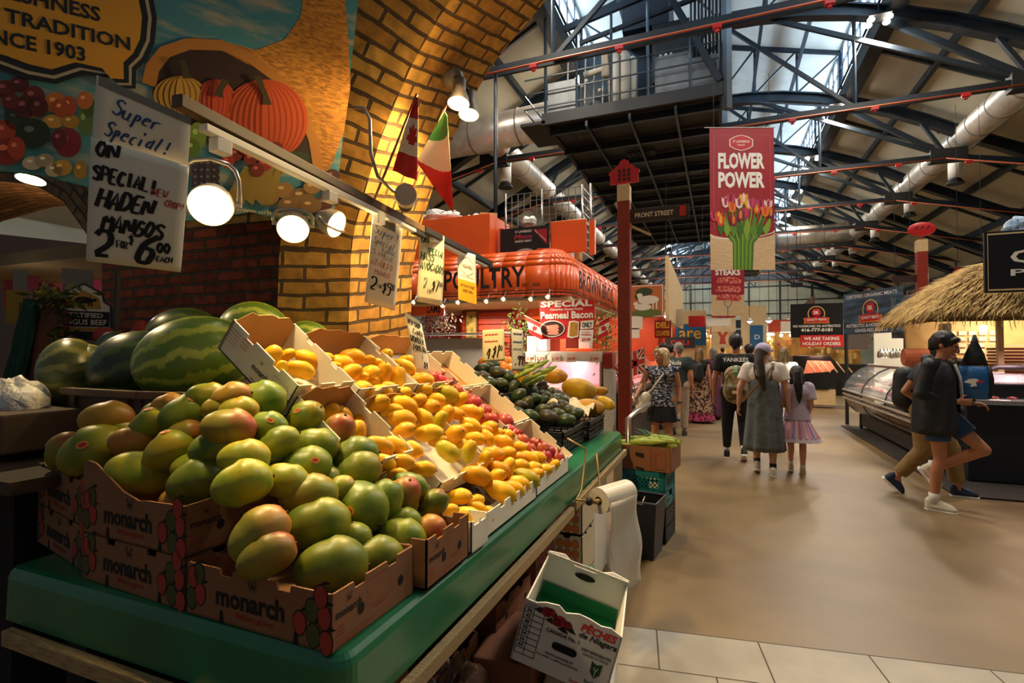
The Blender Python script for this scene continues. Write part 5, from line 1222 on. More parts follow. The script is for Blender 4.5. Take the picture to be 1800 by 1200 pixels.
t=MB().box(atd(1697,503,12.6),(.55,.3,.50)).build('metal_vent_box',M_duct,bevel=.02); tag(t,'small grey metal vent box above the thatch roof','vent')
def blank(t,o,ax,W_,H_,n):
    b=MB(); strip(b,[(.05*W_,.1*H_),(.05*W_,.9*H_),(.95*W_,.9*H_),(.95*W_,.1*H_)],.02,o,ax,Zv,.003*(1 if ax.cross(Zv).dot(n)>0 else -1)); b.build('border_line',mat('pink line','#c8747a',.6),t)
banner('plain maroon banner edge showing above the blue meat sign',(1569,517),1606,532,19,None,blank)
# ================================================================ POULTRY STALL
def poultry():
    x0,x1,y0,y1=-6.6,-2.33,8.4,13.2
    t=thing('poultry_stall','orange awning poultry stall with black lettering and rust red walls','market stall',(-4.4,10.8,0))
    prof=[(0,2.5),(0,3.02),(.03,3.12),(.10,3.22),(.22,3.31),(.38,3.36),(.7,3.38)]
    # awning swept around the corner with a rounded end
    mb=MB(); path=[]; r=.35
    seg=[U(x0+i*(x1-r-x0)/9,y0,0) for i in range(10)]+[U(x1-r+r*math.sin(a),y0+r-r*math.cos(a),0) for a in [math.pi/2*i/6 for i in range(1,6)]]+[U(x1,y0+r+i*(y1-y0-r)/9,0) for i in range(10)]
    nrm=[Y*-1]*10+[V((math.sin(a),-math.cos(a),0)) for a in [math.pi/2*i/6 for i in range(1,6)]]+[X]*10
    R=[]
    for p,n in zip(seg,nrm): R.append([p-n*(-.0+o)+Zv*z for o,z in prof])
    for i in range(len(R)-1):
        for j in range(len(prof)-1): mb.add([R[i][j],R[i+1][j],R[i+1][j+1],R[i][j+1]],[(0,1,2,3)])
    mb.build('awning_cover',M_awn,t,smooth=True,solid=.02)
    b=MB()
    for i in range(0,len(R)): 
        for j in range(1,len(prof)-1): b.cyl(R[i][j]+nrm[i]*.012,R[i][j+1]+nrm[i]*.012,.004,n=5)
    b.build('awning_ribs',mat('awning seam','#e05a1c',.5),t)
    b=MB()
    for z,hh in((2.55,.016),(2.60,.008)):
        for i in range(len(R)-1): b.bar(R[i][0]*1+nrm[i]*.013+Zv*(z-2.5),R[i+1][0]+nrm[i+1]*.013+Zv*(z-2.5),.004,hh)
    b.build('black_piping',M_blackt,t)
    b=MB(); L=aty(781,520,y0).x; Rr=aty(923,520,y0).x
    text(b,'POULTRY',U(L,y0-.014,2.66),X,Zv,w=Rr-L,h=.37,bold=.018); e0=aty(919,505,y0).x; e1=aty(949,505,y0).x
    text(b,'EST. 1895',U(e0,y0-.014,2.66),X,Zv,w=e1-e0,h=.06,bold=.01)
    text(b,'BROWN BROS.',U(x1+.014,9.0,2.66),Y,Zv,w=3.2,h=.34,bold=.018); b.build('lettering',M_blackt,t)
    MB().box(((x0+x1)/2,(y0+y1)/2+.1,2.46),(x1-x0-.05,y1-y0-.1,.06)).build('canopy_ceiling',mat('cream ceiling board','#cdb78a',.7),t)
    MB().box(((x0+x1)/2,(y0+y1)/2+.35,3.30),(x1-x0-.8,y1-y0-.8,.08)).build('flat_top',M_rw,t)
    MB().box(((x0+x1)/2-.4,11.2,1.25),(x1-x0-.4,.1,2.44)).build('back_wall',M_rw,t)
    for x in(-4.0,-2.98): MB().box((x,10.3,1.23),(.12,.12,2.42)).build('wall_post',M_rw,t)
    MB().box((-3.4,10.2,2.32),(2.2,.1,.22)).build('lintel',M_awn,t)
    b=MB()
    for i in range(8): b.box((-4.6,9.98,1.4+i*.13),(1.1,.02,.11))
    b.build('red_board_panel',M_rw,t)
    MB().box((-4.6,10.05,1.3),(1.2,.08,2.3)).build('side_wall',mat('dark red board','#8a2412',.6),t)
    b=MB(); b.tube([R[i][0]+nrm[i]*-.1+Zv*-.04 for i in range(len(R))],.012,6); b.build('light_rail',M_chrome,t)
    return t
poultry()
for i,(px,py) in enumerate([(728,530),(779,536),(806,530),(856,528),(886,524),(934,524),(964,520)]):
    c=aty(px,py,8.25); t=thing('rail_spotlight','','lamp',c); pool(t,'small chrome spotlight under the orange awning','lamp','awning spotlights',px)
    MB().lathe([(.0,-.05),(.02,-.05),(.035,-.02),(.05,.02),(.052,.03)],c,12,V((-.2,-.7,-.6)).to_track_quat('Z','Y').to_matrix()).build('reflector_shell',M_chrome,t,smooth=True)
    MB().sph(c+V((-.004,-.012,-.01)),.03,8,6).build('bulb',mat('dim bulb','#fff0c8',.3,emit=3,ecol='#ffe0a8'),t,smooth=True)
    MB().cyl(c,c+V((0,.08,.12)),.01,n=6).build('bracket',M_chrome,t)
for k,(x,y,z,p,s) in enumerate([(-3.0,9.6,2.35,55,.3),(-4.6,9.2,2.35,50,.3),(-3.0,7.15,2.42,60,.3)]): light('AREA','stall_light',(x,y,z),p,(1,.82,.58),s,(x,y-.2,0))
# things on top of the stall
def simplebox(name,label,cat,c,d,m,rot=None,bevel=.01,group=None): o=MB().box((0,0,0),d,rot).build(name,m,bevel=bevel); o.location=c; return tag(o,label,cat,group)
simplebox('plywood_crate','large orange painted crate on the stall roof beside the arch','crate',(-4.85,9.35,3.75),(1.7,1.0,.8),M_awn)
simplebox('roof_board','tall orange board standing on the stall roof at the wire cage','board',(-2.57,9.2,3.66),(.68,.06,.60),M_awn)
for x in(-2.13,-3.92): tag(MB().box((x,9.25,3.62),(.1,.1,.62)).build('roof_stub_post',M_awn),'short orange post on the stall roof, %s of the night market banner'%('right' if x>-3 else 'left'),'post')
bt=thing('night_market_banner','black night market banner tied to the stall roof','banner',(-3.38,9.1,3.66))
MB().box((-3.4,9.1,3.62),(.98,.02,.52)).build('banner_cloth',mat('black vinyl','#151314',.5),bt)
b=MB(); text(b,'ST LAWRENCE',U(-3.58,9.085,3.78),X,Zv,w=.33,h=.045,bold=.01).m(0); text(b,'MARKET NIGHT',U(-3.58,9.085,3.60),X,Zv,w=.33,h=.04,bold=.01); b.m(1); hand(b,'Mmm',U(-3.61,9.086,3.66),X,Zv,.09,.1,.008) if False else text(b,'Mmm',U(-3.6,9.085,3.66),X,Zv,w=.36,h=.09,bold=.0,shear=.3)
b.m(2); flat(b,[(-3.22,3.82),(-2.95,3.82),(-2.95,3.52)],U(0,9.088,0),X,Zv,.001); b.m(0); text(b,'Buy Tickets',U(-3.19,9.083,3.79),V((1,0,-.95)),V((.7,0,1)),w=.3,h=.03,bold=.01)
b.build('lettering',[M_wl,mat('pink red script','#d8304a',.5),M_bred],bt)
b=MB(); ell=ellpts(-3.38,3.36,.22,.12,20,0,180); flat(b,ell,U(0,9.088,0),X,Zv,.001); b.build('plate_print',mat('grey print','#a8a29a',.6),bt)
cg=thing('wire_cage','tall wire mesh cage holding white boxes on the stall roof','cage',(-3.1,9.6,3.95))
b=MB()
def mesh(p,q,z0,z1,nx,nz):
    for i in range(nx+1): r=p.lerp(q,i/nx); b.bar(r+Zv*z0,r+Zv*z1,.012,.012)
    for j in range(nz+1): zz=z0+(z1-z0)*j/nz; b.bar(p+Zv*zz,q+Zv*zz,.012,.012,up=(0,1,0.1))
mesh(U(-3.9,9.4,0),U(-2.36,9.4,0),3.4,4.62,12,8); mesh(U(-2.36,9.4,0),U(-2.36,10.3,0),3.4,4.62,7,8); b.build('wire_mesh',M_chrome,cg)
b=MB()
for x in(-3.9,-3.15,-2.36,-2.2): b.cyl(U(x,9.4,3.4),U(x,9.4,4.66),.02,n=8)
b.build('cage_pole',M_chrome,cg,smooth=True)
rnd=random.Random(5)
for i,(px,py,w_,h_,m) in enumerate([(905,388,.2,.24,'#c8a070'),(922,384,.3,.12,'#e8e4dc'),(943,384,.22,.14,'#c8a070'),(965,378,.22,.24,'#e8e4dc'),(968,370,.1,.12,'#e8e4dc'),(985,374,.2,.34,'#e8e4dc'),(1002,366,.12,.5,'#ece8e0'),(995,360,.16,.2,'#e8e4dc'),(1010,372,.16,.36,'#c89c64'),(942,375,.2,.12,'#e8e4dc')]):
    c=aty(px,py,9.62+.02*i); simplebox('stored_box','','box',(c.x,c.y+.1*(i%3),3.34+h_/2+(.25 if py<372 and i in(4,7,9) else 0)),(w_,.2,h_),mat('box '+m,m,.8),bevel=.006); pool(SC.objects['stored_box'+('.%03d'%i if i else '')],('small brown' if m[1]=='c' else 'small white')+' box stored in the wire cage','box','boxes in the wire cage',px)
def bagblob(label,c,r,m,name='plastic_bag',n=5,seed=2,cat='bag'):
    rnd=random.Random(seed); o=thing(name,label,cat,c); bm=MB(); bm.sph(c,r,22,14,fn=lambda p:p*(1+.16*math.sin(p.x*7+seed)+.1*math.sin(p.y*11+p.z*9+seed*2)+.06*math.sin(p.z*19+seed)))
    q=bm.build('crumpled_film',m,o,smooth=True); return o
M_bag=mat('white plastic bags','#e6e4de',.4,bump=.8,bscale=14,bdist=.05)
bagblob('white bundled plastic bags on the stall roof beside the arch',aty(772,385,9.3),(.45,.3,.16),M_bag)
bagblob('white cloth lump on the night market banner top',aty(930,390,9.3),(.16,.12,.1),M_bag,seed=4)
simplebox('parcel_box','brown parcel box on the stall roof between crate and banner','box',aty(858,393,9.3)+U(0,0,.05),(.34,.3,.26),mat('box #c8a070','#c8a070',.8),rot=(0,0,.5))
bagblob('second white plastic bag slumped on the orange crate',aty(836,388,9.4),(.2,.2,.12),M_bag,seed=6)
# stall interior
pb=thing('bacon_sign','red and white special peameal bacon sign hanging over the counter','sign',(-2.1,7.4,2.0))
ax=X; o=U(-2.52,7.4,1.73); W1,H1=.84,.57
MB().box((o.x+W1/2,7.41,o.z+H1/2),(W1,.012,H1)).build('sign_board',mat('bright sign red','#cf1f1c',.5),pb)
b=MB(); text(b,'SPECIAL',o+U(.02,-.003,.475),X,Zv,w=.79,h=.095,bold=.04); text(b,'Canadian Sweet Pickle',o+U(.17,-.003,.425),X,Zv,w=.5,h=.035,bold=.02); text(b,'Peameal Bacon',o+U(.02,-.003,.30),X,Zv,w=.80,h=.11,bold=.035)
flat(b,ellpts(.20,.155,.195,.125,28),o,X,Zv,.002); flat(b,[(.43,.03),(.5,.01),(.6,.03),(.61,.25),(.54,.27),(.46,.26)],o,X,Zv,.002); flat(b,[(.63,.14),(.82,.15),(.83,.27),(.64,.26)],o,X,Zv,.002); flat(b,[(.61,-.04),(.81,-.06),(.83,.13),(.62,.13)],o,X,Zv,.002); b.build('white_lettering',M_wl,pb)
b=MB(); text(b,'ONLY',o+U(.655,-.004,.165),X,Zv,w=.15,h=.08,bold=.03); b.build('black_lettering',M_blackt,pb)
b=MB(); text(b,'Canadian',o+U(.65,-.004,.09),X,Zv,w=.12,h=.018,bold=.02); text(b,'PEAMEAL',o+U(.64,-.004,.05),X,Zv,w=.16,h=.022,bold=.03); text(b,'$549',o+U(.65,-.004,-.04),X,Zv,w=.13,h=.055,bold=.02); b.build('red_lettering',mat('bright sign red','#cf1f1c',.5),pb)
b=MB(); flat(b,ellpts(.20,.155,.18,.11,28),o,X,Zv,.003); b.build('plate_print',mat('dark plate print','#3a1014',.5),pb)
b=MB()
for k in range(3): flat(b,[(.1+.02*k,.2-.05*k),(.28,.22-.05*k),(.31,.18-.05*k),(.26,.14-.04*k),(.12,.15-.04*k)],o,X,Zv,.0035+k*.0004)
b.build('bacon_print',mat('bacon print','#e0907a',.5),pb)
b=MB(); flat(b,[(.46,.05),(.5,.03),(.585,.05),(.595,.23),(.54,.25),(.48,.24)],o,X,Zv,.003); b.build('roast_print',mat('roast print','#b8862e',.5,var=.2,vscale=30),pb)
for i,(a_,b_,sd_) in enumerate([((925,556),(958,572),-1),((1072,556),(1047,570),1)]):
    p0=aty(*a_,7.35) ; p1=aty(*b_,7.35); t=thing('small_flag','small canadian paper flag on a stick at the %s of the bacon sign'%('left' if i==0 else 'right'),'flag',p0); d=(p1-p0)
    MB().cyl(p0-d*.1,p1,.005,n=6).build('stick',M_tan,t)
    q=MB(); a0=p0; dd=d*.72; f_=V((sd_*-.05 if i==0 else -.03,0,-.26))
    for k in range(3):
        q.cur=0 if k!=1 else 1; u0,u1=(0,.28,.72)[k],(.28,.72,1)[k]; q.add([a0+f_*u0,a0+dd+f_*u0,a0+dd+f_*u1,a0+f_*u1],[(0,1,2,3)])
    q.cur=0; c=a0+dd*.5+f_*.5; s=.05; q.add([c+V((s*x,-.003,s*y)) for x,y in((0,1),(.4,.4),(1,.4),(.6,0),(.6,-.7),(0,-.4),(-.6,-.7),(-.6,0),(-1,.4),(-.4,.4))],[tuple(range(10))])
    q.build('flag_cloth',[FR,FW_],t,solid=.002)
def foliage(label,c,r,cols,n,seed,name='leafy_decoration',cat='plant'):
    rnd=random.Random(seed); t=thing(name,label,cat,c); 
    for k,h in enumerate(cols):
        b=MB()
        for i in range(n):
            p=V((rnd.gauss(0,.4)*r[0],rnd.gauss(0,.4)*r[1],rnd.gauss(0,.45)*r[2]))+V(c); s=rnd.uniform(.02,.045)*(1 if k<2 else .7); d=V((rnd.gauss(0,1),rnd.gauss(0,1),rnd.gauss(0,1))).normalized(); e=d.orthogonal().normalized()
            b.add([p,p+d*s+e*s*.4,p+d*s*2.1,p+d*s-e*s*.4],[(0,1,2,3)])
        b.build(('leaves','dark_leaves','flowers')[k],mat('foliage '+h,h,.7),t)
    return t
foliage('hanging greenery left of the bacon sign',aty(912,590,7.9),(.28,.15,.5),('#4d6a24','#7a8a3a','#6a4a68'),150,1)
foliage('hanging greenery right of the bacon sign',aty(1062,590,8.0),(.3,.15,.45),('#4d6a24','#8a8a3a','#c8a860'),130,2)
foliage('dried purple flowers hanging behind the avocado sign',aty(765,568,9.0),(.55,.2,.4),('#6a5a3a','#4a3a3a','#8a6a7a'),260,3,'dried_flowers')
l=thing('lamb_board','orange lamb sign board hung in the poultry stall by the pier','sign',aty(760,545,8.8)); 
b=MB(); c=aty(752,542,8.8); b.box(c,(.75,.03,.28)); b.build('sign_board',M_awn,l); b=MB(); text(b,'LAMB',c+U(0,-.018,-.09),X,Zv,w=.3,h=.16,bold=.02); b.build('lettering',M_blackt,l)
p=thing('framed_picture','framed still life picture on the red stall wall','picture',aty(829,570,9.9)); c=aty(829,570,9.9)
MB().box(c,(.28,.04,.62)).build('frame',mat('dark gilt frame','#5a3a1a',.5),p); MB().box(c+U(0,-.022,0),(.22,.01,.54)).build('canvas',mat('still life paint','#3a4a1a',.6,col2='#c89a4a',vscale=9),p)
# counter with price tags
def case(name,label,x0,x1,y,d,h,tags,m_in,led=(1,.8,.85),lp=10,trim=M_chrome,slab=M_meat):
    t=thing(name,label,'display case',((x0+x1)/2,y+d/2,0)); cx=(x0+x1)/2; w=x1-x0
    MB().box((cx,y+d/2,.42),(w,d,.84)).build('base_cabinet',M_chrome,t,bevel=.01)
    MB().box((cx,y+d/2+.1,h-.02),(w,d-.2,.05)).build('top_shelf',trim,t,bevel=.005)
    MB().box((cx,y+.02,h-.07),(w,.03,.15)).build('price_rail',M_white,t)
    b=MB().add([(x0,y,.84),(x1,y,.84),(x1,y+.16,h-.16),(x0,y+.16,h-.16)],[(0,1,2,3)]); b.build('front_glass',M_clear,t,solid=.008)
    for x in(x0+.02,x1-.02): MB().prism([(0,.84),(d,.84),(d,h),(.03,h),(0,.9)],U(x-.015,y,0),Y,Zv,X,.03).build('end_frame',M_chrome,t)
    MB().box((cx,y+d-.03,(h+.84)/2),(w,.03,h-.84)).build('back_panel',mat('pale pink inside','#d8a0a8',.5),t)
    MB().box((cx,y+d/2,.9),(w-.06,d-.1,.06)).build('meat_tray',slab,t)
    rnd=random.Random(int(w*10)); 
    for i in range(int(w/.22)): MB().sph(U(x0+.14+i*.22,y+.3+rnd.uniform(-.05,.12),.97),(.1,.14,.05),12,7).build('meat_cut',slab,t,smooth=True)
    light('AREA','case_light',(cx,y+d/2,h-.1),lp,led,.3,(cx,y+d/2,0))
    for i,(px,s) in enumerate(tags):
        c=aty(px,632,y-.02); q=MB().box((c.x,y-.012,1.45),(.15,.008,.13)).build('price_tag',M_off,t); b=MB(); text(b,s,U(c.x-.06,y-.018,1.41),X,Zv,w=.12,h=.05,bold=.02); b.build('price_lettering',mat('bright sign red','#cf1f1c',.5),q)
    return t
case('meat_display_case','chrome and glass meat case with red price tags behind the avocados',-2.82,-1.62,7.6,.9,1.54,[(932,'2.99'),(950,'2.59'),(976,'2.59'),(1004,'54.99'),(1045,'5.99')],M_pink,lp=14)
t=simplebox('steel_cabinet','','cabinet',(-4.15,7.9,.88),(1.35,.7,1.76),mat('brushed steel panel','#b4b0a8',.5,.15,var=.05,vscale=6)); tag(t,'plain brushed steel cabinet behind the pomegranate sign','cabinet')
o=simplebox('glass_shelf','long glass shelf with silver edge above the steel cabinet','shelf',(-4.0,7.6,1.83),(1.9,.4,.03),M_chrome)
b=MB()
for i,(px,w_) in enumerate([(938,.17),(956,.16),(1025,.1),(1034,.1)]):
    c=aty(px,612,7.9); simplebox('white_carton','','box',(c.x,7.9,1.54+.12+.02*(i%2)),(w_,.18,.26),M_white); pool(SC.objects['white_carton'+('.%03d'%i if i else '')],'small white box standing on the meat case','box','white boxes on the case',px)
simplebox('orange_tray','orange plastic tray on top of the meat case','tray',aty(1022,615,7.9)+U(0,0,-.01),(.42,.3,.07),M_awn,bevel=.02)
t=thing('chopping_side_panel','grey speckled pillar end of the meat case with red cap','pillar',(-1.52,7.6,0)); MB().box((-1.53,7.75,.75),(.13,.3,1.1)).build('speckled_panel',mat('speckled laminate','#b0a89a',.6,var=.5,vscale=60),t); MB().box((-1.53,7.75,1.40),(.14,.3,.28)).build('red_cap',mat('dark red enamel','#8c2a20',.3),t,bevel=.03)
# ================================================================ LEFT ROW OF STALLS ALONG THE AISLE
def signboard(name,label,c,w,h,yaw,m,texts,edge=None,cat='sign',th=.04):
    ax=V((math.cos(yaw),math.sin(yaw),0)); n=V((ax.y,-ax.x,0)); t=thing(name,label,cat,c); c=V(c)
    MB().frame_box(c-ax*w/2-Zv*h/2,ax,-n,Zv,w,th,h).build('sign_board',m,t)
    if edge: 
        b=MB(); strip(b,[(.03,.03),(w-.03,.03),(w-.03,h-.03),(.03,h-.03)],.02,c-ax*w/2-Zv*h/2,ax,Zv,.003,closed=True); b.build('border',edge,t)
    g={}
    for (s,u,v,ww,hh,mm,bo) in texts: g.setdefault(mm.name,[]).append((s,u,v,ww,hh,mm,bo))
    for k,L in g.items():
        b=MB()
        for (s,u,v,ww,hh,mm,bo) in L: text(b,s,c+ax*((u-.5)*w)+Zv*((v-.5)*h)+n*.004,ax,Zv,w=ww*w,h=hh*h,bold=bo)
        b.build('lettering',L[0][5],t)
    return t,c,ax,n
def facing(px,py,Yv,w=None): return aty(px,py,Yv)
lp=signboard('lamb_picture_sign','framed painting of white sheep on an orange ground over the second stall','' or aty(1136,529,12.5),.80,.78,0,mat('orange brown paint','#b0602a',.6),[],M_wl)
c=aty(1136,529,12.5); b=MB(); q=U(c.x,c.y-.006,c.z)
flat(b,ellpts(.0,-.28,.34,.09,20),q,X,Zv,.001); b.build('painted_grass',mat('painted grass','#5a6a2a',.7),lp[0])
b=MB(); flat(b,ellpts(-.05,.22,.2,.1,16),q,X,Zv,.001); flat(b,ellpts(-.15,.12,.12,.1,12),q,X,Zv,.0012); b.build('painted_tree',mat('painted tree','#2f3a1c',.7),lp[0])
b=MB(); flat(b,ellpts(.05,.03,.24,.1,20),q,X,Zv,.002); flat(b,ellpts(-.15,.14,.07,.05,12),q,X,Zv,.0024); flat(b,[(-.2,.1),(-.12,.12),(-.08,-.05),(-.16,-.05)],q,X,Zv,.0022); flat(b,ellpts(-.08,-.14,.2,.08,20),q,X,Zv,.0026); flat(b,ellpts(-.24,-.06,.06,.05,12),q,X,Zv,.0028)
for x in(-.1,.0,.14,.22): flat(b,[(x,.0),(x+.035,.0),(x+.03,-.2),(x,-.2)],q,X,Zv,.0018)
b.build('painted_sheep',mat('painted wool','#d8d0b8',.8),lp[0])
signboard('stall_fascia','red fascia board edge left of the sheep picture','' or aty(1098,530,12.52),.3,.8,0,M_bred,[])
signboard('deli_sign','red deli counter sign with yellow letters','' or aty(1165,578,13.5),.40,.45,0,mat('deep red sign','#8e1512',.5),[('DELI',.1,.55,.8,.33,M_yl,.03),('COUNTER',.08,.12,.84,.28,M_yl,.02)])
# receding fascias on the left row
def fascia(label,x,ya,yb,z0,z1,m):
    o=MB().add([(x,ya,z0),(x,yb,z0),(x,yb,z1-.3),(x,ya,z1),(x-.08,ya,z0),(x-.08,yb,z0),(x-.08,yb,z1-.3),(x-.08,ya,z1)],[(0,1,2,3),(7,6,5,4),(0,4,5,1),(3,2,6,7),(0,3,7,4),(1,5,6,2)]).build('stall_fascia',m); return tag(o,label,'sign')
fascia('long tan receding fascia panel beyond the sheep picture',-1.15,13.2,18.5,2.3,3.9,M_tan)
for i,(y,m,lb) in enumerate([(15,M_rw,'red timber stall front in the left row, nearer one'),(19.5,M_tan,'tan stall front in the left row with glowing shelves')]):
    t=thing('market_stall',lb,'market stall',(-3.0,y+1,0))
    MB().box((-3.1,y+2.2,1.4),(3.2,.1,2.8)).build('back_wall',m,t); MB().box((-3.0,y+1,3.0),(3.4,3.0,.12)).build('canopy',M_tan,t)
    for x in(-4.5,-1.5): MB().box((x,y-.3,1.5),(.12,.12,3.0)).build('post',M_rw,t)
    MB().box((-2.6,y+.4,.55),(2.4,.9,1.1)).build('counter',M_chrome,t,bevel=.02)
    light('AREA','stall_light',(-2.8,y+.7,2.9),70,(1,.75,.42),.8,(-2.8,y+.7,0))
signboard('cafe_sign','blue and tan cafe sign panel in the left row','' or aty(1213,590,20.5),1.15,1.9,0,M_tan,[])
signboard('hanging_sign','blue painted board with yellow letters on the tan cafe sign','' or aty(1213,588,20.4),1.1,.8,0,mat('sign blue','#1c5f8c',.5),[('are',.15,.3,.7,.4,M_yl,.01)])
signboard('deli_fish_sign','dark oval deli sign below the tan fascia','' or aty(1195,602,17),.9,.35,0,mat('dark sign','#2a2a30',.5),[('DELI',.2,.3,.6,.4,mat('bright sign red','#cf1f1c',.5),.02)])
# counter, flags and bumper rail left of the aisle
t=thing('meat_display_case','slanted glass meat case with steel bumper rails left of the aisle','display case',(-1.6,10,0))
x=-1.25
MB().box((x-.5,10.3,.45),(1.0,4.4,.9)).build('base_cabinet',mat('dark counter base','#2c2a2a',.5),t)
for z in(.62,.78,.94): MB().box((x+.03,10.2,z),(.05,4.5,.1)).build('bumper_rail',M_chrome,t,bevel=.015)
b=MB().add([(x,8.1,1.0),(x,12.5,1.0),(x-.45,12.5,1.5),(x-.45,8.1,1.5)],[(0,1,2,3)]); b.build('slanted_glass',M_clear,t,solid=.01)
MB().box((x-.5,10.3,.98),(.9,4.3,.08)).build('meat_tray',M_pink,t); MB().box((x-.7,10.3,1.52),(.6,4.4,.05)).build('top_shelf',M_chrome,t); MB().box((x-.5,8.1,1.2),(.9,.03,.6)).build('end_glass',M_clear,t)
for i in range(14): MB().sph(U(x-.35-.1*(i%2),8.3+i*.29,1.07),(.16,.12,.06),10,6).build('meat_cut',M_pink if i%2 else M_meat,t,smooth=True)
light('AREA','case_light',(x-.5,10,1.45),16,(1,.75,.85),.6,(x-.4,10,0),)
MB().tube([U(x+.1,7.5,.86),U(x+.05,8.0,.9),U(x+.02,8.3,.9)],.04,10).build('rail_end',M_chrome,t,smooth=True)
def ujack(label,p0,p1,fd,w):
    t=thing('union_flag',label,'flag',p0); d=p1-p0; MB().cyl(p0,p1,.008,n=6).build('stick',M_wood,t)
    a=p0.lerp(p1,.0); e=d*.55; f=fd; o=a
    def q(u,v,off): return o+e*u+f*v+V((0,-1,0))*off
    b=MB(); b.cur=0; b.add([q(0,0,0),q(1,0,0),q(1,1,0),q(0,1,0)],[(0,1,2,3)])
    def st(m,u0,v0,u1,v1,wd,off):
        b.cur=m; dx,dy=u1-u0,v1-v0; L=math.hypot(dx,dy); nx,ny=-dy/L*wd/2,dx/L*wd/2; b.add([q(u0+nx,v0+ny,off),q(u1+nx,v1+ny,off),q(u1-nx,v1-ny,off),q(u0-nx,v0-ny,off)],[(0,1,2,3)])
    st(1,0,0,1,1,.22,.002);st(1,0,1,1,0,.22,.002);st(2,0,0,1,1,.09,.004);st(2,0,1,1,0,.09,.004);st(1,.5,0,.5,1,.34,.006);st(1,0,.5,1,.5,.34,.006);st(2,.5,0,.5,1,.2,.008);st(2,0,.5,1,.5,.2,.008)
    b.build('flag_cloth',[mat('flag blue','#1f2a5a',.7),FW_,mat('flag orange red','#d8382a',.7)],t,solid=.002)
ujack('union flag on a stick at the left counter, nearer the aisle',aty(1132,612,7.6),aty(1130,690,7.6)+U(.03,0,0),V((-.26,0,-.08)),.3)
ujack('union flag leaning low on the left counter beside the red post',aty(1100,622,7.7),aty(1125,720,7.7),V((-.16,0,-.2)),.3)
simplebox('paper_notice','beef notice paper above the left meat counter','sign',aty(1113,568,9.2),(.32,.01,.22),M_off); simplebox('paper_notice','handwritten red price paper below the beef notice','sign',aty(1114,585,9.2),(.2,.01,.18),M_off)
# warm shops far down the aisle
shops=[(1230,16.0),(1200,22),(1330,30),(1390,26),(1420,22),(1260,34),(1300,38),(1180,27)]
rnd=random.Random(11)
for i,(px,y) in enumerate([(1215,25),(1245,33),(1300,36),(1345,31),(1400,27),(1440,23),(1480,21),(1192,22),(1272,42),(1322,44)]):
    c=aty(px,617,y); t=thing('distant_shop','','market stall',(c.x,y,0)); pool(t,'small glowing shop far down the aisle','market stall','distant shops',px)
    w=1.9 if y>30 else 1.6
    MB().box((c.x,y+1.2,1.3),(w,.1,2.6)).build('back_wall',mat('warm shop wall','#c89a4a',.6,var=.3,vscale=3),t)
    MB().box((c.x,y+.5,.55),(w,.8,1.1)).build('counter',M_chrome if i%2 else mat('dark counter','#2a2522',.5),t,bevel=.02)
    MB().box((c.x,y+.5,2.7),(w,1.6,.4)).build('fascia',[M_tan,M_rw,M_steel,M_white][i%4],t)
    b=MB()
    for k in range(4): b.sph((c.x-w/2+.2+k*w/4,y+.2,2.35+rnd.uniform(-.1,.1)),.07 if y<30 else .09,8,6)
    b.build('pendant_bulb',M_bulb,t,smooth=True)
    b=MB()
    for k in range(16): b.box((c.x-w/2+.1+rnd.random()*(w-.2),y+.9,1.15+rnd.random()*1.1),(.1,.1,rnd.uniform(.1,.24)))
    b.build('goods_on_shelves',mat('shop goods %d'%(i%3),['#d8b46a','#b85a3a','#e8e0d0'][i%3],.5),t)
    MB().box((c.x,y+.1,2.44),(w*.8,.06,.05)).build('tube_light',mat('cool tube light','#f0f6ff',.3,emit=12),t)
    light('AREA','shop_light',(c.x,y+.3,2.5),75,(1,.78,.45),.8,(c.x,y+.3,0))
signboard('shop_sign','blue and tan stall end panel at right beyond the banners','' or aty(1325,585,27),1.1,2.6,0,M_tan,[])
signboard('hanging_sign','blue square with pale letter on the far tan stall end','' or aty(1330,592,26.9),.55,1.1,0,mat('sign blue','#1c5f8c',.5),[('D',.35,.4,.4,.2,M_wl,.01)])
fascia('far brown timber fascia between tan panel and black sign',3.3,22,28,1.9,3.6,mat('brown boards','#6a4a3a',.7))
fascia('grey timber screen beside the black meat sign',3.9,17,22,1.6,3.3,mat('grey timber','#7a6a5c',.7,var=.2,vscale=8,stretch=(1,6,1)))
t=thing('round_shop_sign','round white neon ring sign above the backpack wearer','sign',aty(1296,590,30)); b=MB(); c=aty(1296,590,30); b.tube([c+U(.6*math.cos(a),0,.6*math.sin(a)) for a in [.6+5.2*i/24 for i in range(25)]],.09,8); b.build('glowing_ring',mat('neon white','#e8f4ff',.3,emit=4),t,smooth=True)
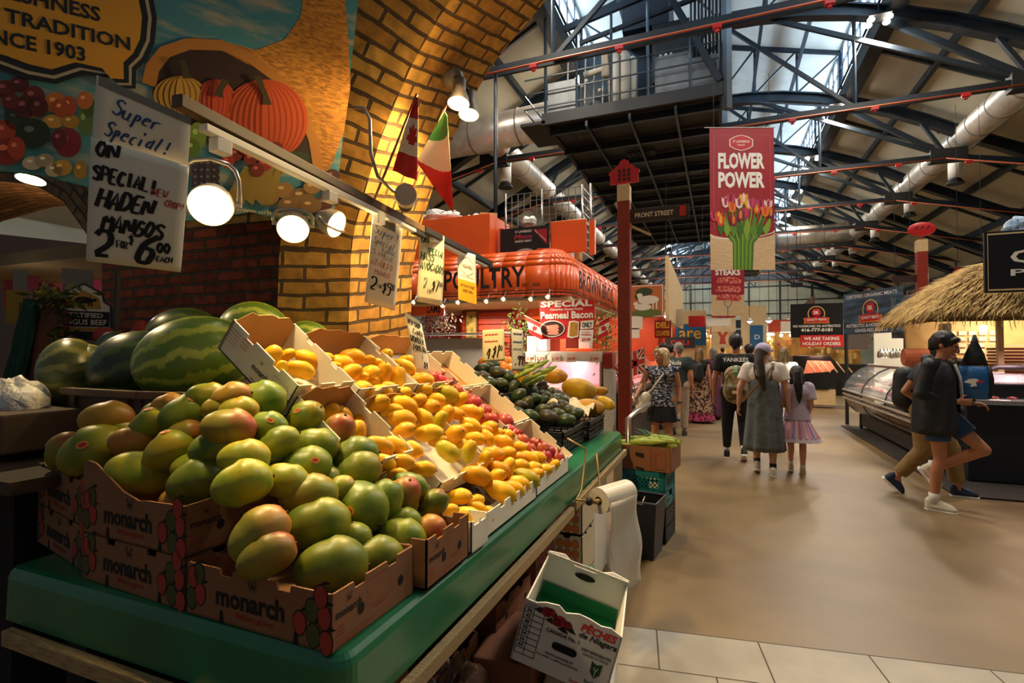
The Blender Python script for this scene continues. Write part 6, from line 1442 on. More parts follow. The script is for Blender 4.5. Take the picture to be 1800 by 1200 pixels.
# ================================================================ RIGHT SIDE
def sk():
    t,c,ax,n=signboard('meat_sign','black meat shop sign with phone number, left of the blue one','' or aty(1435,563,12.8),.985,.73,0,mat('black sign','#0e0c0d',.4),[('NO HORMONES OR ANTIBIOTICS',.05,.30,.9,.07,M_wl,.015),('416-777-0181',.20,.17,.60,.10,M_wl,.03)])
    def logo(t,c,ax,n,w,h,u,v,s):
        o=c+ax*((u-.5)*w)+Zv*((v-.5)*h); k=1 if ax.cross(Zv).dot(n)>0 else -1
        b=MB(); b.cur=0; strip(b,ellpts(0,0,.17*s,.17*s,24),.02*s,o,ax,Zv,k*.004,closed=True); b.cur=1; flat(b,ellpts(0,.03*s,.1*s,.1*s,20),o,ax,Zv,k*.006); b.cur=2; flat(b,[(-.27*s,-.1*s),(.27*s,-.1*s),(.25*s,-.17*s),(.27*s,-.23*s),(-.27*s,-.23*s),(-.25*s,-.17*s)],o,ax,Zv,k*.007)
        b.cur=1; flat(b,[(-.22*s,-.08*s),(.22*s,-.08*s),(.22*s,-.2*s),(-.22*s,-.2*s)],o,ax,Zv,k*.009)
        b.cur=3; text(b,'SK',o+ax*(-.06*s)-Zv*.01*s+n*.009,ax,Zv,w=.12*s,h=.08*s,bold=.03); text(b,'QUALITY MEATS',o+ax*(-.2*s)-Zv*.175*s+n*.012,ax,Zv,w=.4*s,h=.065*s,bold=.02); b.build('logo',[M_gold,M_redp,mat('orange ribbon','#c8702a',.5),M_wl],t)
    logo(t,c,ax,n,.985,.73,.5,.70,.92)
    signboard('holiday_sign','red holiday orders sign hung under the black meat sign','' or aty(1444.5,599,12.74),.80,.25,0,mat('bright sign red','#cf1f1c',.5),[('WE ARE TAKING',.08,.55,.82,.3,M_wl,.03),('HOLIDAY ORDERS',.05,.12,.88,.3,M_wl,.03)])
    p0,p1=U(2.55,12.75,0),U(2.55,9.55,0)
    a=aty(1483,568,12.0); b_=aty(1585,568,10.8); d=(b_-a); d.z=0; w=d.length; yaw=math.atan2(d.y,d.x); c=(a+b_)/2; c.z=2.28
    t,c,ax,n=signboard('organic_meat_sign','blue black certified organic meats sign angled along the counter',c,w,.80,yaw,mat('slate blue sign','#14222e',.4,col2='#4a6a80',vscale=2,stretch=(1,1,6)),[('CERTIFIED ORGANIC MEATS',.06,.86,.88,.08,M_wl,.01),('ANTIBIOTIC & HORMONE-FREE',.05,.16,.9,.08,M_wl,.01),('GRASS-FED MEATS',.22,.04,.56,.08,M_wl,.01)])
    logo(t,c,ax,n,w,.80,.5,.56,1.05)
    signboard('blue_meat_sign','pale blue to black nitrate sign partly behind the red post','' or aty(1612,556,10.9),.72,.75,0,mat('ice blue sign','#7a94a8',.4,col2='#1a2228',vscale=1.5,stretch=(1,1,3)),[('NITRATE & HORMONE',.1,.15,.8,.07,M_wl,.01)])
    for x,y in((2.5,12.86),(3.02,10.95)): tag(MB().cyl((x,y,0),(x,y,2.6),.035,n=10).build('sign_pole',M_black),'thin black pole holding the %s meat sign edge'%('black' if y>12 else 'blue'),'pole')
sk()
def curved_case(label,x,ya,yb,h,nseg,cols,lw=14):
    t=thing('curved_display_case',label,'display case',(x+.6,(ya+yb)/2,0)); L=yb-ya
    MB().box((x+.62,(ya+yb)/2,.3),(.75,L-.1,.42)).build('plinth',M_black,t)
    for y in(ya+.2,yb-.15): MB().box((x+.25,y,.15),(.05,.05,.3)).build('leg',M_black,t)
    def swp(prof,nm,m,ins=0,solid=.012,smooth=True):
        b=MB()
        for i in range(len(prof)-1):
            (a0,z0),(a1,z1)=prof[i],prof[i+1]; b.add([(x+a0,ya+ins,z0),(x+a0,yb-ins,z0),(x+a1,yb-ins,z1),(x+a1,ya+ins,z1)],[(3,2,1,0)])
        return b.build(nm,m,t,smooth=smooth,solid=solid)
    belly=[(.42,.28),(.2,.34),(.06,.48),(-.0,.62),(-.02,.70)]
    swp(belly,'curved_front_panel',mat('dark chrome panel','#6a6058',.25,.85,var=.1,vscale=3))
    for z in(.62,.70,.78): MB().box((x-.02,(ya+yb)/2,z),(.04,L,.035)).build('chrome_trim',M_chrome,t,bevel=.01)
    gl=[(-.02,.78),(.02,.92),(.12,1.06),(.26,1.18),(.42,1.26)]
    swp(gl,'curved_glass',M_clear,0,.006)
    MB().box((x+.62,(ya+yb)/2,1.27),(.45,L,.05)).build('top_shelf',M_chrome,t,bevel=.01)
    MB().box((x+.5,(ya+yb)/2,.80),(.9,L-.05,.05)).build('deck',M_chrome,t); MB().box((x+.98,(ya+yb)/2,1.02),(.03,L,.5)).build('mirrored_back',mat('pink lit back','#b87a70',.3),t)
    n=int(L/.28)
    for i in range(n):
        y=ya+.2+i*(L-.3)/n; m=cols[(i*nseg//n)%len(cols)]
        for k in(0,1): MB().box((x+.25+k*.3,y,.87+k*.07),(.24,.22,.05),(0,.3,random.uniform(-.1,.1))).build('meat_tray',m,t,bevel=.02)
    for i in range(nseg+1): 
        y=ya+i*L/nseg; b=MB(); b.tube([U(x+a,y,z) for a,z in belly+gl],.014,6); b.build('seam_frame',M_black,t)
    light('AREA','case_light',(x+.5,(ya+yb)/2,1.22),lw,(1,.78,.62),.35,(x+.4,(ya+yb)/2,0),shape=1,sy=L*.8)
    return t
M_saus=mat('golden sausage','#b06a30',.4,var=.3,vscale=20); 
curved_case('long curved glass meat case with chrome bumper along the right aisle',2.35,8.0,12.3,1.3,3,[M_pink,M_meat,M_saus],26)
def farcase():
    c=aty(1445,680,16.5); t=thing('angled_display_case','black angular meat case lit orange behind the child','display case',(c.x,16.5,0))
    x0,x1=aty(1392,680,16.5).x,aty(1488,680,16.5).x; y=16.2
    MB().prism([(x0,.5),(x1-.5,.5),(x1,1.0),(x1-.45,1.42),(x0,1.42)],(0,y+.02,0),X,Zv,Y,.9).build('black_body',mat('glossy black','#0f0f12',.25),t)
    MB().box(((x0+x1)/2-.1,y+.4,.3),(x1-x0-.4,.7,.42)).build('tan_base',M_tan,t); MB().box(((x0+x1)/2,y+.1,.06),(x1-x0,.06,.06)).build('foot_rail',M_chrome,t)
    a,b_=aty(1412,655,y).x,aty(1468,655,y).x
    MB().prism([(a+.1,1.3),(b_-.1,1.28),(b_,1.1),(b_-.12,1.0),(a,.93)],(0,y,0),X,Zv,Y,.015).build('lit_meat_window',mat('heat lamp lit meat','#d8604a',.4,col2='#e8a080',vscale=3,emit=0),t)
    b=MB()
    for i in range(6): b.bar(U(a+.1+i*.17,y-.005,1.27),U(a+.3+i*.17,y-.005,.98),.01,.03)
    b.build('window_struts',M_tan,t)
    light('AREA','case_light',((a+b_)/2,y-.25,1.5),6,(1,.55,.4),.3,((a+b_)/2,y+.05,1.1))
farcase()
simplebox('scale','grey digital scale standing on the right counter','scale',U(3.0,9.2,1.62),(.1,.2,.65),M_chrome); 
t=MB().lathe([(.0,-.3),(.13,-.3),(.13,.3),(0,.3)],U(2.95,9.75,1.46),16,Matrix.Rotation(math.pi/2,3,'Y')).build('paper_roll',mat('brown butcher paper','#a8583a',.7)); tag(t,'roll of brown butcher paper on the curved case','roll')
for i in range(6):
    c=U(2.85+.12*(i%3),11.0+.25*i,1.42); t=MB().lathe([(0,.0),(.06,0),(.07,.05),(.06,.12),(.02,.14),(.02,.18),(0,.18)],c,12).build('jar',M_chrome,smooth=True); pool(t,'shiny steel jar on top of the curved meat case','jar','steel jars',c.y,'y')
tag(MB().lathe([(.2,0),(.19,.06),(.14,.12),(.06,.15),(0,.16)],U(2.95,8.6,1.3),16).build('scale_dome',M_black,smooth=True),'black domed lid on the near end of the curved case','lid')
# plinth strip on floor under the right row
o=MB().box((2.9,9.7,.01),(1.15,5.6,.02)).build('floor_mat',mat('dark floor mat','#2c2620',.8)); tag(o,'dark floor strip beneath the right meat case','mat')
# white back wall of the right stalls
t=thing('white_partition','white tiled partition behind the curved meat case','wall panel',(4.2,11.5,0)); MB().box((4.4,11.5,1.5),(.08,5.5,3.0)).build('panel',mat('white wall','#dcd8cc',.6),t); MB().box((3.7,12.9,1.35),(1.4,.06,2.7)).build('panel',mat('white wall','#dcd8cc',.6),t)
light('AREA','stall_light',(3.9,11.8,2.8),45,(1,.86,.62),.8,(3.3,10.5,0))
# thatched stall
def thatch():
    t=thing('thatched_roof','straw thatch roof over the seafood style stall at far right','roof',(4.2,8.2,2.0))
    za,zb=1.98,2.72; x0,x1,y0,y1=2.40,6.2,7.75,10.1; rx0,ry=3.35,8.95
    def S_(u,v,side):
        if side==0: a=U(x0+(x1-x0)*u,y0,za); b=U(rx0+(x1-rx0)*u,ry,zb)
        else: a=U(x0,y1+(y0-y1)*u,za); b=U(rx0,ry,zb)
        p=a.lerp(b,v); p.z+=.10*math.sin(v*math.pi); return p
    MB().grid(lambda u,v:S_(u,v,0)-Zv*.05,20,8).grid(lambda u,v:S_(u,v,1)-Zv*.05,10,8).build('thatch_base',mat('straw underlayer','#6a5028',.9),t,smooth=True,solid=.06)
    cols=[mat('straw '+h,h,.85) for h in('#c8a25c','#a88240','#dfc080','#8a6630')]
    rnd=random.Random(21)
    b=MB()
    for k in range(9000):
        side=0 if rnd.random()<.78 else 1; u,v=rnd.random(),rnd.random()**.9
        p=S_(u,v,side)+Zv*rnd.uniform(0,.04); q=S_(u,max(0,v-.01),side)-S_(u,v,side); d=q.normalized() if q.length>0 else V((0,-1,-.5)).normalized()
        if v<.06: d=V((0,-.35,-1)) if side==0 else V((-.35,0,-1))
        d=(d+V((rnd.gauss(-.12,.13),rnd.gauss(0,.1),rnd.gauss(.02,.1)))).normalized(); L=rnd.uniform(.12,.3)*(.75 if v<.06 else 1); w=d.cross(V((0,-.5,1))).normalized()*rnd.uniform(.003,.007)
        b.cur=rnd.randrange(4); e=p+d*L; b.add([p-w,p+w,e+w*.4,e-w*.4],[(0,1,2,3)])
    b.build('straw',cols,t)['kind']='stuff'
thatch()
def thatchstall():
    t=thing('seafood_stall','dark fronted counter stall with cream menu wall under the thatch','market stall',(4.2,8.6,0))
    MB().box((4.35,8.15,.6),(3.3,.95,1.16)).build('dark_counter',mat('dark navy counter','#0e1118',.5),t,bevel=.02)
    MB().box((4.5,9.8,1.5),(3.6,.08,1.4)).build('menu_wall',mat('warm cream wall','#d8b884',.7,var=.08),t)
    MB().box((3.3,8.4,1.6),(.06,.06,1.2)).build('stall_post',M_tan,t)
    b=MB()
    for i in range(6):
        for j in range(4): b.box((3.15+i*.12,9.74,1.55+j*.09),(.09,.01,.06))
    b.build('price_tickets',M_off,t)
    MB().box((4.15,9.74,1.5),(1.0,.02,.32)).build('white_notice_board',mat('cream board','#cbb894',.7),t)
    b=MB()
    for i in range(9): b.box((3.75+.01*(i%2),9.3,1.22+i*.045),(.38,.3,.035))
    b.build('egg_tray_stack',mat('maroon trays','#6a2a24',.6),t)
    light('AREA','stall_light',(3.9,9.0,2.25),16,(1,.72,.38),.3,(3.9,9.2,1.0)); light('POINT','stall_bulb',(3.55,9.40,1.88),5,(1,.66,.3),.05)
    b=MB().sph((3.55,9.5,1.88),.05,10,8); b.build('glowing_bulb',M_bulb,t,smooth=True)
thatchstall()
t=thing('meat_window_case','pink lit glass case with red meat on the dark counter at right','display case',(3.0,7.7,.8))
b=MB().add([(2.62,7.62,.95),(3.9,7.62,.95),(3.75,8.0,1.28),(2.78,8.0,1.28)],[(0,1,2,3)]); b.build('sloping_glass',M_clear,t,solid=.008)
MB().prism([(2.62,.93),(3.9,.93),(3.9,.98),(2.62,.98)],(0,7.6,0),X,Zv,Y,.5).build('steel_ledge',M_chrome,t)
MB().prism([(2.7,.98),(3.85,.98),(3.7,1.25),(2.85,1.25)],(0,8.04,0),X,Zv,Y,.03).build('pink_liner',mat('pink liner','#d88890',.5),t)
for i in range(7): MB().sph((2.78+i*.17,7.78,1.01),(.13,.12,.045),12,7).build('meat_cut',M_meat,t,smooth=True)
MB().tube([U(2.7,7.95,1.0),U(2.8,7.95,1.25),U(3.1,7.95,1.36),U(3.5,7.95,1.36),U(3.75,7.95,1.25),U(3.85,7.95,1.0)],.03,8).build('dark_hood',M_black,t,smooth=True)
light('AREA','case_light',(3.2,7.75,1.5),7,(1,.6,.62),.2,(3.2,7.8,1))
# CA sign
t,c,ax,n=signboard('butcher_sign','large black prime meats sign with pale frame at the right edge','' or U(3.9,7.75,2.60),1.95,.72,-.02,mat('black sign','#0e0c0d',.4),[('CARNICEROS',.12,.46,1.1,.22,M_wl,.02),('PRIME MEATS',.12,.26,.95,.11,M_wl,.02)],M_tan)
b=MB(); b.box(U(3.75,7.72,2.69),(.9,.01,.02)); b.build('rule_line',M_tan,t)
for i,(px,py) in enumerate([(1785,380),(1740,400)]): bagblob('blue striped cloth bundle on the black sign, %s'%('larger' if i==0 else 'smaller'),U(3.75-.25*i,8.3,3.06),(.3-.1*i,.25,.14),mat('blue striped cloth','#a8b8c8',.7,col2='#3f6a94',vscale=9,stretch=(9,1,1)),'cloth_bundle',seed=3+i,cat='cloth')

for i,(px,y,z) in enumerate([(1206,24,2.9),(1222,28,2.8),(1236,21,2.7),(1262,30,2.6),(1283,26,2.9),(1318,24,2.8),(1352,22,2.7),(1386,25,2.8),(1402,20,2.6),(1366,30,2.9),(1336,34,3.0),(1248,38,3.0),(1182,19,2.7),(1172,16,2.6)]):
    c=aty(px,600,y); t=thing('pendant_lamp','','lamp',(c.x,y,z)); pool(t,'white hanging shop lamp far down the aisle','lamp','far pendant lamps',px)
    MB().lathe([(.02,.16),(.05,.12),(.14,0),(.13,0)],(c.x,y,z),14).build('shade',M_white,t,smooth=True); MB().sph((c.x,y,z+.01),.08,10,6).build('bulb',mat('cool bulb','#f4faff',.3,emit=16),t,smooth=True); MB().cyl((c.x,y,z+.15),(c.x,y,8.0),.01,n=5).build('cord',M_black,t)
for i,(px,y,w_,h_,z,m,tt_) in enumerate([(1225,17.5,.5,.35,2.5,M_redp,'SEAFOOD'),(1262,23,1.0,.3,2.75,M_off,'CHEESE'),(1400,19,.9,.35,2.35,M_off,'BUTCHER'),(1372,24,.9,.5,2.6,M_rw,'BREAD'),(1305,28,1.0,.4,2.9,M_steel,'MUSTARD'),(1187,15.5,.45,.5,2.5,M_off,'FRESH')]):
    c=aty(px,600,y); signboard('shop_sign',['plain red shop board far down the aisle near the deli','wide white shop board hanging behind the backpack wearer','white shop board right of the blue letter panel','rust brown shop board far down the aisle at right','dark blue shop board above the far stalls in the centre','pale shop board beside the tan fascia on the left'][i],U(c.x,y,z),w_,h_,0,m,[])
# ================================================================ PEOPLE
def skinm(n,h): return mat('skin '+n,h,.5,var=.04,vscale=6,sss=.06)
SK1=skinm('light','#c98e6c'); SK2=skinm('tan','#b97c58'); SK3=skinm('fair','#d39a7c')
def cap(b,p0,p1,r0,r1,n=14,sq=1,ref=None):
    p0,p1=V(p0),V(p1); d=p1-p0; k=6; pts=[];rr=[]
    L=max(d.length,1e-5); u=d/L
    for i in range(4): a=math.pi/2*i/4; pts.append(p0-u*r0*math.cos(a)); rr.append(max(.0008,r0*math.sin(a)))
    pts.append(p0); rr.append(r0); pts.append(p0.lerp(p1,.5)); rr.append((r0+r1)/2); pts.append(p1); rr.append(r1)
    for i in range(3,-1,-1): a=math.pi/2*i/4; pts.append(p1+u*r1*math.cos(a)); rr.append(max(.0008,r1*math.sin(a)))
    b.tube(pts,rr,n,sq=sq,ref=ref)
def ell(b,c,r,R=None): b.sph(c,r,18,12,R=R)
def blob(b,name,m,parent,vox=.008,sm=4,disp=None):
    o=b.build(name,m,parent,smooth=True,world=False)
    q=o.modifiers.new('r','REMESH'); q.mode='VOXEL'; q.voxel_size=vox; q.use_smooth_shade=True
    s=o.modifiers.new('s','SMOOTH'); s.factor=.5; s.iterations=sm
    return o
def hand_prims(b,w,d,side,thumb,curl=.35,s=1.0,grip=0):
    """w wrist, d hand direction, side = across-palm axis (towards the thumb), curl folds fingers to palm"""
    w,d=V(w),V(d).normalized(); sd=V(side); sd=(sd-d*sd.dot(d)).normalized(); pn=d.cross(sd)*thumb
    c=w+d*.045*s; cap(b,w,w+d*.07*s,.024*s,.034*s,12,.55,sd)
    for i,(o,L) in enumerate(((.028,.072),(.010,.08),(-.009,.074),(-.027,.058))):
        p=w+d*.082*s+sd*o*s; a=0; r=.0088*s
        for k in range(3):
            a+=curl*(.5+.35*k)+.05*i; q=p+(d*math.cos(a)+pn*math.sin(a))*L*s*(.45,.32,.26)[k]; cap(b,p,q,r,r*.9,8); p=q; r*=.9
    p=w+d*.025*s+sd*.026*s; q=p+(d*.55+sd*.65+pn*.3).normalized()*.04*s; cap(b,p,q,.012*s,.0098*s,8); cap(b,q,q+(d*.85+sd*.2+pn*.4).normalized()*.032*s,.0098*s,.0082*s,8)
def head_prims(b,c,R,s=1.0,face=True):
    def T(x,y,z): return V(c)+R@V((x*s,y*s,z*s))
    b.sph(T(0,-.012,.025),(.076*s,.094*s,.094*s),20,14,R=R); b.sph(T(0,.022,-.02),(.060*s,.070*s,.085*s),18,12,R=R)
    b.sph(T(0,.048,-.078),(.032*s,.032*s,.028*s),12,8,R=R); b.sph(T(0,.03,-.06),(.05*s,.05*s,.04*s),12,8,R=R)
    if face:
        cap(b,T(0,.088,.015),T(0,.108,-.022),.009*s,.013*s,8); cap(b,T(-.028,.076,.022),T(.028,.076,.022),.014*s,.014*s,8)
        cap(b,T(-.016,.083,-.055),T(.016,.083,-.055),.009*s,.009*s,8); cap(b,T(-.04,.062,-.02),T(-.035,.06,-.03),.02*s,.018*s,8); cap(b,T(.04,.062,-.02),T(.035,.06,-.03),.02*s,.018*s,8)
    for sx in(-1,1): b.sph(T(sx*.078,-.005,-.005),(.012*s,.02*s,.032*s),10,8,R=R)
def eyes(t,c,R,s=1.0):
    def T(x,y,z): return V(c)+R@V((x*s,y*s,z*s))
    for sx in(-1,1):
        e=MB(); e.sph(T(sx*.030,.080,.002),.0105*s,10,8).m(1).sph(T(sx*.030,.0875,.002),.005*s,8,6); e.build('eye',[mat('eye white','#e8e2d8',.3),M_blackt],t,smooth=True,world=False)
        MB().tube([T(sx*.016,.092,.020),T(sx*.032,.090,.025),T(sx*.046,.080,.019)],.003*s,6).build('eyebrow',mat('brow','#2a1c14',.9),t,smooth=True,world=False)
    MB().tube([T(-.022,.086,-.054),T(0,.094,-.055),T(.022,.086,-.054)],.0042*s,6).build('lips',mat('lips','#a8584a',.5),t,smooth=True,world=False)
def shoe(t,ank,fd,m,sole,s=1.0,sock=None,pitch=0):
    ank=V(ank); f=V((fd[0],fd[1],0)).normalized(); f=(f*math.cos(pitch)+V((0,0,-1))*math.sin(pitch)); u=V((0,0,1)); u=(u-f*u.dot(f)).normalized(); R=Matrix((f.cross(u),f,u)).transposed()
    c=ank-u*.07*s
    def T(x,y,z): return c+R@V((x*s,y*s,z*s))
    b=MB(); cap(b,T(0,-.03,.06),T(0,-.03,.0),.042*s,.042*s,12); cap(b,T(0,-.03,.02),T(0,.13,.008),.044*s,.038*s,14,.75,f.cross(u)); cap(b,T(0,.03,.05),T(0,.12,.015),.034*s,.034*s,12)
    o=blob(b,'shoe',m,t,.008,2)
    b=MB(); L=[(-.038,-.06),(-.042,0),(-.036,.05),(-.046,.11),(-.035,.155),(0,.175),(.035,.155),(.046,.11),(.036,.05),(.042,0),(.038,-.06),(0,-.078)]
    b.prism([(x*s,y*s) for x,y in L[::-1]],T(0,0,-.038),R@X,R@Y,R@Zv,.028*s).build('sole',sole,o,world=False,bevel=.005)
    b=MB()
    for k in range(4): b.cyl(T(-.022,.03+k*.022,.078-k*.012),T(.022,.03+k*.022,.078-k*.012),.003*s,n=6)
    b.build('laces',M_wl,o,world=False)
    if sock: MB().cyl(ank-u*.02,ank+V((0,0,.07))*s,.042*s,.044*s,12).build('sock',sock,t,smooth=True,world=False)
DEF=dict(pelvis=(0,0,.95),chest=(0,0,1.26),neck=(0,0,1.45),head=(0,.015,1.61),
 Ls=(-.175,0,1.40),Le=(-.225,-.03,1.12),Lw=(-.235,.04,.87),Rs=(.175,0,1.40),Re=(.225,-.03,1.12),Rw=(.235,.04,.87),
 Lh=(-.09,0,.93),Lk=(-.10,.02,.50),La=(-.10,-.02,.09),Rh=(.09,0,.93),Rk=(.10,.02,.50),Ra=(.10,-.02,.09))
def human(label,loc,yaw,h=1.75,pose=None,skin=SK1,head_yaw=0,head_pitch=0,w=1.0,fat=1.0,vox=.008,legs=True,hands=True,girl=False,face=True,feet=(0,0),hd=(None,None),name='person'):
    P={k:V(v) for k,v in DEF.items()}
    for k,v in (pose or {}).items(): P[k]=V(v)
    s=h/1.75
    for k in P: P[k]=P[k]*s
    for k in('Ls','Rs','Le','Re','Lw','Rw'): P[k].x*=w
    t=thing(name,label,'person',loc,yaw); P['t']=t; P['s']=s
    RH=Euler((head_pitch,0,head_yaw)).to_matrix(); P['RH']=RH; hs=s**.5*1.06; P['hs']=hs
    b=MB(); f=fat
    head_prims(b,P['head'],RH,hs,face); cap(b,P['neck']-V((0,0,.05*s)),P['head']-V((0,.0,.05*s)),.058*s,.050*s,14)
    cap(b,P['chest']+V((-.07*w*s,0,.06*s)),P['chest']+V((.07*w*s,0,.06*s)),.105*s*f,.105*s*f,16); cap(b,P['chest'],P['pelvis'].lerp(P['chest'],.35),.125*s*f,.112*s*f,18,.8,X); cap(b,P['pelvis'].lerp(P['chest'],.35),P['pelvis'],.112*s*f,.13*s*f,18,.85,X)
    cap(b,P['Lh'],P['Rh'],.098*s*f,.098*s*f,14)
    cap(b,P['Ls'],P['neck']-V((0,0,.02*s)),.052*s,.05*s,12); cap(b,P['Rs'],P['neck']-V((0,0,.02*s)),.052*s,.05*s,12)
    for q in 'LR':
        cap(b,P[q+'s'],P[q+'e'],.052*s*f,.039*s*f,12); cap(b,P[q+'e'],P[q+'w'],.038*s*f,.025*s,12)
        if hands:
            d=(P[q+'w']-P[q+'e']).normalized(); sg=1 if q=='L' else -1; dd=hd[0] if q=='L' else hd[1]
            if dd is None: hand_prims(b,P[q+'w'],d+V((0,.1,0)),V((0,1,0)) if abs(d.y)<.8 else V((-sg*-1,0,.2)),sg,.4,s)
            else: hand_prims(b,P[q+'w'],dd[0],dd[1],dd[2],dd[3],s)
        else: cap(b,P[q+'w'],P[q+'w']+(P[q+'w']-P[q+'e']).normalized()*.12*s,.03*s,.02*s,10)
        if legs:
            cap(b,P[q+'h'],P[q+'k'],.085*s*f,.054*s*f,14); k,a=P[q+'k'],P[q+'a']; m=k.lerp(a,.3)+V((0,-.012*s,0)); cap(b,k,m,.052*s*f,.055*s*f,12); cap(b,m,a,.055*s*f,.034*s,12); cap(b,a,a+V((0,.02,-.03))*s,.036*s,.034*s,10)
    P['body']=blob(b,'body',skin,t,vox,4)
    if face: eyes(t,P['head'],RH,hs)
    return P
def shirt(P,m,name='shirt',sleeve=.55,ex=.02,bottom=None,w=1.0,long=False,vox=.011,fat=1.0,neckline=.0,flare=0):
    s=P['s']; b=MB(); C_,Pv=P['chest'],P['pelvis']
    cap(b,C_+V((-.075*s,0,.06*s)),C_+V((.075*s,0,.06*s)),.108*s*fat+ex,.108*s*fat+ex,16)
    z=bottom if bottom is not None else Pv.z-.04*s
    pb=V((Pv.x,Pv.y,z))
    cap(b,C_,C_.lerp(pb,.5),.125*s*fat+ex,.12*s*fat+ex,18,.82,X); b.tube([C_.lerp(pb,.4),C_.lerp(pb,.7),pb],[.118*s*fat+ex,.128*s*fat+ex+flare*.5,.138*s*fat+ex+flare],20,sq=.84,ref=X)
    for q in 'LR':
        cap(b,P[q+'s'],P['neck']-V((0,0,.035*s)),.052*s+ex*.7,.05*s+ex*.5,12)
        if sleeve>0:
            e=P[q+'s'].lerp(P[q+'e'],min(1,sleeve)); b.tube([P[q+'s'],e],[.056*s*fat+ex,.05*s*fat+ex*1.1],14); ell(b,P[q+'s'],.056*s*fat+ex)
            if long:
                ell(b,P[q+'e'],.048*s+ex); b.tube([P[q+'e'],P[q+'e'].lerp(P[q+'w'],.95)],[.046*s+ex,.034*s+ex],14)
    return blob(b,name,m,P['t'],vox,3)
def trousers(P,m,name='trousers',to=.93,ex=.018,vox=.011,top=None,taper=1.0):
    s=P['s']; b=MB(); cap(b,P['Lh'],P['Rh'],.1*s+ex,.1*s+ex,16); b.tube([P['pelvis']+V((0,0,.08*s)),P['pelvis']-V((0,0,.05*s))],[.125*s+ex,.135*s+ex],18,sq=.84,ref=X)
    for q in 'LR':
        h,k,a=P[q+'h'],P[q+'k'],P[q+'a']
        if to<=.5: b.tube([h,h.lerp(k,to*2)],[.09*s+ex,.07*s+ex*1.6],16)
        else: b.tube([h,k],[.088*s+ex,.06*s+ex],16); ell(b,k,.06*s+ex); b.tube([k,k.lerp(a,(to-.5)*2)],[.06*s+ex,(.042*s+ex)*taper],16)
    return blob(b,name,m,P['t'],vox,3)
def skirt(P,m,name,z0,z1,r0,r1,folds=12,amp=.012,c=None,mats=None,sq=.8,n=72,ctr0=None,ctr1=None):
    s=P['s']; b=MB(); R=[]
    a=ctr0 or P['pelvis']; e=ctr1 or P['pelvis']
    for i in range(15):
        u=i/14; z=z0+(z1-z0)*u; r=r0+(r1-r0)*u; cx=a[0]+(e[0]-a[0])*u; cy=a[1]+(e[1]-a[1])*u
        R.append([V((cx+(r+amp*u*math.sin(folds*t_))*math.cos(t_),cy+sq*(r+amp*u*math.sin(folds*t_))*math.sin(t_),z+(.006*math.sin(folds*t_) if i==14 else 0))) for t_ in [2*math.pi*j/n for j in range(n)]])
    b.rings(R,cap=False)
    if mats:
        for k in range(len(b.mi)): b.mi[k]=int((k%n)/n*mats[0])%len(m)
    o=b.build(name,m,P['t'],smooth=True,world=False,solid=.004); return o
def hair(P,m,prims,name='hair',vox=.008,capr=(.083,.102,.1),off=(0,-.022,.032),shell=True):
    b=MB(); s=P['hs']; R=P['RH']; c=P['head']
    def T(x,y,z): return V(c)+R@V((x*s,y*s,z*s))
    if shell: b.sph(T(*off),tuple(k*s for k in capr),20,14,R=R)
    for q in prims:
        (a,e,r0,r1)=q; cap(b,T(*a),T(*e),r0*s,r1*s,12)
    o=blob(b,name,m,P['t'],vox,2)
    return o
def hairmat(n,a,b_): return mat('hair '+n,a,.5,col2=b_,vscale=60,stretch=(1,1,.12),bump=.5,bscale=120,bdist=.004)
HK=hairmat('black','#0c0a0a','#1e1814'); HD=hairmat('dark brown','#1e120c','#3a2418'); HB=hairmat('blond','#a8875a','#d8bd8c'); HG=hairmat('grey','#5a544c','#8a8478'); HA=hairmat('auburn','#5a2e18','#8a5230')
def aim_yaw(v): return math.atan2(-v[0],v[1])
# --- 1 young man walking right with the blue bag
pm=atz(1655,893,0); yaw1=aim_yaw((.9,-.44))
P=human('young man in dark open jacket and denim shorts walking right, holding a blue bag up',(pm.x-.02,pm.y,0),yaw1,1.76,
 dict(Rh=(.09,.0,.93),Rk=(.10,.03,.50),Ra=(.10,-.02,.09),Lh=(-.09,.02,.93),Lk=(-.09,.33,.60),La=(-.10,-.05,.36),
      Rs=(.17,-.03,1.40),Re=(.23,-.09,1.13),Rw=(.10,.16,1.06),Ls=(-.17,.05,1.40),Le=(-.24,.16,1.16),Lw=(-.12,.24,1.04),neck=(0,.02,1.45),head=(0,.06,1.60),chest=(0,0,1.26)),
 SK2,.0,-.42,vox=.007,hd=((V((.1,.9,-.1)),V((1,0,.1)),1,.6),(V((-.3,.9,.0)),V((0,.2,1)),-1,.9)))
t=P['t']
M_jk=mat('dark navy shell jacket','#14161c',.55,bump=.5,bscale=6,bdist=.035)
shirt(P,mat('white printed tee','#d8d2c8',.8),'t_shirt',0,.006,.72)
b=MB()                                     # open jacket : torso shell open in front, sleeves
s=1
def openshell(P,m,name,z0,z1,r,gap=.5,sq=.82,fl=.03):
    b=MB(); n=40; R=[]
    for i in range(14):
        u=i/13; z=z1+(z0-z1)*u; rr=r*(.52+.48*min(1,u*5)**.7)+fl*u
        R.append([V(((rr+.008*math.sin(a*7+u*5))*math.cos(a),sq*(rr+.008*math.sin(a*7+u*5))*math.sin(a)+P['chest'].y*(1-u),z)) for a in [math.pi/2+gap/2+(2*math.pi-gap)*j/n for j in range(n+1)]])
    b.rings(R,close=False,cap=False); o=b.build(name,m,P['t'],smooth=True,world=False,solid=.012); return o
openshell(P,M_jk,'jacket',.74,1.46,.205,1.15,.86)
b=MB()
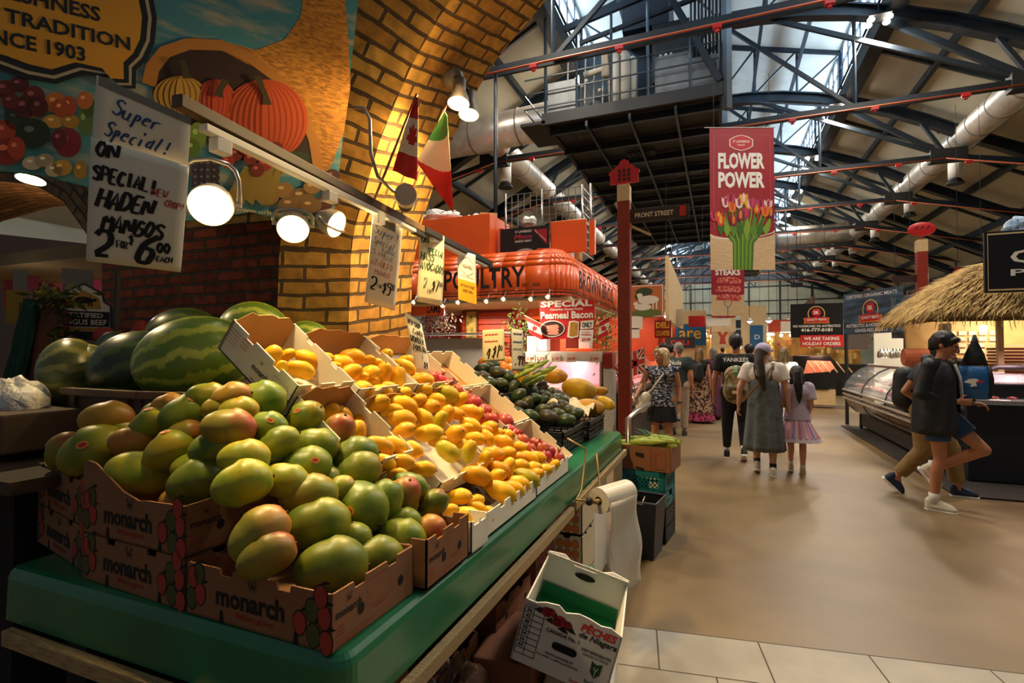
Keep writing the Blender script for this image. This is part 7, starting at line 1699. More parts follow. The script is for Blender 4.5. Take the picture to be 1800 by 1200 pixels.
for q in 'LR':
    cap(b,P[q+'s'],P['neck']-V((0,0,.03)),.075,.06,12); ell(b,P[q+'s'],.070); b.tube([P[q+'s'],P[q+'e']],[.070,.060],14); ell(b,P[q+'e'],.060); b.tube([P[q+'e'],P[q+'e'].lerp(P[q+'w'],.95)],[.058,.044],14)
cap(b,V((-.08,-.07,1.47)),V((.08,-.07,1.47)),.05,.05,12)
blob(b,'jacket_sleeves',M_jk,t,.011,3)
trousers(P,mat('blue denim','#2a4668',.8,var=.2,vscale=40),'denim_shorts',.30,.018)
shoe(t,P['Ra'],(0,1),mat('cream sneaker','#ddd4b8',.6),M_wl,1.05,M_white); shoe(t,P['La'],(0,1),mat('cream sneaker','#ddd4b8',.6),M_wl,1.05,M_white,.9)
hair(P,HK,[((-.04,.062,.078),(.04,.062,.078),.026,.026),((-.055,.045,.06),(-.055,.05,.035),.022,.012),((.055,.045,.06),(.055,.05,.035),.022,.012),((-.07,-.03,.05),(-.075,.01,.0),.03,.014),((.07,-.03,.05),(.075,.01,.0),.03,.014),((0,-.08,0),(0,-.075,-.06),.05,.03)])
b=MB()
def T1(x,y,z): return V(P['head'])+P['RH']@V((x,y,z))
for sx in(-1,1): b.tube([T1(sx*.03+.022*math.cos(a),.098,.002+.018*math.sin(a)) for a in [i*math.pi/5 for i in range(10)]],.0018,5,closed=True); b.tube([T1(sx*.052,.098,.004),T1(sx*.08,.02,.006)],.0018,5)
b.build('glasses',M_blackt,t,world=False)
b=MB(); b.tube([V((-.05,.13,1.42)),V((-.02,.175,1.28)),V((.02,.19,1.12)),V((.03,.19,.98))],[.02]*4,8,sq=.3).build('white_scarf_strap',mat('white and blue strap','#d8d8d4',.7,col2='#5a7a9a',vscale=18,cramp=(.55,.6)),t,smooth=True,world=False)
# bag he holds
M1=MW[t.name]; bc=M1@V((-.06,.27,1.28))
bg_=thing('drawstring_bag','blue drawstring bag with a bird emblem held up by the young man','bag',bc,yaw1)
b=MB(); R=[]
for i,(z,r) in enumerate([(-.19,.085),(-.18,.105),(-.1,.115),(.05,.112),(.13,.10),(.24,.07),(.34,.03),(.42,.012)]): R.append([V((r*.55*math.cos(a),r*math.sin(a)+.02*(z if z>0 else 0),z)) for a in [2*math.pi*j/24 for j in range(24)]])
b.rings(R[:5]).build('blue_panel',mat('royal blue nylon','#1f63a8',.45,bump=.3,bscale=12,bdist=.02),bg_,smooth=True,world=False)
b=MB().rings([[p*1.02 for p in r] for r in R[4:]]).build('dark_top',M_jk,bg_,smooth=True,world=False)
b=MB(); b.tube([V((.0,-.105,-.18)),V((.0,-.12,0)),V((.0,-.10,.13))],[.014,.016,.014],8,sq=.6).tube([V((.0,.105,-.18)),V((.0,.12,0)),V((.0,.10,.13))],[.02,.024,.02],8).build('dark_side_trim',M_jk,bg_,smooth=True,world=False)
b=MB(); o_=V((.078,0,-.03)); 
flat(b,[(-.07,.0),(-.03,.035),(.02,.04),(.06,.02),(.02,.0),(.03,-.03),(-.02,-.04),(-.01,-.01)],o_,Y,Zv,.004); b.cur=1; flat(b,[(.02,.0),(.045,.03),(.07,.02),(.085,.005),(.05,.0)],o_,Y,Zv,.006); b.cur=2; strip(b,[(-.07,-.05),(0,-.06),(.07,-.04)],.006,o_,Y,Zv,.004)
b.build('bird_emblem',[M_wl,M_redp,mat('navy print','#12244a',.5)],bg_,world=False)
# --- 2 man in khaki trousers behind him
pk=atz(1628,868,0)
P=human('man in khaki trousers with a black backpack, mostly hidden behind the young man',(pk.x,pk.y,0),aim_yaw((.95,-.25)),1.70,
 dict(Lh=(-.09,.02,.93),Lk=(-.09,.22,.52),La=(-.09,.28,.10),Rh=(.09,-.02,.93),Rk=(.10,-.02,.50),Ra=(.10,-.27,.17),Rs=(.17,-.02,1.40),Re=(.2,-.18,1.15),Rw=(.16,.0,1.0),chest=(0,.05,1.26),neck=(0,.11,1.43),head=(0,.17,1.56)),SK2,0,-.3,vox=.008)
t=P['t']; shirt(P,mat('navy blue tee','#1c2638',.8),'t_shirt',.55,.018,.9); trousers(P,mat('khaki twill','#8a6c3c',.8,var=.12,vscale=12,bump=.3,bscale=8,bdist=.03),'khaki_trousers',.93,.03)
M_nb=mat('navy running shoe','#1c2c44',.6)
shoe(t,P['Ra'],(0,1),M_nb,M_wl,1,None,.8); shoe(t,P['La'],(0,1),M_nb,M_wl,1); hair(P,HK,[((0,.05,.10),(0,.095,.06),.04,.02)])
def backpack(P,m,c,dims,strapm=None,pocket=None,top=1.42):
    s=P['s']; g=thing('backpack','','backpack'); return g
b=MB(); cap(b,V((0,-.17,1.27)),V((0,-.17,1.02)),.11,.125,16); o=blob(b,'backpack_body',mat('black backpack nylon','#111215',.6,bump=.4,bscale=12,bdist=.02),t,.012,3)
# --- 3 man with camouflage backpack
p3=atz(1294,806,0)
P=human('man in black shirt and joggers wearing a camouflage backpack, walking away',(p3.x,p3.y,0),aim_yaw((.02,1)),1.80,
 dict(La=(-.12,.08,.09),Lk=(-.11,.06,.50),Ra=(.10,-.16,.15),Rk=(.10,.02,.51),Le=(-.25,-.02,1.12),Lw=(-.26,.02,.86),head=(.01,.02,1.62)),SK2,-.25,.0,w=1.1,vox=.008)
t=P['t']; M_bt=mat('black cotton','#15161a',.85,bump=.3,bscale=8,bdist=.02)
shirt(P,M_bt,'t_shirt',.62,.026,.90); trousers(P,M_bt,'black_joggers',.93,.02,taper=.85)
bw=mat('black white sneaker','#22232a',.6)
shoe(t,P['La'],(0,1),bw,M_wl,1.0,M_white); shoe(t,P['Ra'],(0,1),bw,M_wl,1.0,M_white,.55)
hair(P,HK,[((0,-.07,.02),(0,-.075,-.05),.05,.035)],capr=(.088,.105,.10))
b=MB(); text(b,'YANKEES',V((-.17,-.178,1.40)),X,V((0,.25,1)),w=.34,h=.06,bold=.02); b.build('shirt_lettering',M_wl,t,world=False)
camo=mat('camouflage nylon','#5c4c2c',.7,col2='#a08a5a',vscale=14,cramp=(.45,.52))
g=MB(); cap(g,V((0,-.25,1.20)),V((0,-.25,.98)),.155,.17,18,.8,X); bp=blob(g,'backpack',camo,t,.012,3)
g=MB(); cap(g,V((-.06,-.36,1.02)),V((.06,-.36,1.02)),.09,.09,14); blob(g,'front_pocket',mat('camouflage pocket','#7a6840',.7,col2='#4a4026',vscale=16,cramp=(.45,.52)),bp,.012,3)
MB().tube([V((.16*math.cos(a),-.30-.08*math.sin(a),1.10+.20*math.sin(a))) for a in [math.pi*i/12 for i in range(13)]],.006,6).build('zip',M_blackt,bp,smooth=True,world=False)
MB().box((0,-.455,.99),(.10,.006,.04)).build('patch',M_tan,bp,world=False)
g=MB()
for sx in(-1,1): g.tube([V((sx*.09,-.16,1.30)),V((sx*.12,-.10,1.47)),V((sx*.14,.06,1.47)),V((sx*.14,.15,1.3)),V((sx*.16,.1,1.05))],[.024]*5,8,sq=.35)
g.build('straps',mat('black backpack nylon','#111215',.6),bp,smooth=True,world=False)
g=MB(); cap(g,V((.0,-.375,1.33)),V((0,-.375,1.27)),.022,.024,10); g.build('hand_gel_bottle',mat('pale green bottle','#a8e0b8',.3),bp,smooth=True,world=False); MB().cyl(V((0,-.375,1.24)),V((0,-.375,1.215)),.014,n=10).build('green_cap',mat('green cap','#1fa050',.4),bp,world=False)
# --- 4 mother with cap
p4=atz(1344,832,0)
P=human('woman in lavender cap, white tee and grey pinafore dress holding the child by the hand',(p4.x,p4.y,0),aim_yaw((.06,1)),1.66,
 dict(La=(-.09,.02,.13),Lk=(-.09,.06,.50),Ra=(.10,-.08,.09),Rk=(.10,.02,.49),Le=(-.27,-.05,1.14),Lw=(-.29,.0,.89),Re=(.25,-.03,1.14),Rw=(.27,.02,.90)),SK3,-.5,0,w=1.08,fat=1.08,vox=.008)
t=P['t']; shirt(P,mat('white tee cotton','#ddd2c4',.85,bump=.3,bscale=10,bdist=.02),'t_shirt',.62,.028,.95,fat=1.05)
Mgd=mat('grey cotton dress','#5c6060',.85,var=.12,vscale=10,bump=.6,bscale=7,bdist=.04)
skirt(P,Mgd,'grey_dress',1.20,.30,.165,.235,9,.02,sq=.82,ctr0=(0,-.01),ctr1=(0,-.02)); b=MB(); b.tube([V((-.08,-.135,1.2)),V((-.11,-.10,1.36)),V((-.10,0,1.40)),V((-.08,.12,1.2))],[.02]*4,8,sq=.3).tube([V((.08,-.135,1.2)),V((.11,-.10,1.36)),V((.10,0,1.40)),V((.08,.12,1.2))],[.02]*4,8,sq=.3).build('dress_straps',Mgd,t,smooth=True,world=False)
b=MB(); b.tube([V((.12,-.12,1.40)),V((0,-.185,1.22)),V((-.17,-.17,1.0)),V((-.22,-.08,.93))],[.014]*4,8,sq=.4).build('shoulder_strap',mat('tan strap','#8c7348',.6),t,smooth=True,world=False)
shoe(t,P['La'],(0,1),mat('white leather shoe','#ddd3c4',.5),M_wl,.95,M_blackt,.3); shoe(t,P['Ra'],(0,1),mat('white leather shoe','#ddd3c4',.5),M_wl,.95,M_blackt,.0)
hair(P,HD,[((0,-.08,.02),(.02,-.13,-.10),.055,.055),((.02,-.13,-.10),(.06,-.17,-.28),.055,.05),((.06,-.17,-.28),(.09,-.17,-.44),.05,.02),((-.05,-.06,0),(-.05,-.09,-.12),.035,.02)],capr=(.08,.098,.092))
b=MB(); R_=P['RH']; c=P['head']; b.sph(c+R_@V((0,-.015,.045)),(.090,.108,.088),20,12,R=R_); b.prism([( -.075,0),(-.07,.05),(-.04,.085),(0,.095),(.04,.085),(.07,.05),(.075,0)][::-1],c+R_@V((0,.075,.035)),R_@X,R_@V((0,1,-.2)),R_@Zv,.008); b.build('lavender_cap',mat('lavender cap','#b8a8c8',.7),t,smooth=False,world=False)
# --- 5 child
p5=atz(1402,832,0)
P=human('little girl in lavender blouse and pastel rainbow tulle skirt walking away',(p5.x,p5.y,0),aim_yaw((.05,1)),1.36,
 dict(La=(-.09,.12,.11),Lk=(-.09,.1,.50),Ra=(.07,-.07,.09),Rk=(.08,.02,.49),Le=(-.22,.02,1.16),Lw=(-.25,.07,1.02),Re=(.22,-.04,1.14),Rw=(.20,.10,.98)),SK3,0,0,w=.92,vox=.007)
t=P['t']; shirt(P,mat('lavender blouse','#b8a8bc',.8,bump=.4,bscale=12,bdist=.02),'blouse',.75,.034,.68,vox=.009,flare=.02)
pal=[mat('tulle '+h,h,.8) for h in('#d88a9c','#8f86a8','#c8b0a8','#c0607c','#a89aa8','#d8a0a8')]
skirt(P,pal,'tulle_skirt',.72,.46,.12,.25,24,.012,mats=(36,),sq=.9); skirt(P,[mat('pale tulle hem','#c8b8c0',.8)],'tulle_hem',.47,.42,.25,.27,30,.014,sq=.9)
shoe(t,P['La'],(0,1),mat('cream leather shoe','#c8b490',.5),M_wl,.78,M_white,.2); shoe(t,P['Ra'],(0,1),mat('cream leather shoe','#c8b490',.5),M_wl,.78,M_white)
hair(P,HK,[((0,-.08,.02),(.01,-.11,-.12),.06,.06),((.01,-.11,-.12),(.02,-.12,-.28),.06,.04),((.02,-.12,-.28),(.02,-.11,-.38),.04,.015),((-.065,-.03,0),(-.07,-.05,-.12),.028,.02),((.065,-.03,0),(.07,-.05,-.12),.028,.02)],capr=(.085,.102,.1))
# --- 6 woman coming towards the camera
q6=atd(1163,620,7.45)
P=human('blond woman in navy patterned sleeveless top with a white shoulder bag, facing left',(q6.x,q6.y,0),aim_yaw((-.02,-1)),1.60,
 dict(Ls=(-.18,0,1.40),Le=(-.235,-.02,1.13),Lw=(-.25,.06,.88),Rs=(.18,0,1.40),Re=(.27,.06,1.17),Rw=(.33,.26,1.0)),SK2,-.85,.05,w=1.08,fat=1.14,vox=.008)
t=P['t']; npat=mat('navy white patterned cotton','#1a1f33',.8,col2='#b8b4b4',vscale=26,stretch=(1,1,2.2),cramp=(.52,.56))
shirt(P,npat,'sleeveless_top',0,.022,.76,fat=1.12,flare=.03); skirt(P,M_bt,'black_skirt',.84,.55,.17,.21,7,.012,sq=.85)
hair(P,HB,[((0,-.06,.02),(0,-.08,-.10),.06,.06),((.07,-.01,.02),(.075,-.02,-.11),.036,.034),((-.07,-.01,.02),(-.075,-.02,-.11),.036,.034),((.045,.06,.08),(.08,.03,.0),.03,.022),((-.02,.07,.085),(-.06,.05,.04),.03,.022)],capr=(.09,.102,.1))
b=MB(); b.tube([V((-.12,.0,1.36)),V((-.02,.16,1.2)),V((.12,.18,1.0)),V((.2,.16,.93))],[.012]*4,8,sq=.4).build('bag_strap',M_off,t,smooth=True,world=False)
b=MB(); cap(b,V((.20,.17,.90)),V((.26,.18,.76)),.075,.09,14,.5,X); bag=blob(b,'shoulder_bag',mat('white leather bag','#d8cdb0',.5),t,.01,3)
MB().tube([P['Lw']+V((.03*math.cos(a),.03*math.sin(a),.03)) for a in [i*math.pi/5 for i in range(10)]],.01,6,closed=True).build('watch',M_blackt,t,world=False); MB().tube([P['Rw']+V((.028*math.cos(a),.01,.03*math.sin(a)))-V((0,.03,-.01)) for a in [i*math.pi/5 for i in range(10)]],.006,6,closed=True).build('bracelet',M_chrome,t,world=False)
shoe(t,P['La'],(0,1),M_wl,M_wl,.9); shoe(t,P['Ra'],(0,1),M_wl,M_wl,.9)
# --- background figures
def bgp(label,px,w,h,yaw,tee,leg,hr,skin=SK2,sl=.6,fat=1.0,text_=None,hairp=None,sk=None,legm=True,hy=0,hm=None,z=0):
    q=atd(px,620,w); P=human(label,(q.x,q.y,z),yaw,h,None,skin,hy,0,fat=fat,vox=.012,hands=w<12); t=P['t']
    shirt(P,tee,'shirt',sl,.02,None,vox=.014,fat=fat)
    if leg is not None: trousers(P,leg,'trousers',.95,.02,vox=.014)
    hair(P,hr,hairp or [((0,-.07,.02),(0,-.075,-.04),.05,.035)],vox=.012)
    sh=mat('plain shoe','#3a3634',.7); shoe(t,P['La'],(0,1),sh,sh); shoe(t,P['Ra'],(0,1),sh,sh)
    return P
long_=[((0,-.08,.02),(0,-.11,-.15),.06,.06),((0,-.11,-.15),(0,-.12,-.28),.06,.03),((.065,-.03,0),(.07,-.04,-.16),.03,.022),((-.065,-.03,0),(-.07,-.04,-.16),.03,.022)]
P=bgp('grey haired man in dark green tee with white lettering on the back',1193,9.6,1.72,aim_yaw((.1,1)),mat('dark green tee','#26332f',.85),mat('beige trousers','#a08c74',.8),HG,fat=1.12)
b=MB(); text(b,'Nude',V((-.12,-.205,1.30)),X,V((0,.1,1)),w=.2,h=.085,bold=.01); text(b,'project',V((-.02,-.205,1.25)),X,V((0,.1,1)),w=.09,h=.03); b.build('shirt_lettering',M_wl,P['t'],world=False)
P=bgp('long haired woman in leopard and pink maxi skirt with a black backpack',1229,11.3,1.62,aim_yaw((.15,1)),mat('black vest','#1a1416',.8),None,hairmat('light brown','#5a3c20','#a07a48'),SK3,0,hairp=long_)
leo=mat('leopard print','#b89070',.8,col2='#2a1416',vscale=22,cramp=(.48,.54)); pk_=mat('pink ruffle','#b03a5c',.8,col2='#2a1014',vscale=20,cramp=(.5,.6))
skirt(P,leo,'maxi_skirt',1.0,.22,.15,.27,10,.02,sq=.85); skirt(P,pk_,'pink_hem',.23,.05,.27,.32,14,.02,sq=.85)
g=MB(); cap(g,V((0,-.2,1.2)),V((0,-.2,1.0)),.12,.13,14); blob(g,'backpack',M_jk,P['t'],.014,3)
P=bgp('woman in long purple dress and silver hair beside the leopard skirt',1254,11.9,1.64,aim_yaw((-.6,.8)),mat('dusty purple cotton','#5c2c48',.8),None,HG,SK2,0,hairp=long_); skirt(P,mat('dusty purple cotton','#5c2c48',.8),'long_dress',1.0,.06,.15,.26,9,.02,sq=.85)
bgp('auburn haired woman in orange top behind the blond woman',1155,10.4,1.6,aim_yaw((.3,1)),mat('orange top','#b8582a',.8),M_bt,HA,hairp=[((0,-.03,.09),(0,-.02,.13),.06,.05)])
bgp('dark haired man farthest left in the queue at the deli counter',1167,12.6,1.76,aim_yaw((.6,.4)),mat('orange top','#b8582a',.8),M_bt,HK,hy=.3)
bgp('second dark haired man in the queue, beside the grey haired man',1181,11.6,1.72,aim_yaw((.8,.3)),mat('brown shirt','#5a3a28',.8),M_bt,HK,hy=.2)
P=bgp('person in black cap and black shirt beyond the backpack wearer',1317,10.4,1.70,aim_yaw((-.3,1)),M_bt,M_bt,HK)
b=MB(); b.sph(P['head']+V((0,-.01,.045)),(.09,.107,.085),16,10).build('black_cap',M_bt,P['t'],smooth=True,world=False)
bgp('woman in white top with loose olive brown hair just beyond the cap wearer',1377,9.2,1.62,aim_yaw((.3,1)),mat('white tee cotton','#ddd2c4',.85),mat('dark skirt cloth','#2a2628',.8),hairmat('olive brown','#4a3a24','#8a7448'),SK3,hairp=long_)
bgp('person in dark clothes walking far down the aisle, centre',1270,22,1.72,aim_yaw((0,1)),mat('dark teal shirt','#23363c',.8),M_bt,HK)
bgp('person in a pale shirt far down the aisle, right of centre',1345,19,1.7,aim_yaw((0,-1)),mat('pale shirt','#b8b0a8',.8),M_bt,HD)
bgp('person in red shirt far down the aisle near the shops',1240,27,1.72,aim_yaw((.4,-1)),mat('red shirt','#7a2420',.8),M_bt,HK)
# ================================================================ WATERMELONS AND LEFT BACKGROUND
def melonmat(nm,a,b_,c):
    m=bpy.data.materials.new(nm); t,bs=nt(m); N=t.nodes; L=t.links; tc=N.new('ShaderNodeTexCoord')
    sep=N.new('ShaderNodeSeparateXYZ'); L.new(tc.outputs['Object'],sep.inputs[0]); at=N.new('ShaderNodeMath'); at.operation='ARCTAN2'; L.new(sep.outputs[1],at.inputs[0]); L.new(sep.outputs[2],at.inputs[1])
    n=N.new('ShaderNodeTexNoise'); n.inputs['Scale'].default_value=11; n.inputs['Detail'].default_value=9; n.inputs['Roughness'].default_value=.75; L.new(tc.outputs['Object'],n.inputs['Vector'])
    ma=N.new('ShaderNodeMath'); ma.operation='MULTIPLY_ADD'; ma.inputs[1].default_value=11; L.new(at.outputs[0],ma.inputs[0]); n8=N.new('ShaderNodeMath'); n8.operation='MULTIPLY'; n8.inputs[1].default_value=9; L.new(n.outputs[0],n8.inputs[0]); L.new(n8.outputs[0],ma.inputs[2])
    sn_=N.new('ShaderNodeMath'); sn_.operation='SINE'; L.new(ma.outputs[0],sn_.inputs[0])
    r=N.new('ShaderNodeValToRGB'); e=r.color_ramp.elements; e[0].position=.15; e[1].position=.75; e[0].color=(*lin(a),1); e[1].color=(*lin(b_),1); L.new(sn_.outputs[0],r.inputs[0]); L.new(r.outputs[0],bs.inputs['Base Color']); bs.inputs['Roughness'].default_value=.35; bs.inputs['Coat Weight'].default_value=.15
    return m
WMs=[melonmat('light watermelon rind','#5c7c22','#a8b440','#'),melonmat('dark watermelon rind','#26381a','#4a5e26','#'),melonmat('dull watermelon rind','#4c5628','#8a8440','#')]
for x,y,L,hh,w,a,k,lb in [(345,632,190,.185,1.95,14,0,'big bright striped watermelon behind the white carton'),(245,648,150,.17,2.05,18,1,'dark watermelon left of the bright striped one'),(325,590,120,.15,2.45,5,1,'dark green watermelon at the back by the red brick wall'),(448,583,118,.155,2.35,-10,0,'bright green watermelon directly behind the white cartons'),(540,603,84,.12,2.45,-12,0,'smaller green watermelon at the right by the brick pier'),(122,655,92,.16,2.1,0,2,'pale round watermelon at the far left of the bins'),(168,655,70,.14,2.15,20,2,'brownish watermelon between the pale round and the dark one'),(205,620,62,.12,2.5,15,1,'small dark watermelon with stickers at the back left'),(130,640,70,.14,2.45,0,2,'watermelon half hidden behind the pale round one')]:
    w*=1.09; hh*=1.07; p=atd(x,y,w); d=(p-CAM).normalized(); r=d.cross(Zv).normalized(); u=r.cross(d); an=math.radians(a); ax=(r*math.cos(an)+u*math.sin(an)).normalized(); up=(Zv-ax*Zv.dot(ax)).normalized()
    t=thing('watermelon',lb,'watermelon',p,group='watermelons',R=Matrix((ax,up.cross(ax),up)).transposed()); l=L*w/F/2
    MB().sph((0,0,0),(l,hh*.9,hh*.9),28,18,R=Matrix.Rotation(math.pi/2,3,'Y') if False else None,fn=lambda p:p).build('rind',WMs[k],t,smooth=True,world=False)
    MB().cyl((l*.985,0,0),(l*1.03,0,0),.008,n=8).build('stem_scar',M_stem,t,world=False)
Mbin=mat('dark brown waxed bin','#4a3424',.6,var=.15,vscale=5)
def bin_(label,a,b_,dpt,z0,z1):
    a,b_=V(a),V(b_); ax=(b_-a); ax.z=0; L=ax.length; ax.normalize(); ay=V((-ax.y,ax.x,0)); t=thing('fruit_bin',label,'bin',a,group='watermelon bins')
    o=V((a.x,a.y,z0)); h=z1-z0
    for nm,q,e,LL in(('front_panel',o,ax,L),('back_panel',o+ay*dpt,ax,L),('end_panel',o,ay,dpt),('end_panel',o+ax*L,ay,dpt)):
        n=ax.cross(Zv) if e is ax else Zv.cross(ax)*0+ax
        MB().frame_box(q,e,Zv,(ay if e is ax else ax),LL,h,.012).build(nm,Mbin,t)
    MB().frame_box(o-ay*.02-ax*.01+Zv*(h-.02),ax,ay,Zv,L+.02,.035,.025).build('rim',mat('bin rim','#6a4c30',.6),t)
    MB().frame_box(o+ax*.05-ay*.012+Zv*(h*.1),ax,ay,Zv,.03,.012,h*.8).frame_box(o+ax*(L-.08)-ay*.012+Zv*(h*.1),ax,ay,Zv,.03,.012,h*.8).build('ribs',Mbin,t)
    MB().frame_box(o,ax,ay,Zv,L,dpt,.012).build('bottom_panel',Mbin,t)
z1=1.40
bin_('dark bin under the dark watermelon, behind the green mangoes',atz(118,683,z1),atz(245,690,z1),.3,1.16,z1)
bin_('dark bin under the bright striped watermelon',atz(248,690,z1),atz(345,692,z1),.3,1.16,z1)
bin_('taller worn bin at the far left under the pale watermelon',atz(28,690,1.385),atz(122,672,1.385),.3,1.10,1.39)
# tablecloth support behind
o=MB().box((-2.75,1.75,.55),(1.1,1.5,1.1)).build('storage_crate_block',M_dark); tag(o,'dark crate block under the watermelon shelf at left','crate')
t=thing('white_bag','white plastic carrier bag at the left edge beside the bin','bag',atd(25,705,2.0)); bagm=MB(); bagm.sph(atd(22,712,2.0),(.12,.1,.10),22,14,fn=lambda p:p*(1+.12*math.sin(p.x*9)+.1*math.sin(p.y*13+p.z*7))).build('crumpled_film',M_bag,t,smooth=True)
t=simplebox('cardboard_box','','box',atd(30,752,1.95),(.35,.25,.14),mat('grey brown card','#5a4632',.8)); tag(t,'flat cardboard box under the white carrier bag','box')
for k,(x,y,w,lb) in enumerate([(213,588,3.0,'crumpled red paper sheet lying behind the dark watermelons'),(186,588,3.1,'red netting roll lying at the left of the red paper')]):
    c=atd(x+20*(k==0),y,w); t=thing('red_paper',lb,'paper',c)
    if k==0: MB().grid(lambda u,v:c+V(((u-.5)*.42,(v-.5)*.1,(.11*math.sin(u*3.1)-.05+.03*math.sin(u*8+v*4)-.08*(1-v)))),14,6).build('crumpled_sheet',mat('red mesh paper','#b0301c',.8,bump=.6,bscale=80),t,smooth=True,solid=.003)
    else: MB().tube([c+V((-.06,0,0)),c+V((.10,.05,-.02))],.045,16,caps=False).build('roll',mat('red mesh paper','#b0301c',.8),t,smooth=True,solid=.004)
# passage scene beyond the small arch
b=thing('wooden_panel','tall brown wooden board standing in the side passage','board',atd(75,610,3.3)); c=atd(74,608,3.3); MB().box((c.x,c.y,c.z-.15),(.30,.04,.85),(0,0,.25)).build('board',mat('worn brown wood','#6a3a1a',.7,var=.35,vscale=5,stretch=(6,6,1)),b)
t=thing('green_tarp','green tarp hanging beside the wooden board','tarp',atd(35,610,3.2)); c=atd(38,620,3.2)
MB().grid(lambda u,v:atd(48-30*v+14*u-18*v*(1-u),525+190*v,3.25)+V((0,.03*math.sin(u*20+v*3),0)),16,10).build('tarp_cloth',mat('green tarp','#1f4a3a',.7,bump=.4,bscale=14,bdist=.02),t,smooth=True,solid=.006)
t=foliage('printed camouflage leaf cloth and leaves edging the wooden board',atd(95,525,3.15),(.24,.05,.05),('#6a6a2c','#3c4a1c','#a88a3c'),60,8,'leaf_garland')
foliage('green leaves and red checks hanging right of the board',atd(108,600,3.2),(.05,.05,.3),('#5a6a24','#38481c','#8a2418'),60,9,'leaf_garland')
sg=thing('beef_sign','bell shaped beef sign with a bull silhouette in the side passage','sign',atd(146,548,3.4)); c=atd(147,550,3.4); nx=(CAM-c); nx.z=0; nx.normalize(); ax=Zv.cross(nx)
sh=[(-.155,-.14),(.155,-.14),(.15,.05),(.11,.08),(.10,.14),(0,.20),(-.10,.14),(-.11,.08),(-.15,.05)]
MB().prism(sh,c-nx*.012,ax,Zv,nx,.012).build('sign_board',mat('dark sign','#2a2a30',.5),sg)
b=MB(); flat(b,[(x*.9,y*.9+.004) for x,y in sh],c,ax,Zv,.002); b.build('white_field',M_wl,sg)
b=MB(); flat(b,[(-.09,.03),(.09,.03),(.08,.10),(0,.15),(-.08,.10)],c,ax,Zv,.004); flat(b,[(-.13,-.12),(.13,-.12),(.13,-.095),(-.13,-.095)],c,ax,Zv,.004); b.build('gold_field',mat('gold field','#c8963c',.5),sg)
b=MB(); flat(b,ellpts(0,.085,.05,.022,16),c,ax,Zv,.006); flat(b,[(.04,.09),(.065,.10),(.065,.08),(.045,.075)],c,ax,Zv,.006)
for x in(-.035,-.02,.02,.035): flat(b,[(x,.08),(x+.008,.08),(x+.008,.045),(x,.045)],c,ax,Zv,.006)
flat(b,[(-.135,-.088),(.135,-.088),(.135,.012),(-.135,.012)],c,ax,Zv,.005); b.build('bull_silhouette',M_blackt,sg)
b=MB(); text(b,'CERTIFIED',c-ax*.10-Zv*.03+nx*.008,ax,Zv,w=.2,h=.032,bold=.02); text(b,'ANGUS BEEF',c-ax*.12-Zv*.078+nx*.008,ax,Zv,w=.24,h=.036,bold=.02); b.build('lettering',M_wl,sg)
def lit(name,label,px,py,w,ww,hh,m,cat='sign'):
    c=atd(px,py,w); nx=(CAM-c); nx.z=0; nx.normalize(); ax=Zv.cross(nx); t=thing(name,label,cat,c); MB().frame_box(c-ax*ww/2-Zv*hh/2,ax,Zv,nx,ww,hh,.02).build('panel',m,t); return t,c,ax,nx
lit('stall_partition','white stall side panel under the bell shaped beef sign',148,610,3.7,.26,.40,mat('stall white','#c8bab0',.6),'panel')
t,c,ax,nx=lit('framed_photo','framed black and white photograph under the beef sign',149,588,3.5,.13,.085,mat('photo grey','#8a8a8c',.5,col2='#26262a',vscale=18),'picture'); b=MB(); strip(b,[(-.06,-.042),(.06,-.042),(.06,.042),(-.06,.042)],.006,c+nx*.021,ax,Zv,.001,closed=True); b.build('frame',M_wl,t)
t,c,ax,nx=lit('passage_shop_sign','crimson sign with white letters in the far passage, left',52,492,5.0,.13,.36,mat('crimson sign','#8e1f3a',.5)); 
t,c,ax,nx=lit('passage_shop_sign','long crimson shop sign with white oval line at the passage back',115,500,5.6,.95,.55,mat('crimson sign','#8e1f3a',.5)); b=MB(); strip(b,ellpts(.1,-.08,.3,.1,20,180,360),.02,c+nx*.022,ax,Zv,.001); strip(b,[(-.2,-.27),(-.14,.27)],.03,c+nx*.022,ax,Zv,.001); b.build('white_line',M_wl,t)
lit('hung_paper','plain grey paper sheet hanging before the crimson sign',137,495,3.6,.17,.17,mat('grey paper','#8c8478',.7)); lit('hung_paper','narrow grey paper hanging at the left of the passage',35,515,3.5,.07,.32,mat('grey paper','#8c8478',.7))
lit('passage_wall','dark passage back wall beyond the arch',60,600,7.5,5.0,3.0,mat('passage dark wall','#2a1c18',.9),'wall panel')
lit('yellow_jacket','yellow cloth hanging left of the green tarp',28,540,3.4,.09,.22,mat('yellow cloth','#a8842c',.8),'cloth')
light('AREA','passage_light',atd(110,430,4.6),32,(1,.8,.75),.4,atd(110,600,4.2)); light('POINT','passage_bulb',atd(18,543,4.2),3,(1,.9,.8),.03)
t=MB().sph(atd(18,543,4.2),.02,8,6).build('small_lamp',M_bulb,smooth=True); tag(t,'tiny bright lamp at the left edge of the passage','lamp')
t=MB().prism(ellpts(0,0,.075,.022,24),atd(58,317,2.6),V((.95,.3,-.25)).normalized(),V((.2,-.2,1)).normalized(),V((0,-1,0)),.02).build('ceiling_spotlight',M_lamp); tag(t,'glowing oval spotlight under the left archway','lamp')
light('SPOT','arch_spot',atd(60,322,2.55),30,(1,.74,.38),.05,(-1.7,1.15,1.2),75,.7)
t=MB().bar(atd(208,470,2.9),atd(203,600,2.9),.02,.02).build('wall_conduit',M_black); tag(t,'thin dark conduit on the red brick wall','conduit')
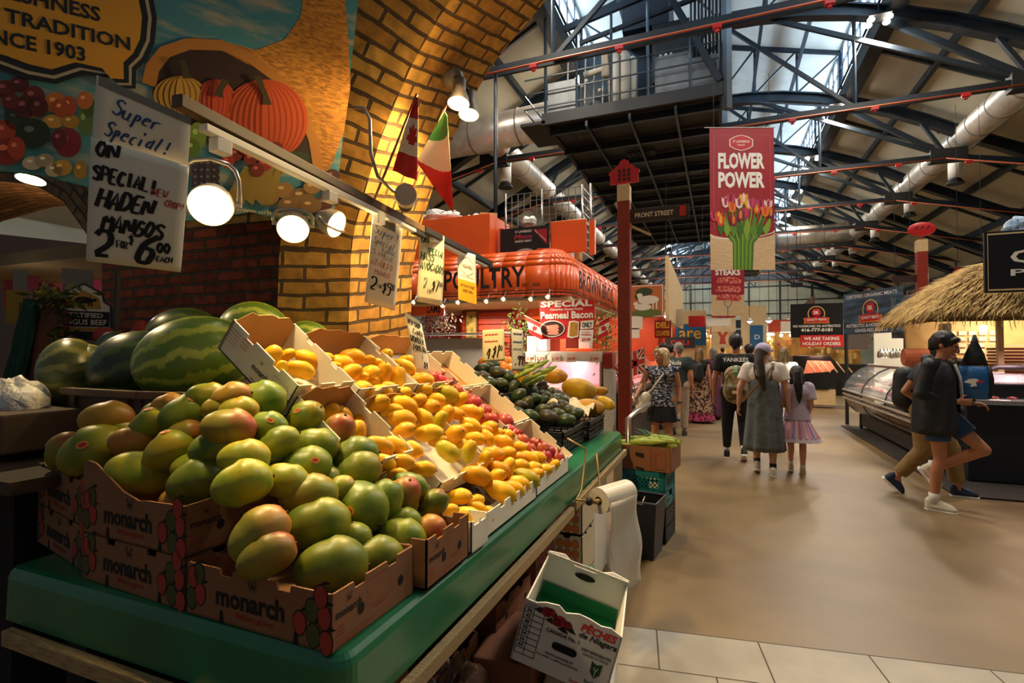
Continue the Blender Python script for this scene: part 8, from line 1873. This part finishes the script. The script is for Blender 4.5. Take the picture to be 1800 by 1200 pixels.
# ================================================================ BLACK PRODUCE CRATES ON THE TABLE END
Mcr=mat('black plastic crate','#131316',.45)
def vcrate(name,label,o,ax,ay,az,L,Wd,h,m,group=None,nx=7,ny=4,handle=True):
    o,ax,ay,az=V(o),V(ax),V(ay),V(az); t=thing(name,label,'crate',o,group=group); th=.008
    def side(nm,p,a,L):
        n=a.cross(az); b=MB(); b.frame_box(p,a,az,n,L,.02,th).frame_box(p+az*(h-.028),a,az,n,L,.028,th*2)
        k=max(3,int(L/.05))
        for i in range(k+1): b.frame_box(p+a*(i*(L-.008)/k),a,az,n,.008,h,th)
        for j in(1,2,3): b.frame_box(p+az*(h*j/4),a,az,n,L,.008,th)
        if handle: b.frame_box(p+a*(L/2-.07)+az*(h-.09),a,az,n,.14,.012,th)
        b.build(nm,m,t)
    side('front_side',o,ax,L); side('back_side',o+ay*Wd,ax,L); side('end_side',o,ay,Wd); side('end_side',o+ax*L,ay,Wd)
    MB().frame_box(o,ax,ay,az,L,Wd,.006).build('base',m,t); return t
vcrate('produce_crate','black plastic crate of avocados at the aisle edge, front one',(-1.33,3.11,.915),X,Y,Zv,.42,.52,.13,Mcr,'black produce crates')
vcrate('produce_crate','black plastic crate of avocados on the raised step, rear one',(-1.79,3.11,1.135),X,Y,Zv,.44,.52,.13,Mcr,'black produce crates')
vcrate('produce_crate','black plastic crate holding the yellow melons at the far table end',(-1.33,3.66,.915),X,Y,Zv,.45,.50,.13,Mcr,'black produce crates')
vcrate('produce_crate','black plastic crate under the oranges and papaya at the back',(-1.79,3.66,1.135),X,Y,Zv,.44,.50,.13,Mcr,'black produce crates')
o=MB().box((-1.575,3.64,1.017),(.45,1.14,.228)).build('step_box',mat('dark plywood','#4a3722',.8)); tag(o,'dark plywood step raising the rear black crates','step')
t=MB().grid(lambda u,v:V((-1.33+.42*u,3.68+.46*v,1.10+.10*(1-u)+.025*math.sin(u*17+v*5)+.02*math.sin(v*19))),16,14).build('wrapping_paper',mat('cream wrapping paper','#d8c8a4',.8,bump=.5,bscale=14,bdist=.03),smooth=True,solid=.002); tag(t,'crumpled cream wrapping paper under the yellow melons','paper')
Mhk=mat('corn husk','#8aa030',.6,col2='#b8c050',vscale=12,stretch=(3,12,12)); Mlf=mat('corn leaf','#3a6a1c',.7)
def corn(label,p,d,L,r,group):
    d=V(d).normalized(); t=thing('corn_cob','','corn',p); MB().tube([V(p)-d*L*.5,V(p)-d*L*.42,V(p)-d*L*.15,V(p)+d*L*.15,V(p)+d*L*.38,V(p)+d*L*.5],[r*.25,r*.7,r,r*.92,r*.5,r*.12],12).build('husk',Mhk,t,smooth=True)
    b=MB(); rnd=random.Random(int(p[0]*1000)); s=d.cross(Zv).normalized()
    for i in range(3):
        q=V(p)+d*L*rnd.uniform(-.4,.2)+s*r*rnd.uniform(-.8,.8)+Zv*r*.7; e=(d*rnd.choice((-1,1))+s*rnd.uniform(-.8,.8)+Zv*rnd.uniform(.0,.7)).normalized(); b.add([q-s*.008,q+e*.05-s*.012+Zv*.01,q+e*.13,q+e*.05+s*.012+Zv*.01,q+s*.008],[(0,1,2,3,4)])
    b.build('leaf',Mlf,t); pool(t,label,'corn',group,pix(p)[0]); return t
for i,(x,y) in enumerate([(922,655),(936,647),(950,640),(932,664),(950,655),(964,650),(945,667),(925,645)]):
    p,w=ats(x,y,0); corn('green husked corn cob piled beside the oranges',p,RT+V((0,.3,.5)),.17,.022,'corn cobs behind the oranges')
for px,lb in((1020,'upper'),(1052,'lower')): pass
# steel rail at the table end
t=thing('steel_barrier','grey steel rail and post at the far end of the table','barrier',(-.72,4.35,0)); MB().tube([V((-.72,4.42,0)),V((-.72,4.42,.98)),V((-.68,4.6,1.02)),V((-.66,5.3,1.02))],.022,10).build('tube',M_chrome,t,smooth=True)
# ================================================================ CORN BOX ON MILK CRATES
Mteal=mat('teal plastic crate','#12707a',.45); Mnavy=mat('black blue plastic crate','#0f1220',.45)
ca0=atz(1108,945,0); yw=math.radians(-8)
ax=V((math.cos(yw),math.sin(yw),0)); ay=V((-ax.y,ax.x,0))
def milk(name,label,o,ax,ay,h,L,m,lattice):
    t=thing(name,label,'crate',o,group='stacked milk crates'); th=.012
    def side(nm,p,a):
        n=a.cross(Zv); b=MB(); b.frame_box(p,a,Zv,n,L,.03,th).frame_box(p+Zv*(h-.045),a,Zv,n,L,.045,th).frame_box(p,a,Zv,n,.04,h,th).frame_box(p+a*(L-.04),a,Zv,n,.04,h,th).frame_box(p+Zv*h*.42,a,Zv,n,L,.02,th)
        if lattice:
            def dg(x0,z0,x1,z1): b.bar(p+a*x0+Zv*z0+n*th*.5,p+a*x1+Zv*z1+n*th*.5,.008,.007,up=n)
            k=8
            for i in range(-k,k*2):
                for sg in(1,-1):
                    x0=.04+i*.035; pts=[]
                    za,zb=h*.44,h-.045
                    xa,xb=x0,x0+sg*(zb-za)
                    lo,hi=.04,L-.04
                    if max(xa,xb)<lo or min(xa,xb)>hi: continue
                    def clip(xv): return za+(xv-xa)*sg
                    X0,Z0,X1,Z1=xa,za,xb,zb
                    if X0<lo: Z0=clip(lo); X0=lo
                    if X0>hi: Z0=clip(hi); X0=hi
                    if X1<lo: Z1=clip(lo); X1=lo
                    if X1>hi: Z1=clip(hi); X1=hi
                    if abs(Z1-Z0)>.01: dg(X0,Z0,X1,Z1)
            b.frame_box(p+a*.04+Zv*.03,a,Zv,n,L*.25,h*.4,th).frame_box(p+a*(L*.68),a,Zv,n,L*.22,h*.4,th); b.frame_box(p+a*.04+Zv*.03,a,Zv,n,L-.08,.03,th)
        else:
            for j in range(8): b.frame_box(p+Zv*(.02+j*h*.12),a,Zv,n,L,.018,th)
            b.frame_box(p+a*.03,a,Zv,n,L-.06,h-.03,th*.5)
        b.build(nm,m,t)
    side('front_side',o,ax); side('back_side',o+ay*L,ax); side('end_side',o,ay); side('end_side',o+ax*L,ay)
    MB().frame_box(o,ax,ay,Zv,L,L,.01).build('base',m,t); return t
h_=.285; L_=.34
o0=ca0+V((-.06,.0,0)); 
bz=thing; 
milk('milk_crate','black milk crate on the floor under the teal one',o0,ax,ay,h_,L_,Mnavy,False)
milk('milk_crate','teal lattice milk crate holding up the corn box',o0+Zv*(h_+.002)-ay*.0,ax,ay,h_,L_,Mteal,True)
for i in range(1): 
    t=thing('recycling_bin','dark blue tapered plastic bin in front of the milk crates','bin',atz(1090,975,0)); o1=atz(1082,978,0); b=MB(); R=[]
    for z,k in((0,.82),(.42,1.0)): R.append([o1+V((.16,.16,0))+ax*(sx*.16*k)+ay*(sy*.15*k)+Zv*z for sx,sy in((-1,-1),(1,-1),(1,1),(-1,1))])
    b.rings(R,cap=False); b.add(R[0],[(0,1,2,3)]); b.build('bin_body',Mnavy,t,solid=.01); MB().tube([p+Zv*.0 for p in R[1]],.012,8,closed=True).build('rim',Mnavy,t)
    c_=R[1][0].lerp(R[1][1],.55); MB().tube([c_-ax*.06+Zv*.01-ay*.02,c_+ax*.05+Zv*.0-ay*.03,c_+ax*.07+Zv*.06-ay*.02],.005,6).build('wire_handle',M_chrome,t,smooth=True)
cb0=o0+Zv*(2*h_+.006)-ax*.06-ay*.02
cbx=carton('brown cardboard box of corn cobs on top of the milk crates',cb0,ax,ay,.46,.36,.20,mats=(mat('corn box card','#8a5a3c',.85),M_kin),printed=False,notch=False,name='corn_box')
b=MB(); o_=cb0-ay*.001; n_=ax.cross(Zv)
b.cur=0; strip(b,[(.12,0),(.12,.2)],.003,o_,ax,Zv,.001); strip(b,[(.30,0),(.30,.2)],.003,o_,ax,Zv,.001); flat(b,[(.175,.115),(.245,.10),(.245,.14),(.175,.145)],o_,ax,Zv,.0015); flat(b,[(.175,.01),(.245,.0),(.245,.02),(.175,.03)],o_,ax,Zv,.0015)
text(b,'LOT #',o_+ax*.015+Zv*.155+n_*.001,ax,Zv,w=.05,h=.018,bold=.02); [scrib(b,o_+ax*.015+Zv*(.12-.03*q)+n_*.001,ax,Zv,.08,.012,7,q) for q in range(4)]
b.cur=1; strip(b,[(.32,.04),(.32,.16),(.42,.16),(.42,.04)],.005,o_,ax,Zv,.001,closed=True); strip(b,[(.34,.05),(.34,.14),(.38,.14)],.01,o_,ax,Zv,.001); b.cur=0; scrib(b,o_+ax*.32+Zv*.012+n_*.001,ax,Zv,.1,.012,9); b.build('printing',[M_ink,M_redink],cbx)
rnd=random.Random(4)
for i in range(13):
    p=cb0+ax*(.10+.26*rnd.random())+ay*(.04+.26*(i%7)/6)+Zv*(.185+.03*(i//7)+.012*(i%3)); corn('corn cob with leafy husk heaped in the cardboard box',p,ax*(1 if i%2 else -1)+ay*rnd.uniform(-.25,.25)+Zv*rnd.uniform(-.08,.10),.30,.030,'corn cobs in the box')
# ================================================================ BAG ROLL
rr=atd(1052,880,2.72); rx=V((1,.35,0)).normalized()
t=thing('plastic_bag_roll','roll of clear produce bags on a bent wire holder, sheet hanging to the floor','bag roll',rr)
pw=mat('frosted bag film','#d8d0c0',.35,alpha=.82)
RQ=Y.to_track_quat('Z','Y').to_matrix()
axr=V((.42,.9,0)).normalized(); RQ=axr.to_track_quat('Z','Y').to_matrix()
MB().lathe([(.022,-.0),(.068,0),(.068,.26),(.022,.26)],rr,32,RQ).build('roll',mat('bag roll white','#d8d2c4',.4),t,smooth=False)
MB().lathe([(.022,-.002),(.022,.262)],rr,20,RQ).build('cardboard_core',M_kin,t); MB().cyl(rr-axr*.03,rr+axr*.3,.012,n=12).build('peg',M_wood,t,smooth=True); MB().sph(rr-axr*.03-V((.03,0,0)),.022,10,8).build('black_cap',M_black,t)
side_=axr.cross(Zv).normalized()*1; 
s0=rr+side_*.066
MB().grid(lambda u,v:s0+axr*(.26*u)+side_*(.012*math.sin(v*9+u*3)+.02*v)-Zv*(.48*v)+axr*(.03*v*math.sin(u*7)),10,18).build('hanging_film',pw,t,smooth=True,solid=.001)
b=MB(); P0=rr+V((-.08,.06,.20)); b.tube([rr-axr*.03,rr-axr*.06-V((.08,0,-.01)),V((-.70,rr.y+.05,.80)),V((-.70,rr.y+.16,1.0)),V((-.80,rr.y+.12,1.06))],.006,8); b.tube([rr+axr*.3,V((-.68,rr.y+.42,.72)),V((-.70,rr.y+.42,.93))],.006,8); b.build('wire_holder',mat('brass wire','#8a7448',.4,.5),t,smooth=True)
# ================================================================ UNDER THE TABLE
def ubox(label,x,y,z,L,Wd,h,yaw,m,pr=1,group='boxes under the table',mi=None):
    a=V((math.cos(yaw),math.sin(yaw),0)); return carton(label,(x,y,z),a,V((-a.y,a.x,0)),L,Wd,h,mats=(m,mi or M_kin),printed=bool(pr),group=group,name='storage_carton',faces='right' if pr==1 else 'front right')
k2=mat('dim brown cardboard','#7a4a30',.85)
for i in range(5): ubox('brown carton under the near table end, %s'%['on the floor','second up','third up','fourth up','top of the near stack'][i],-1.28,1.02,.02+i*.128,.42,.30,.12,-.02,k2)
for i in range(4): ubox('brown carton in the second stack under the table, %s'%['lowest','second up','third up','top one'][i],-1.20,1.42,.02+i*.128,.38,.30,.12,.03,k2)
for i in range(4): ubox('brown carton in the third stack under the table, %s'%['lowest','second up','third up','top one'][i],-1.16,1.85,.02+i*.14,.36,.34,.13,-.06,k2)
for i in range(4): ubox('red brown carton in the fourth stack under the table, %s'%['lowest','second up','third up','top one'][i],-1.15,2.30,.02+i*.14,.34,.36,.13,.05,mat('red brown card','#6a3020',.85))
# orange-printed citrus cartons near the roll
Mcit=mat('cream citrus card','#d0c0a0',.8)
for i in range(3):
    t=ubox('cream carton printed with orange mangoes, %s of the stack behind the bag roll'%['lowest','middle','top'][i],-1.02,2.85,.02+i*.25,.30,.30,.24,0,Mcit,0,'citrus cartons')
    b=MB()
    for q in range(3):
        for r_ in range(4): 
            cx,cy=.17+.045*(q),.03+.055*r_; b.cur=0; flat(b,ellpts(cx+.0,cy,.021,.025,12),V((-1.02,2.849,.02+i*.25)),X,Zv,.0012); b.cur=1; flat(b,ellpts(cx,cy,.0185,.0225,12),V((-1.02,2.849,.02+i*.25)),X,Zv,.0018)
    b.cur=2; flat(b,[(0,0),(.03,0),(.03,.24),(0,.24)],V((-1.02,2.849,.02+i*.25)),X,Zv,.001); b.build('fruit_print',[M_ink,mat('print orange','#d8762a',.8),mat('print green','#2c5a2c',.8)],t)
t=simplebox('white_carton_stack','','box',(-.95,3.55,.36),(.35,.5,.72),M_off); tag(t,'white cartons stacked under the far table end','box')
t=MB().lathe([(.0,0),(.08,0),(.085,.1),(.075,.24),(.03,.29),(0,.30)],(-.72,3.0,.0),16).build('green_bottle',mat('green plastic','#1f7a3c',.4),smooth=True); tag(t,'green plastic container on the floor by the citrus cartons','container')
ubox('open brown crate of greens under the far table edge',-1.0,3.2,.60,.26,.3,.12,.1,mat('corn box card','#8a5a3c',.85))
# ================================================================ PEACH CARTON
def peach():
    # corners traced to real size: 0.44 x 0.30 x 0.28 carton lying tilted on another
    TL=V((-.613,1.657,.715)); yaw,roll=.118,.266
    ay=V((-math.sin(yaw),math.cos(yaw),0)); a0=V((math.cos(yaw),math.sin(yaw),0)); ax=a0*math.cos(roll)-Zv*math.sin(roll); up=Zv*math.cos(roll)+a0*math.sin(roll)
    L=.33; h=.215; Wd=.38; o=TL-up*h; t=thing('peach_carton','white peaches carton with red print, tilted open beside the table','carton',o)
    W_=mat('white glossy card','#dcd6d0',.55); Gn=mat('green tray foam','#0f6a3c',.35,bump=.4,bscale=10,bdist=.02)
    def wall(nm,p,a,n,L,prof,m=W_):
        pts=[(0,0),(L,0)]+[(x,z) for x,z in prof[::-1]]; return MB().prism(pts,p,a,up,-n,.006).build(nm,m,t)
    wave=lambda hh:[(0,hh),(L*.12,hh),(L*.2,hh+.012),(L*.34,hh+.02),(L*.42,hh+.004),(L*.55,hh+.018),(L*.66,hh+.016),(L*.78,hh+.008),(L*.88,hh+.014),(L,hh)]
    f=wall('front_wall',o,ax,-ay,L,wave(h)); bw=wall('back_wall',o+ay*Wd,ax,-ay,L,[(0,h+.02),(L*.2,h+.03),(L*.35,h),(L*.6,h),(L*.8,h+.03),(L,h+.02)])
    wall('side_wall',o,ay,-ax,Wd,[(0,h),(Wd,h)]); wall('side_wall',o+ax*L,ay,ax,Wd,[(0,h),(Wd,h)])
    MB().frame_box(o+ay*Wd+up*(h+.005)-ay*.0,ax,up*.55-ay*.83,ay,L,.05,.004).build('back_top_flap',W_,t)
    MB().frame_box(o+up*.0+ax*.008+ay*.008,ax,ay,up,L-.016,Wd-.016,.012).build('bottom_panel',W_,t)
    MB().frame_box(o+ax*.012+ay*(Wd-.012)+up*.01,ax,up,-ay,L-.024,h*.50,.006).build('green_liner',Gn,t); MB().frame_box(o+ax*.012+ay*.01+up*(h*.30),ax,ay,up,L-.024,Wd-.03,.006).build('green_tray',Gn,t)
    # handle holes (dark ovals set into both walls) and writing
    n=-ay
    def hole(p,w,hh,nm): b=MB(); P_=[(x,y) for x,y in [(-w/2+hh/2-hh/2*math.sin(a),hh/2*math.cos(a)) for a in [math.pi*i/8 for i in range(9)]]+[(w/2-hh/2+hh/2*math.sin(a),-hh/2*math.cos(a)) for a in [math.pi*i/8 for i in range(9)]]]; flat(b,P_,p,ax,up,.0022); b.build(nm,M_hole,f)
    hole(o+ax*L*.50+up*h*.48+n*.001,.085,.026,'handle_hole')
    b=MB(); P_=o+ay*(Wd-.008)+up*h*.88+ax*L*.50; flat(b,ellpts(0,0,.042,.013,20),P_-ay*.002,ax,up,.001); b.build('handle_hole',M_hole,bw)
    def tx(bm,s_,u,v,w,hh,bold=.01,sh=0): text(bm,s_,o+ax*(u*L)+up*(v*h)+n*.0016,ax,up,w=w*L,h=hh*h,bold=bold,shear=sh)
    b=MB(); tx(b,'PÊCHES',.60,.86,.36,.15,.035,.2); b.build('red_lettering',mat('peach red','#d8281e',.6),f)
    b=MB(); tx(b,'de Niagara',.60,.73,.38,.12,.02,.3); tx(b,'CANADA No. 1',.28,.64,.34,.065,.025); tx(b,'KEEP REFRIGERATED',.66,.58,.30,.045,.02); tx(b,'GARDEZ AU FROID',.68,.52,.26,.04)
    tx(b,'GROWN & PACKED BY',.32,.30,.30,.04,.02); tx(b,'CULTIVÉES et EMPAQUETÉES PAR',.24,.24,.44,.04,.02); tx(b,'COUNT TOTAL',.03,.92,.2,.045)
    for i,s_ in enumerate(('36','42','48','50','54','56','60')): tx(b,s_,.04,.825-i*.095,.055,.06,.03)
    for i in range(9): strip(b,[(.02*L,(.90-i*.095)*h),(.23*L,(.90-i*.095)*h)],.0022,o+n*.001,ax,up,.0005)
    for u in(.02,.115,.23): strip(b,[(u*L,.90*h),(u*L,.14*h)],.0022,o+n*.001,ax,up,.0005)
    b.build('black_lettering',M_ink,f)
    b=MB(); cx,cy=.84*L,.36*h; flat(b,[(cx-.018,cy+.028),(cx,cy+.02),(cx+.018,cy+.028),(cx+.016,cy-.01),(cx,cy-.026),(cx-.016,cy-.01)],o+n*.001,ax,up,.0008); b.cur=0; tx(b,'foodland',.76,.13,.16,.055,.02); tx(b,'Ontario',.78,.07,.10,.035); b.build('green_logo',mat('logo green','#1c4a30',.6),f)
    b=MB(); tx(b,'Smith',.62,-.0+.04,.1,.06,.02); b.build('red_stamp',mat('peach red','#d8281e',.6),f)
    b=MB(); strip(b,[(cx-.006,cy+.01),(cx,cy-.004),(cx+.006,cy+.01)],.003,o+n*.001,ax,up,.0014); strip(b,[(cx,cy-.004),(cx,cy-.02)],.002,o+n*.001,ax,up,.0014); b.build('logo_line',M_wl,f)
    rc=mat('printed peach red','#a81c28',.6,col2='#5a1018',vscale=80); b=MB()
    for (u,v,r) in((.24,.93,.020),(.28,.95,.016),(.39,.87,.022),(.36,.84,.017),(.47,.86,.015)): flat(b,ellpts(u*L,v*h,r,r*.85,12),o+n*.001,ax,up,.0012)
    b.build('rose_print',rc,f); b=MB()
    for (u,v) in((.33,.93),(.17,.93),(.44,.78),(.51,.82),(.30,.84)): flat(b,[(u*L-.02,v*h-.006),(u*L,v*h+.008),(u*L+.02,v*h-.012),(u*L,v*h-.012)],o+n*.001,ax,up,.0009)
    b.build('leaf_print',M_ink,f)
    b=MB(); q=o+ay*Wd+up*(h+.005); e2=(up*.55-ay*.83).normalized(); 
    text(b,'PÊCHES',q+ax*.06+e2*.012-ay*.002+up*.003,ax,e2,w=.12,h=.02,bold=.02); text(b,'de Niagara',q+ax*.26+e2*.012-ay*.002+up*.003,ax,e2,w=.08,h=.018,bold=.02); b.build('flap_lettering',mat('peach red','#d8281e',.6),t)
    return o,ax,ay,up
po,pax,pay,pup=peach()
t=simplebox('support_box','','carton',(po.x+.2,po.y+.22,.2),(.24,.30,.385),M_off,rot=(0,0,.118)); t.location=(po.x+.19,po.y+.24,.20); tag(t,'plain white carton on the floor under the peach carton','carton')
t2=simplebox('support_box','','carton',(po.x-.06,po.y+.2,.24),(.22,.36,.47),mat('dim brown cardboard','#7a4a30',.85),rot=(0,0,.118)); tag(t2,'brown carton on the floor under the low left corner of the peach carton','carton')
# rubbish bag
t=thing('rubbish_bag','clear plastic bag of waste slumped between table and peach carton','bag',(-.86,1.62,0)); c=V((-.80,1.50,.27))
MB().sph(c,(.13,.16,.26),30,20,fn=lambda p:p*(1+.10*math.sin(p.x*8+p.z*5)+.08*math.sin(p.y*11-p.z*6)+.05*math.sin(p.z*17))).build('bag_film',mat('clear brown film','#6a4c3a',.25,alpha=.8,bump=1,bscale=9,bdist=.05),t,smooth=True)

c=atd(32,1003,1.9); t=MB().prism([(-.045,-.14),(.03,-.14),(.04,.02),(.075,.07),(.04,.13),(-.045,.14)],c,RT,Zv,FW*1,.03).build('pale_post',mat('pale grey plastic','#a89c8c',.6),bevel=.004); tag(t,'pale grey upright post at the left end of the green table','post')
flush_pool()
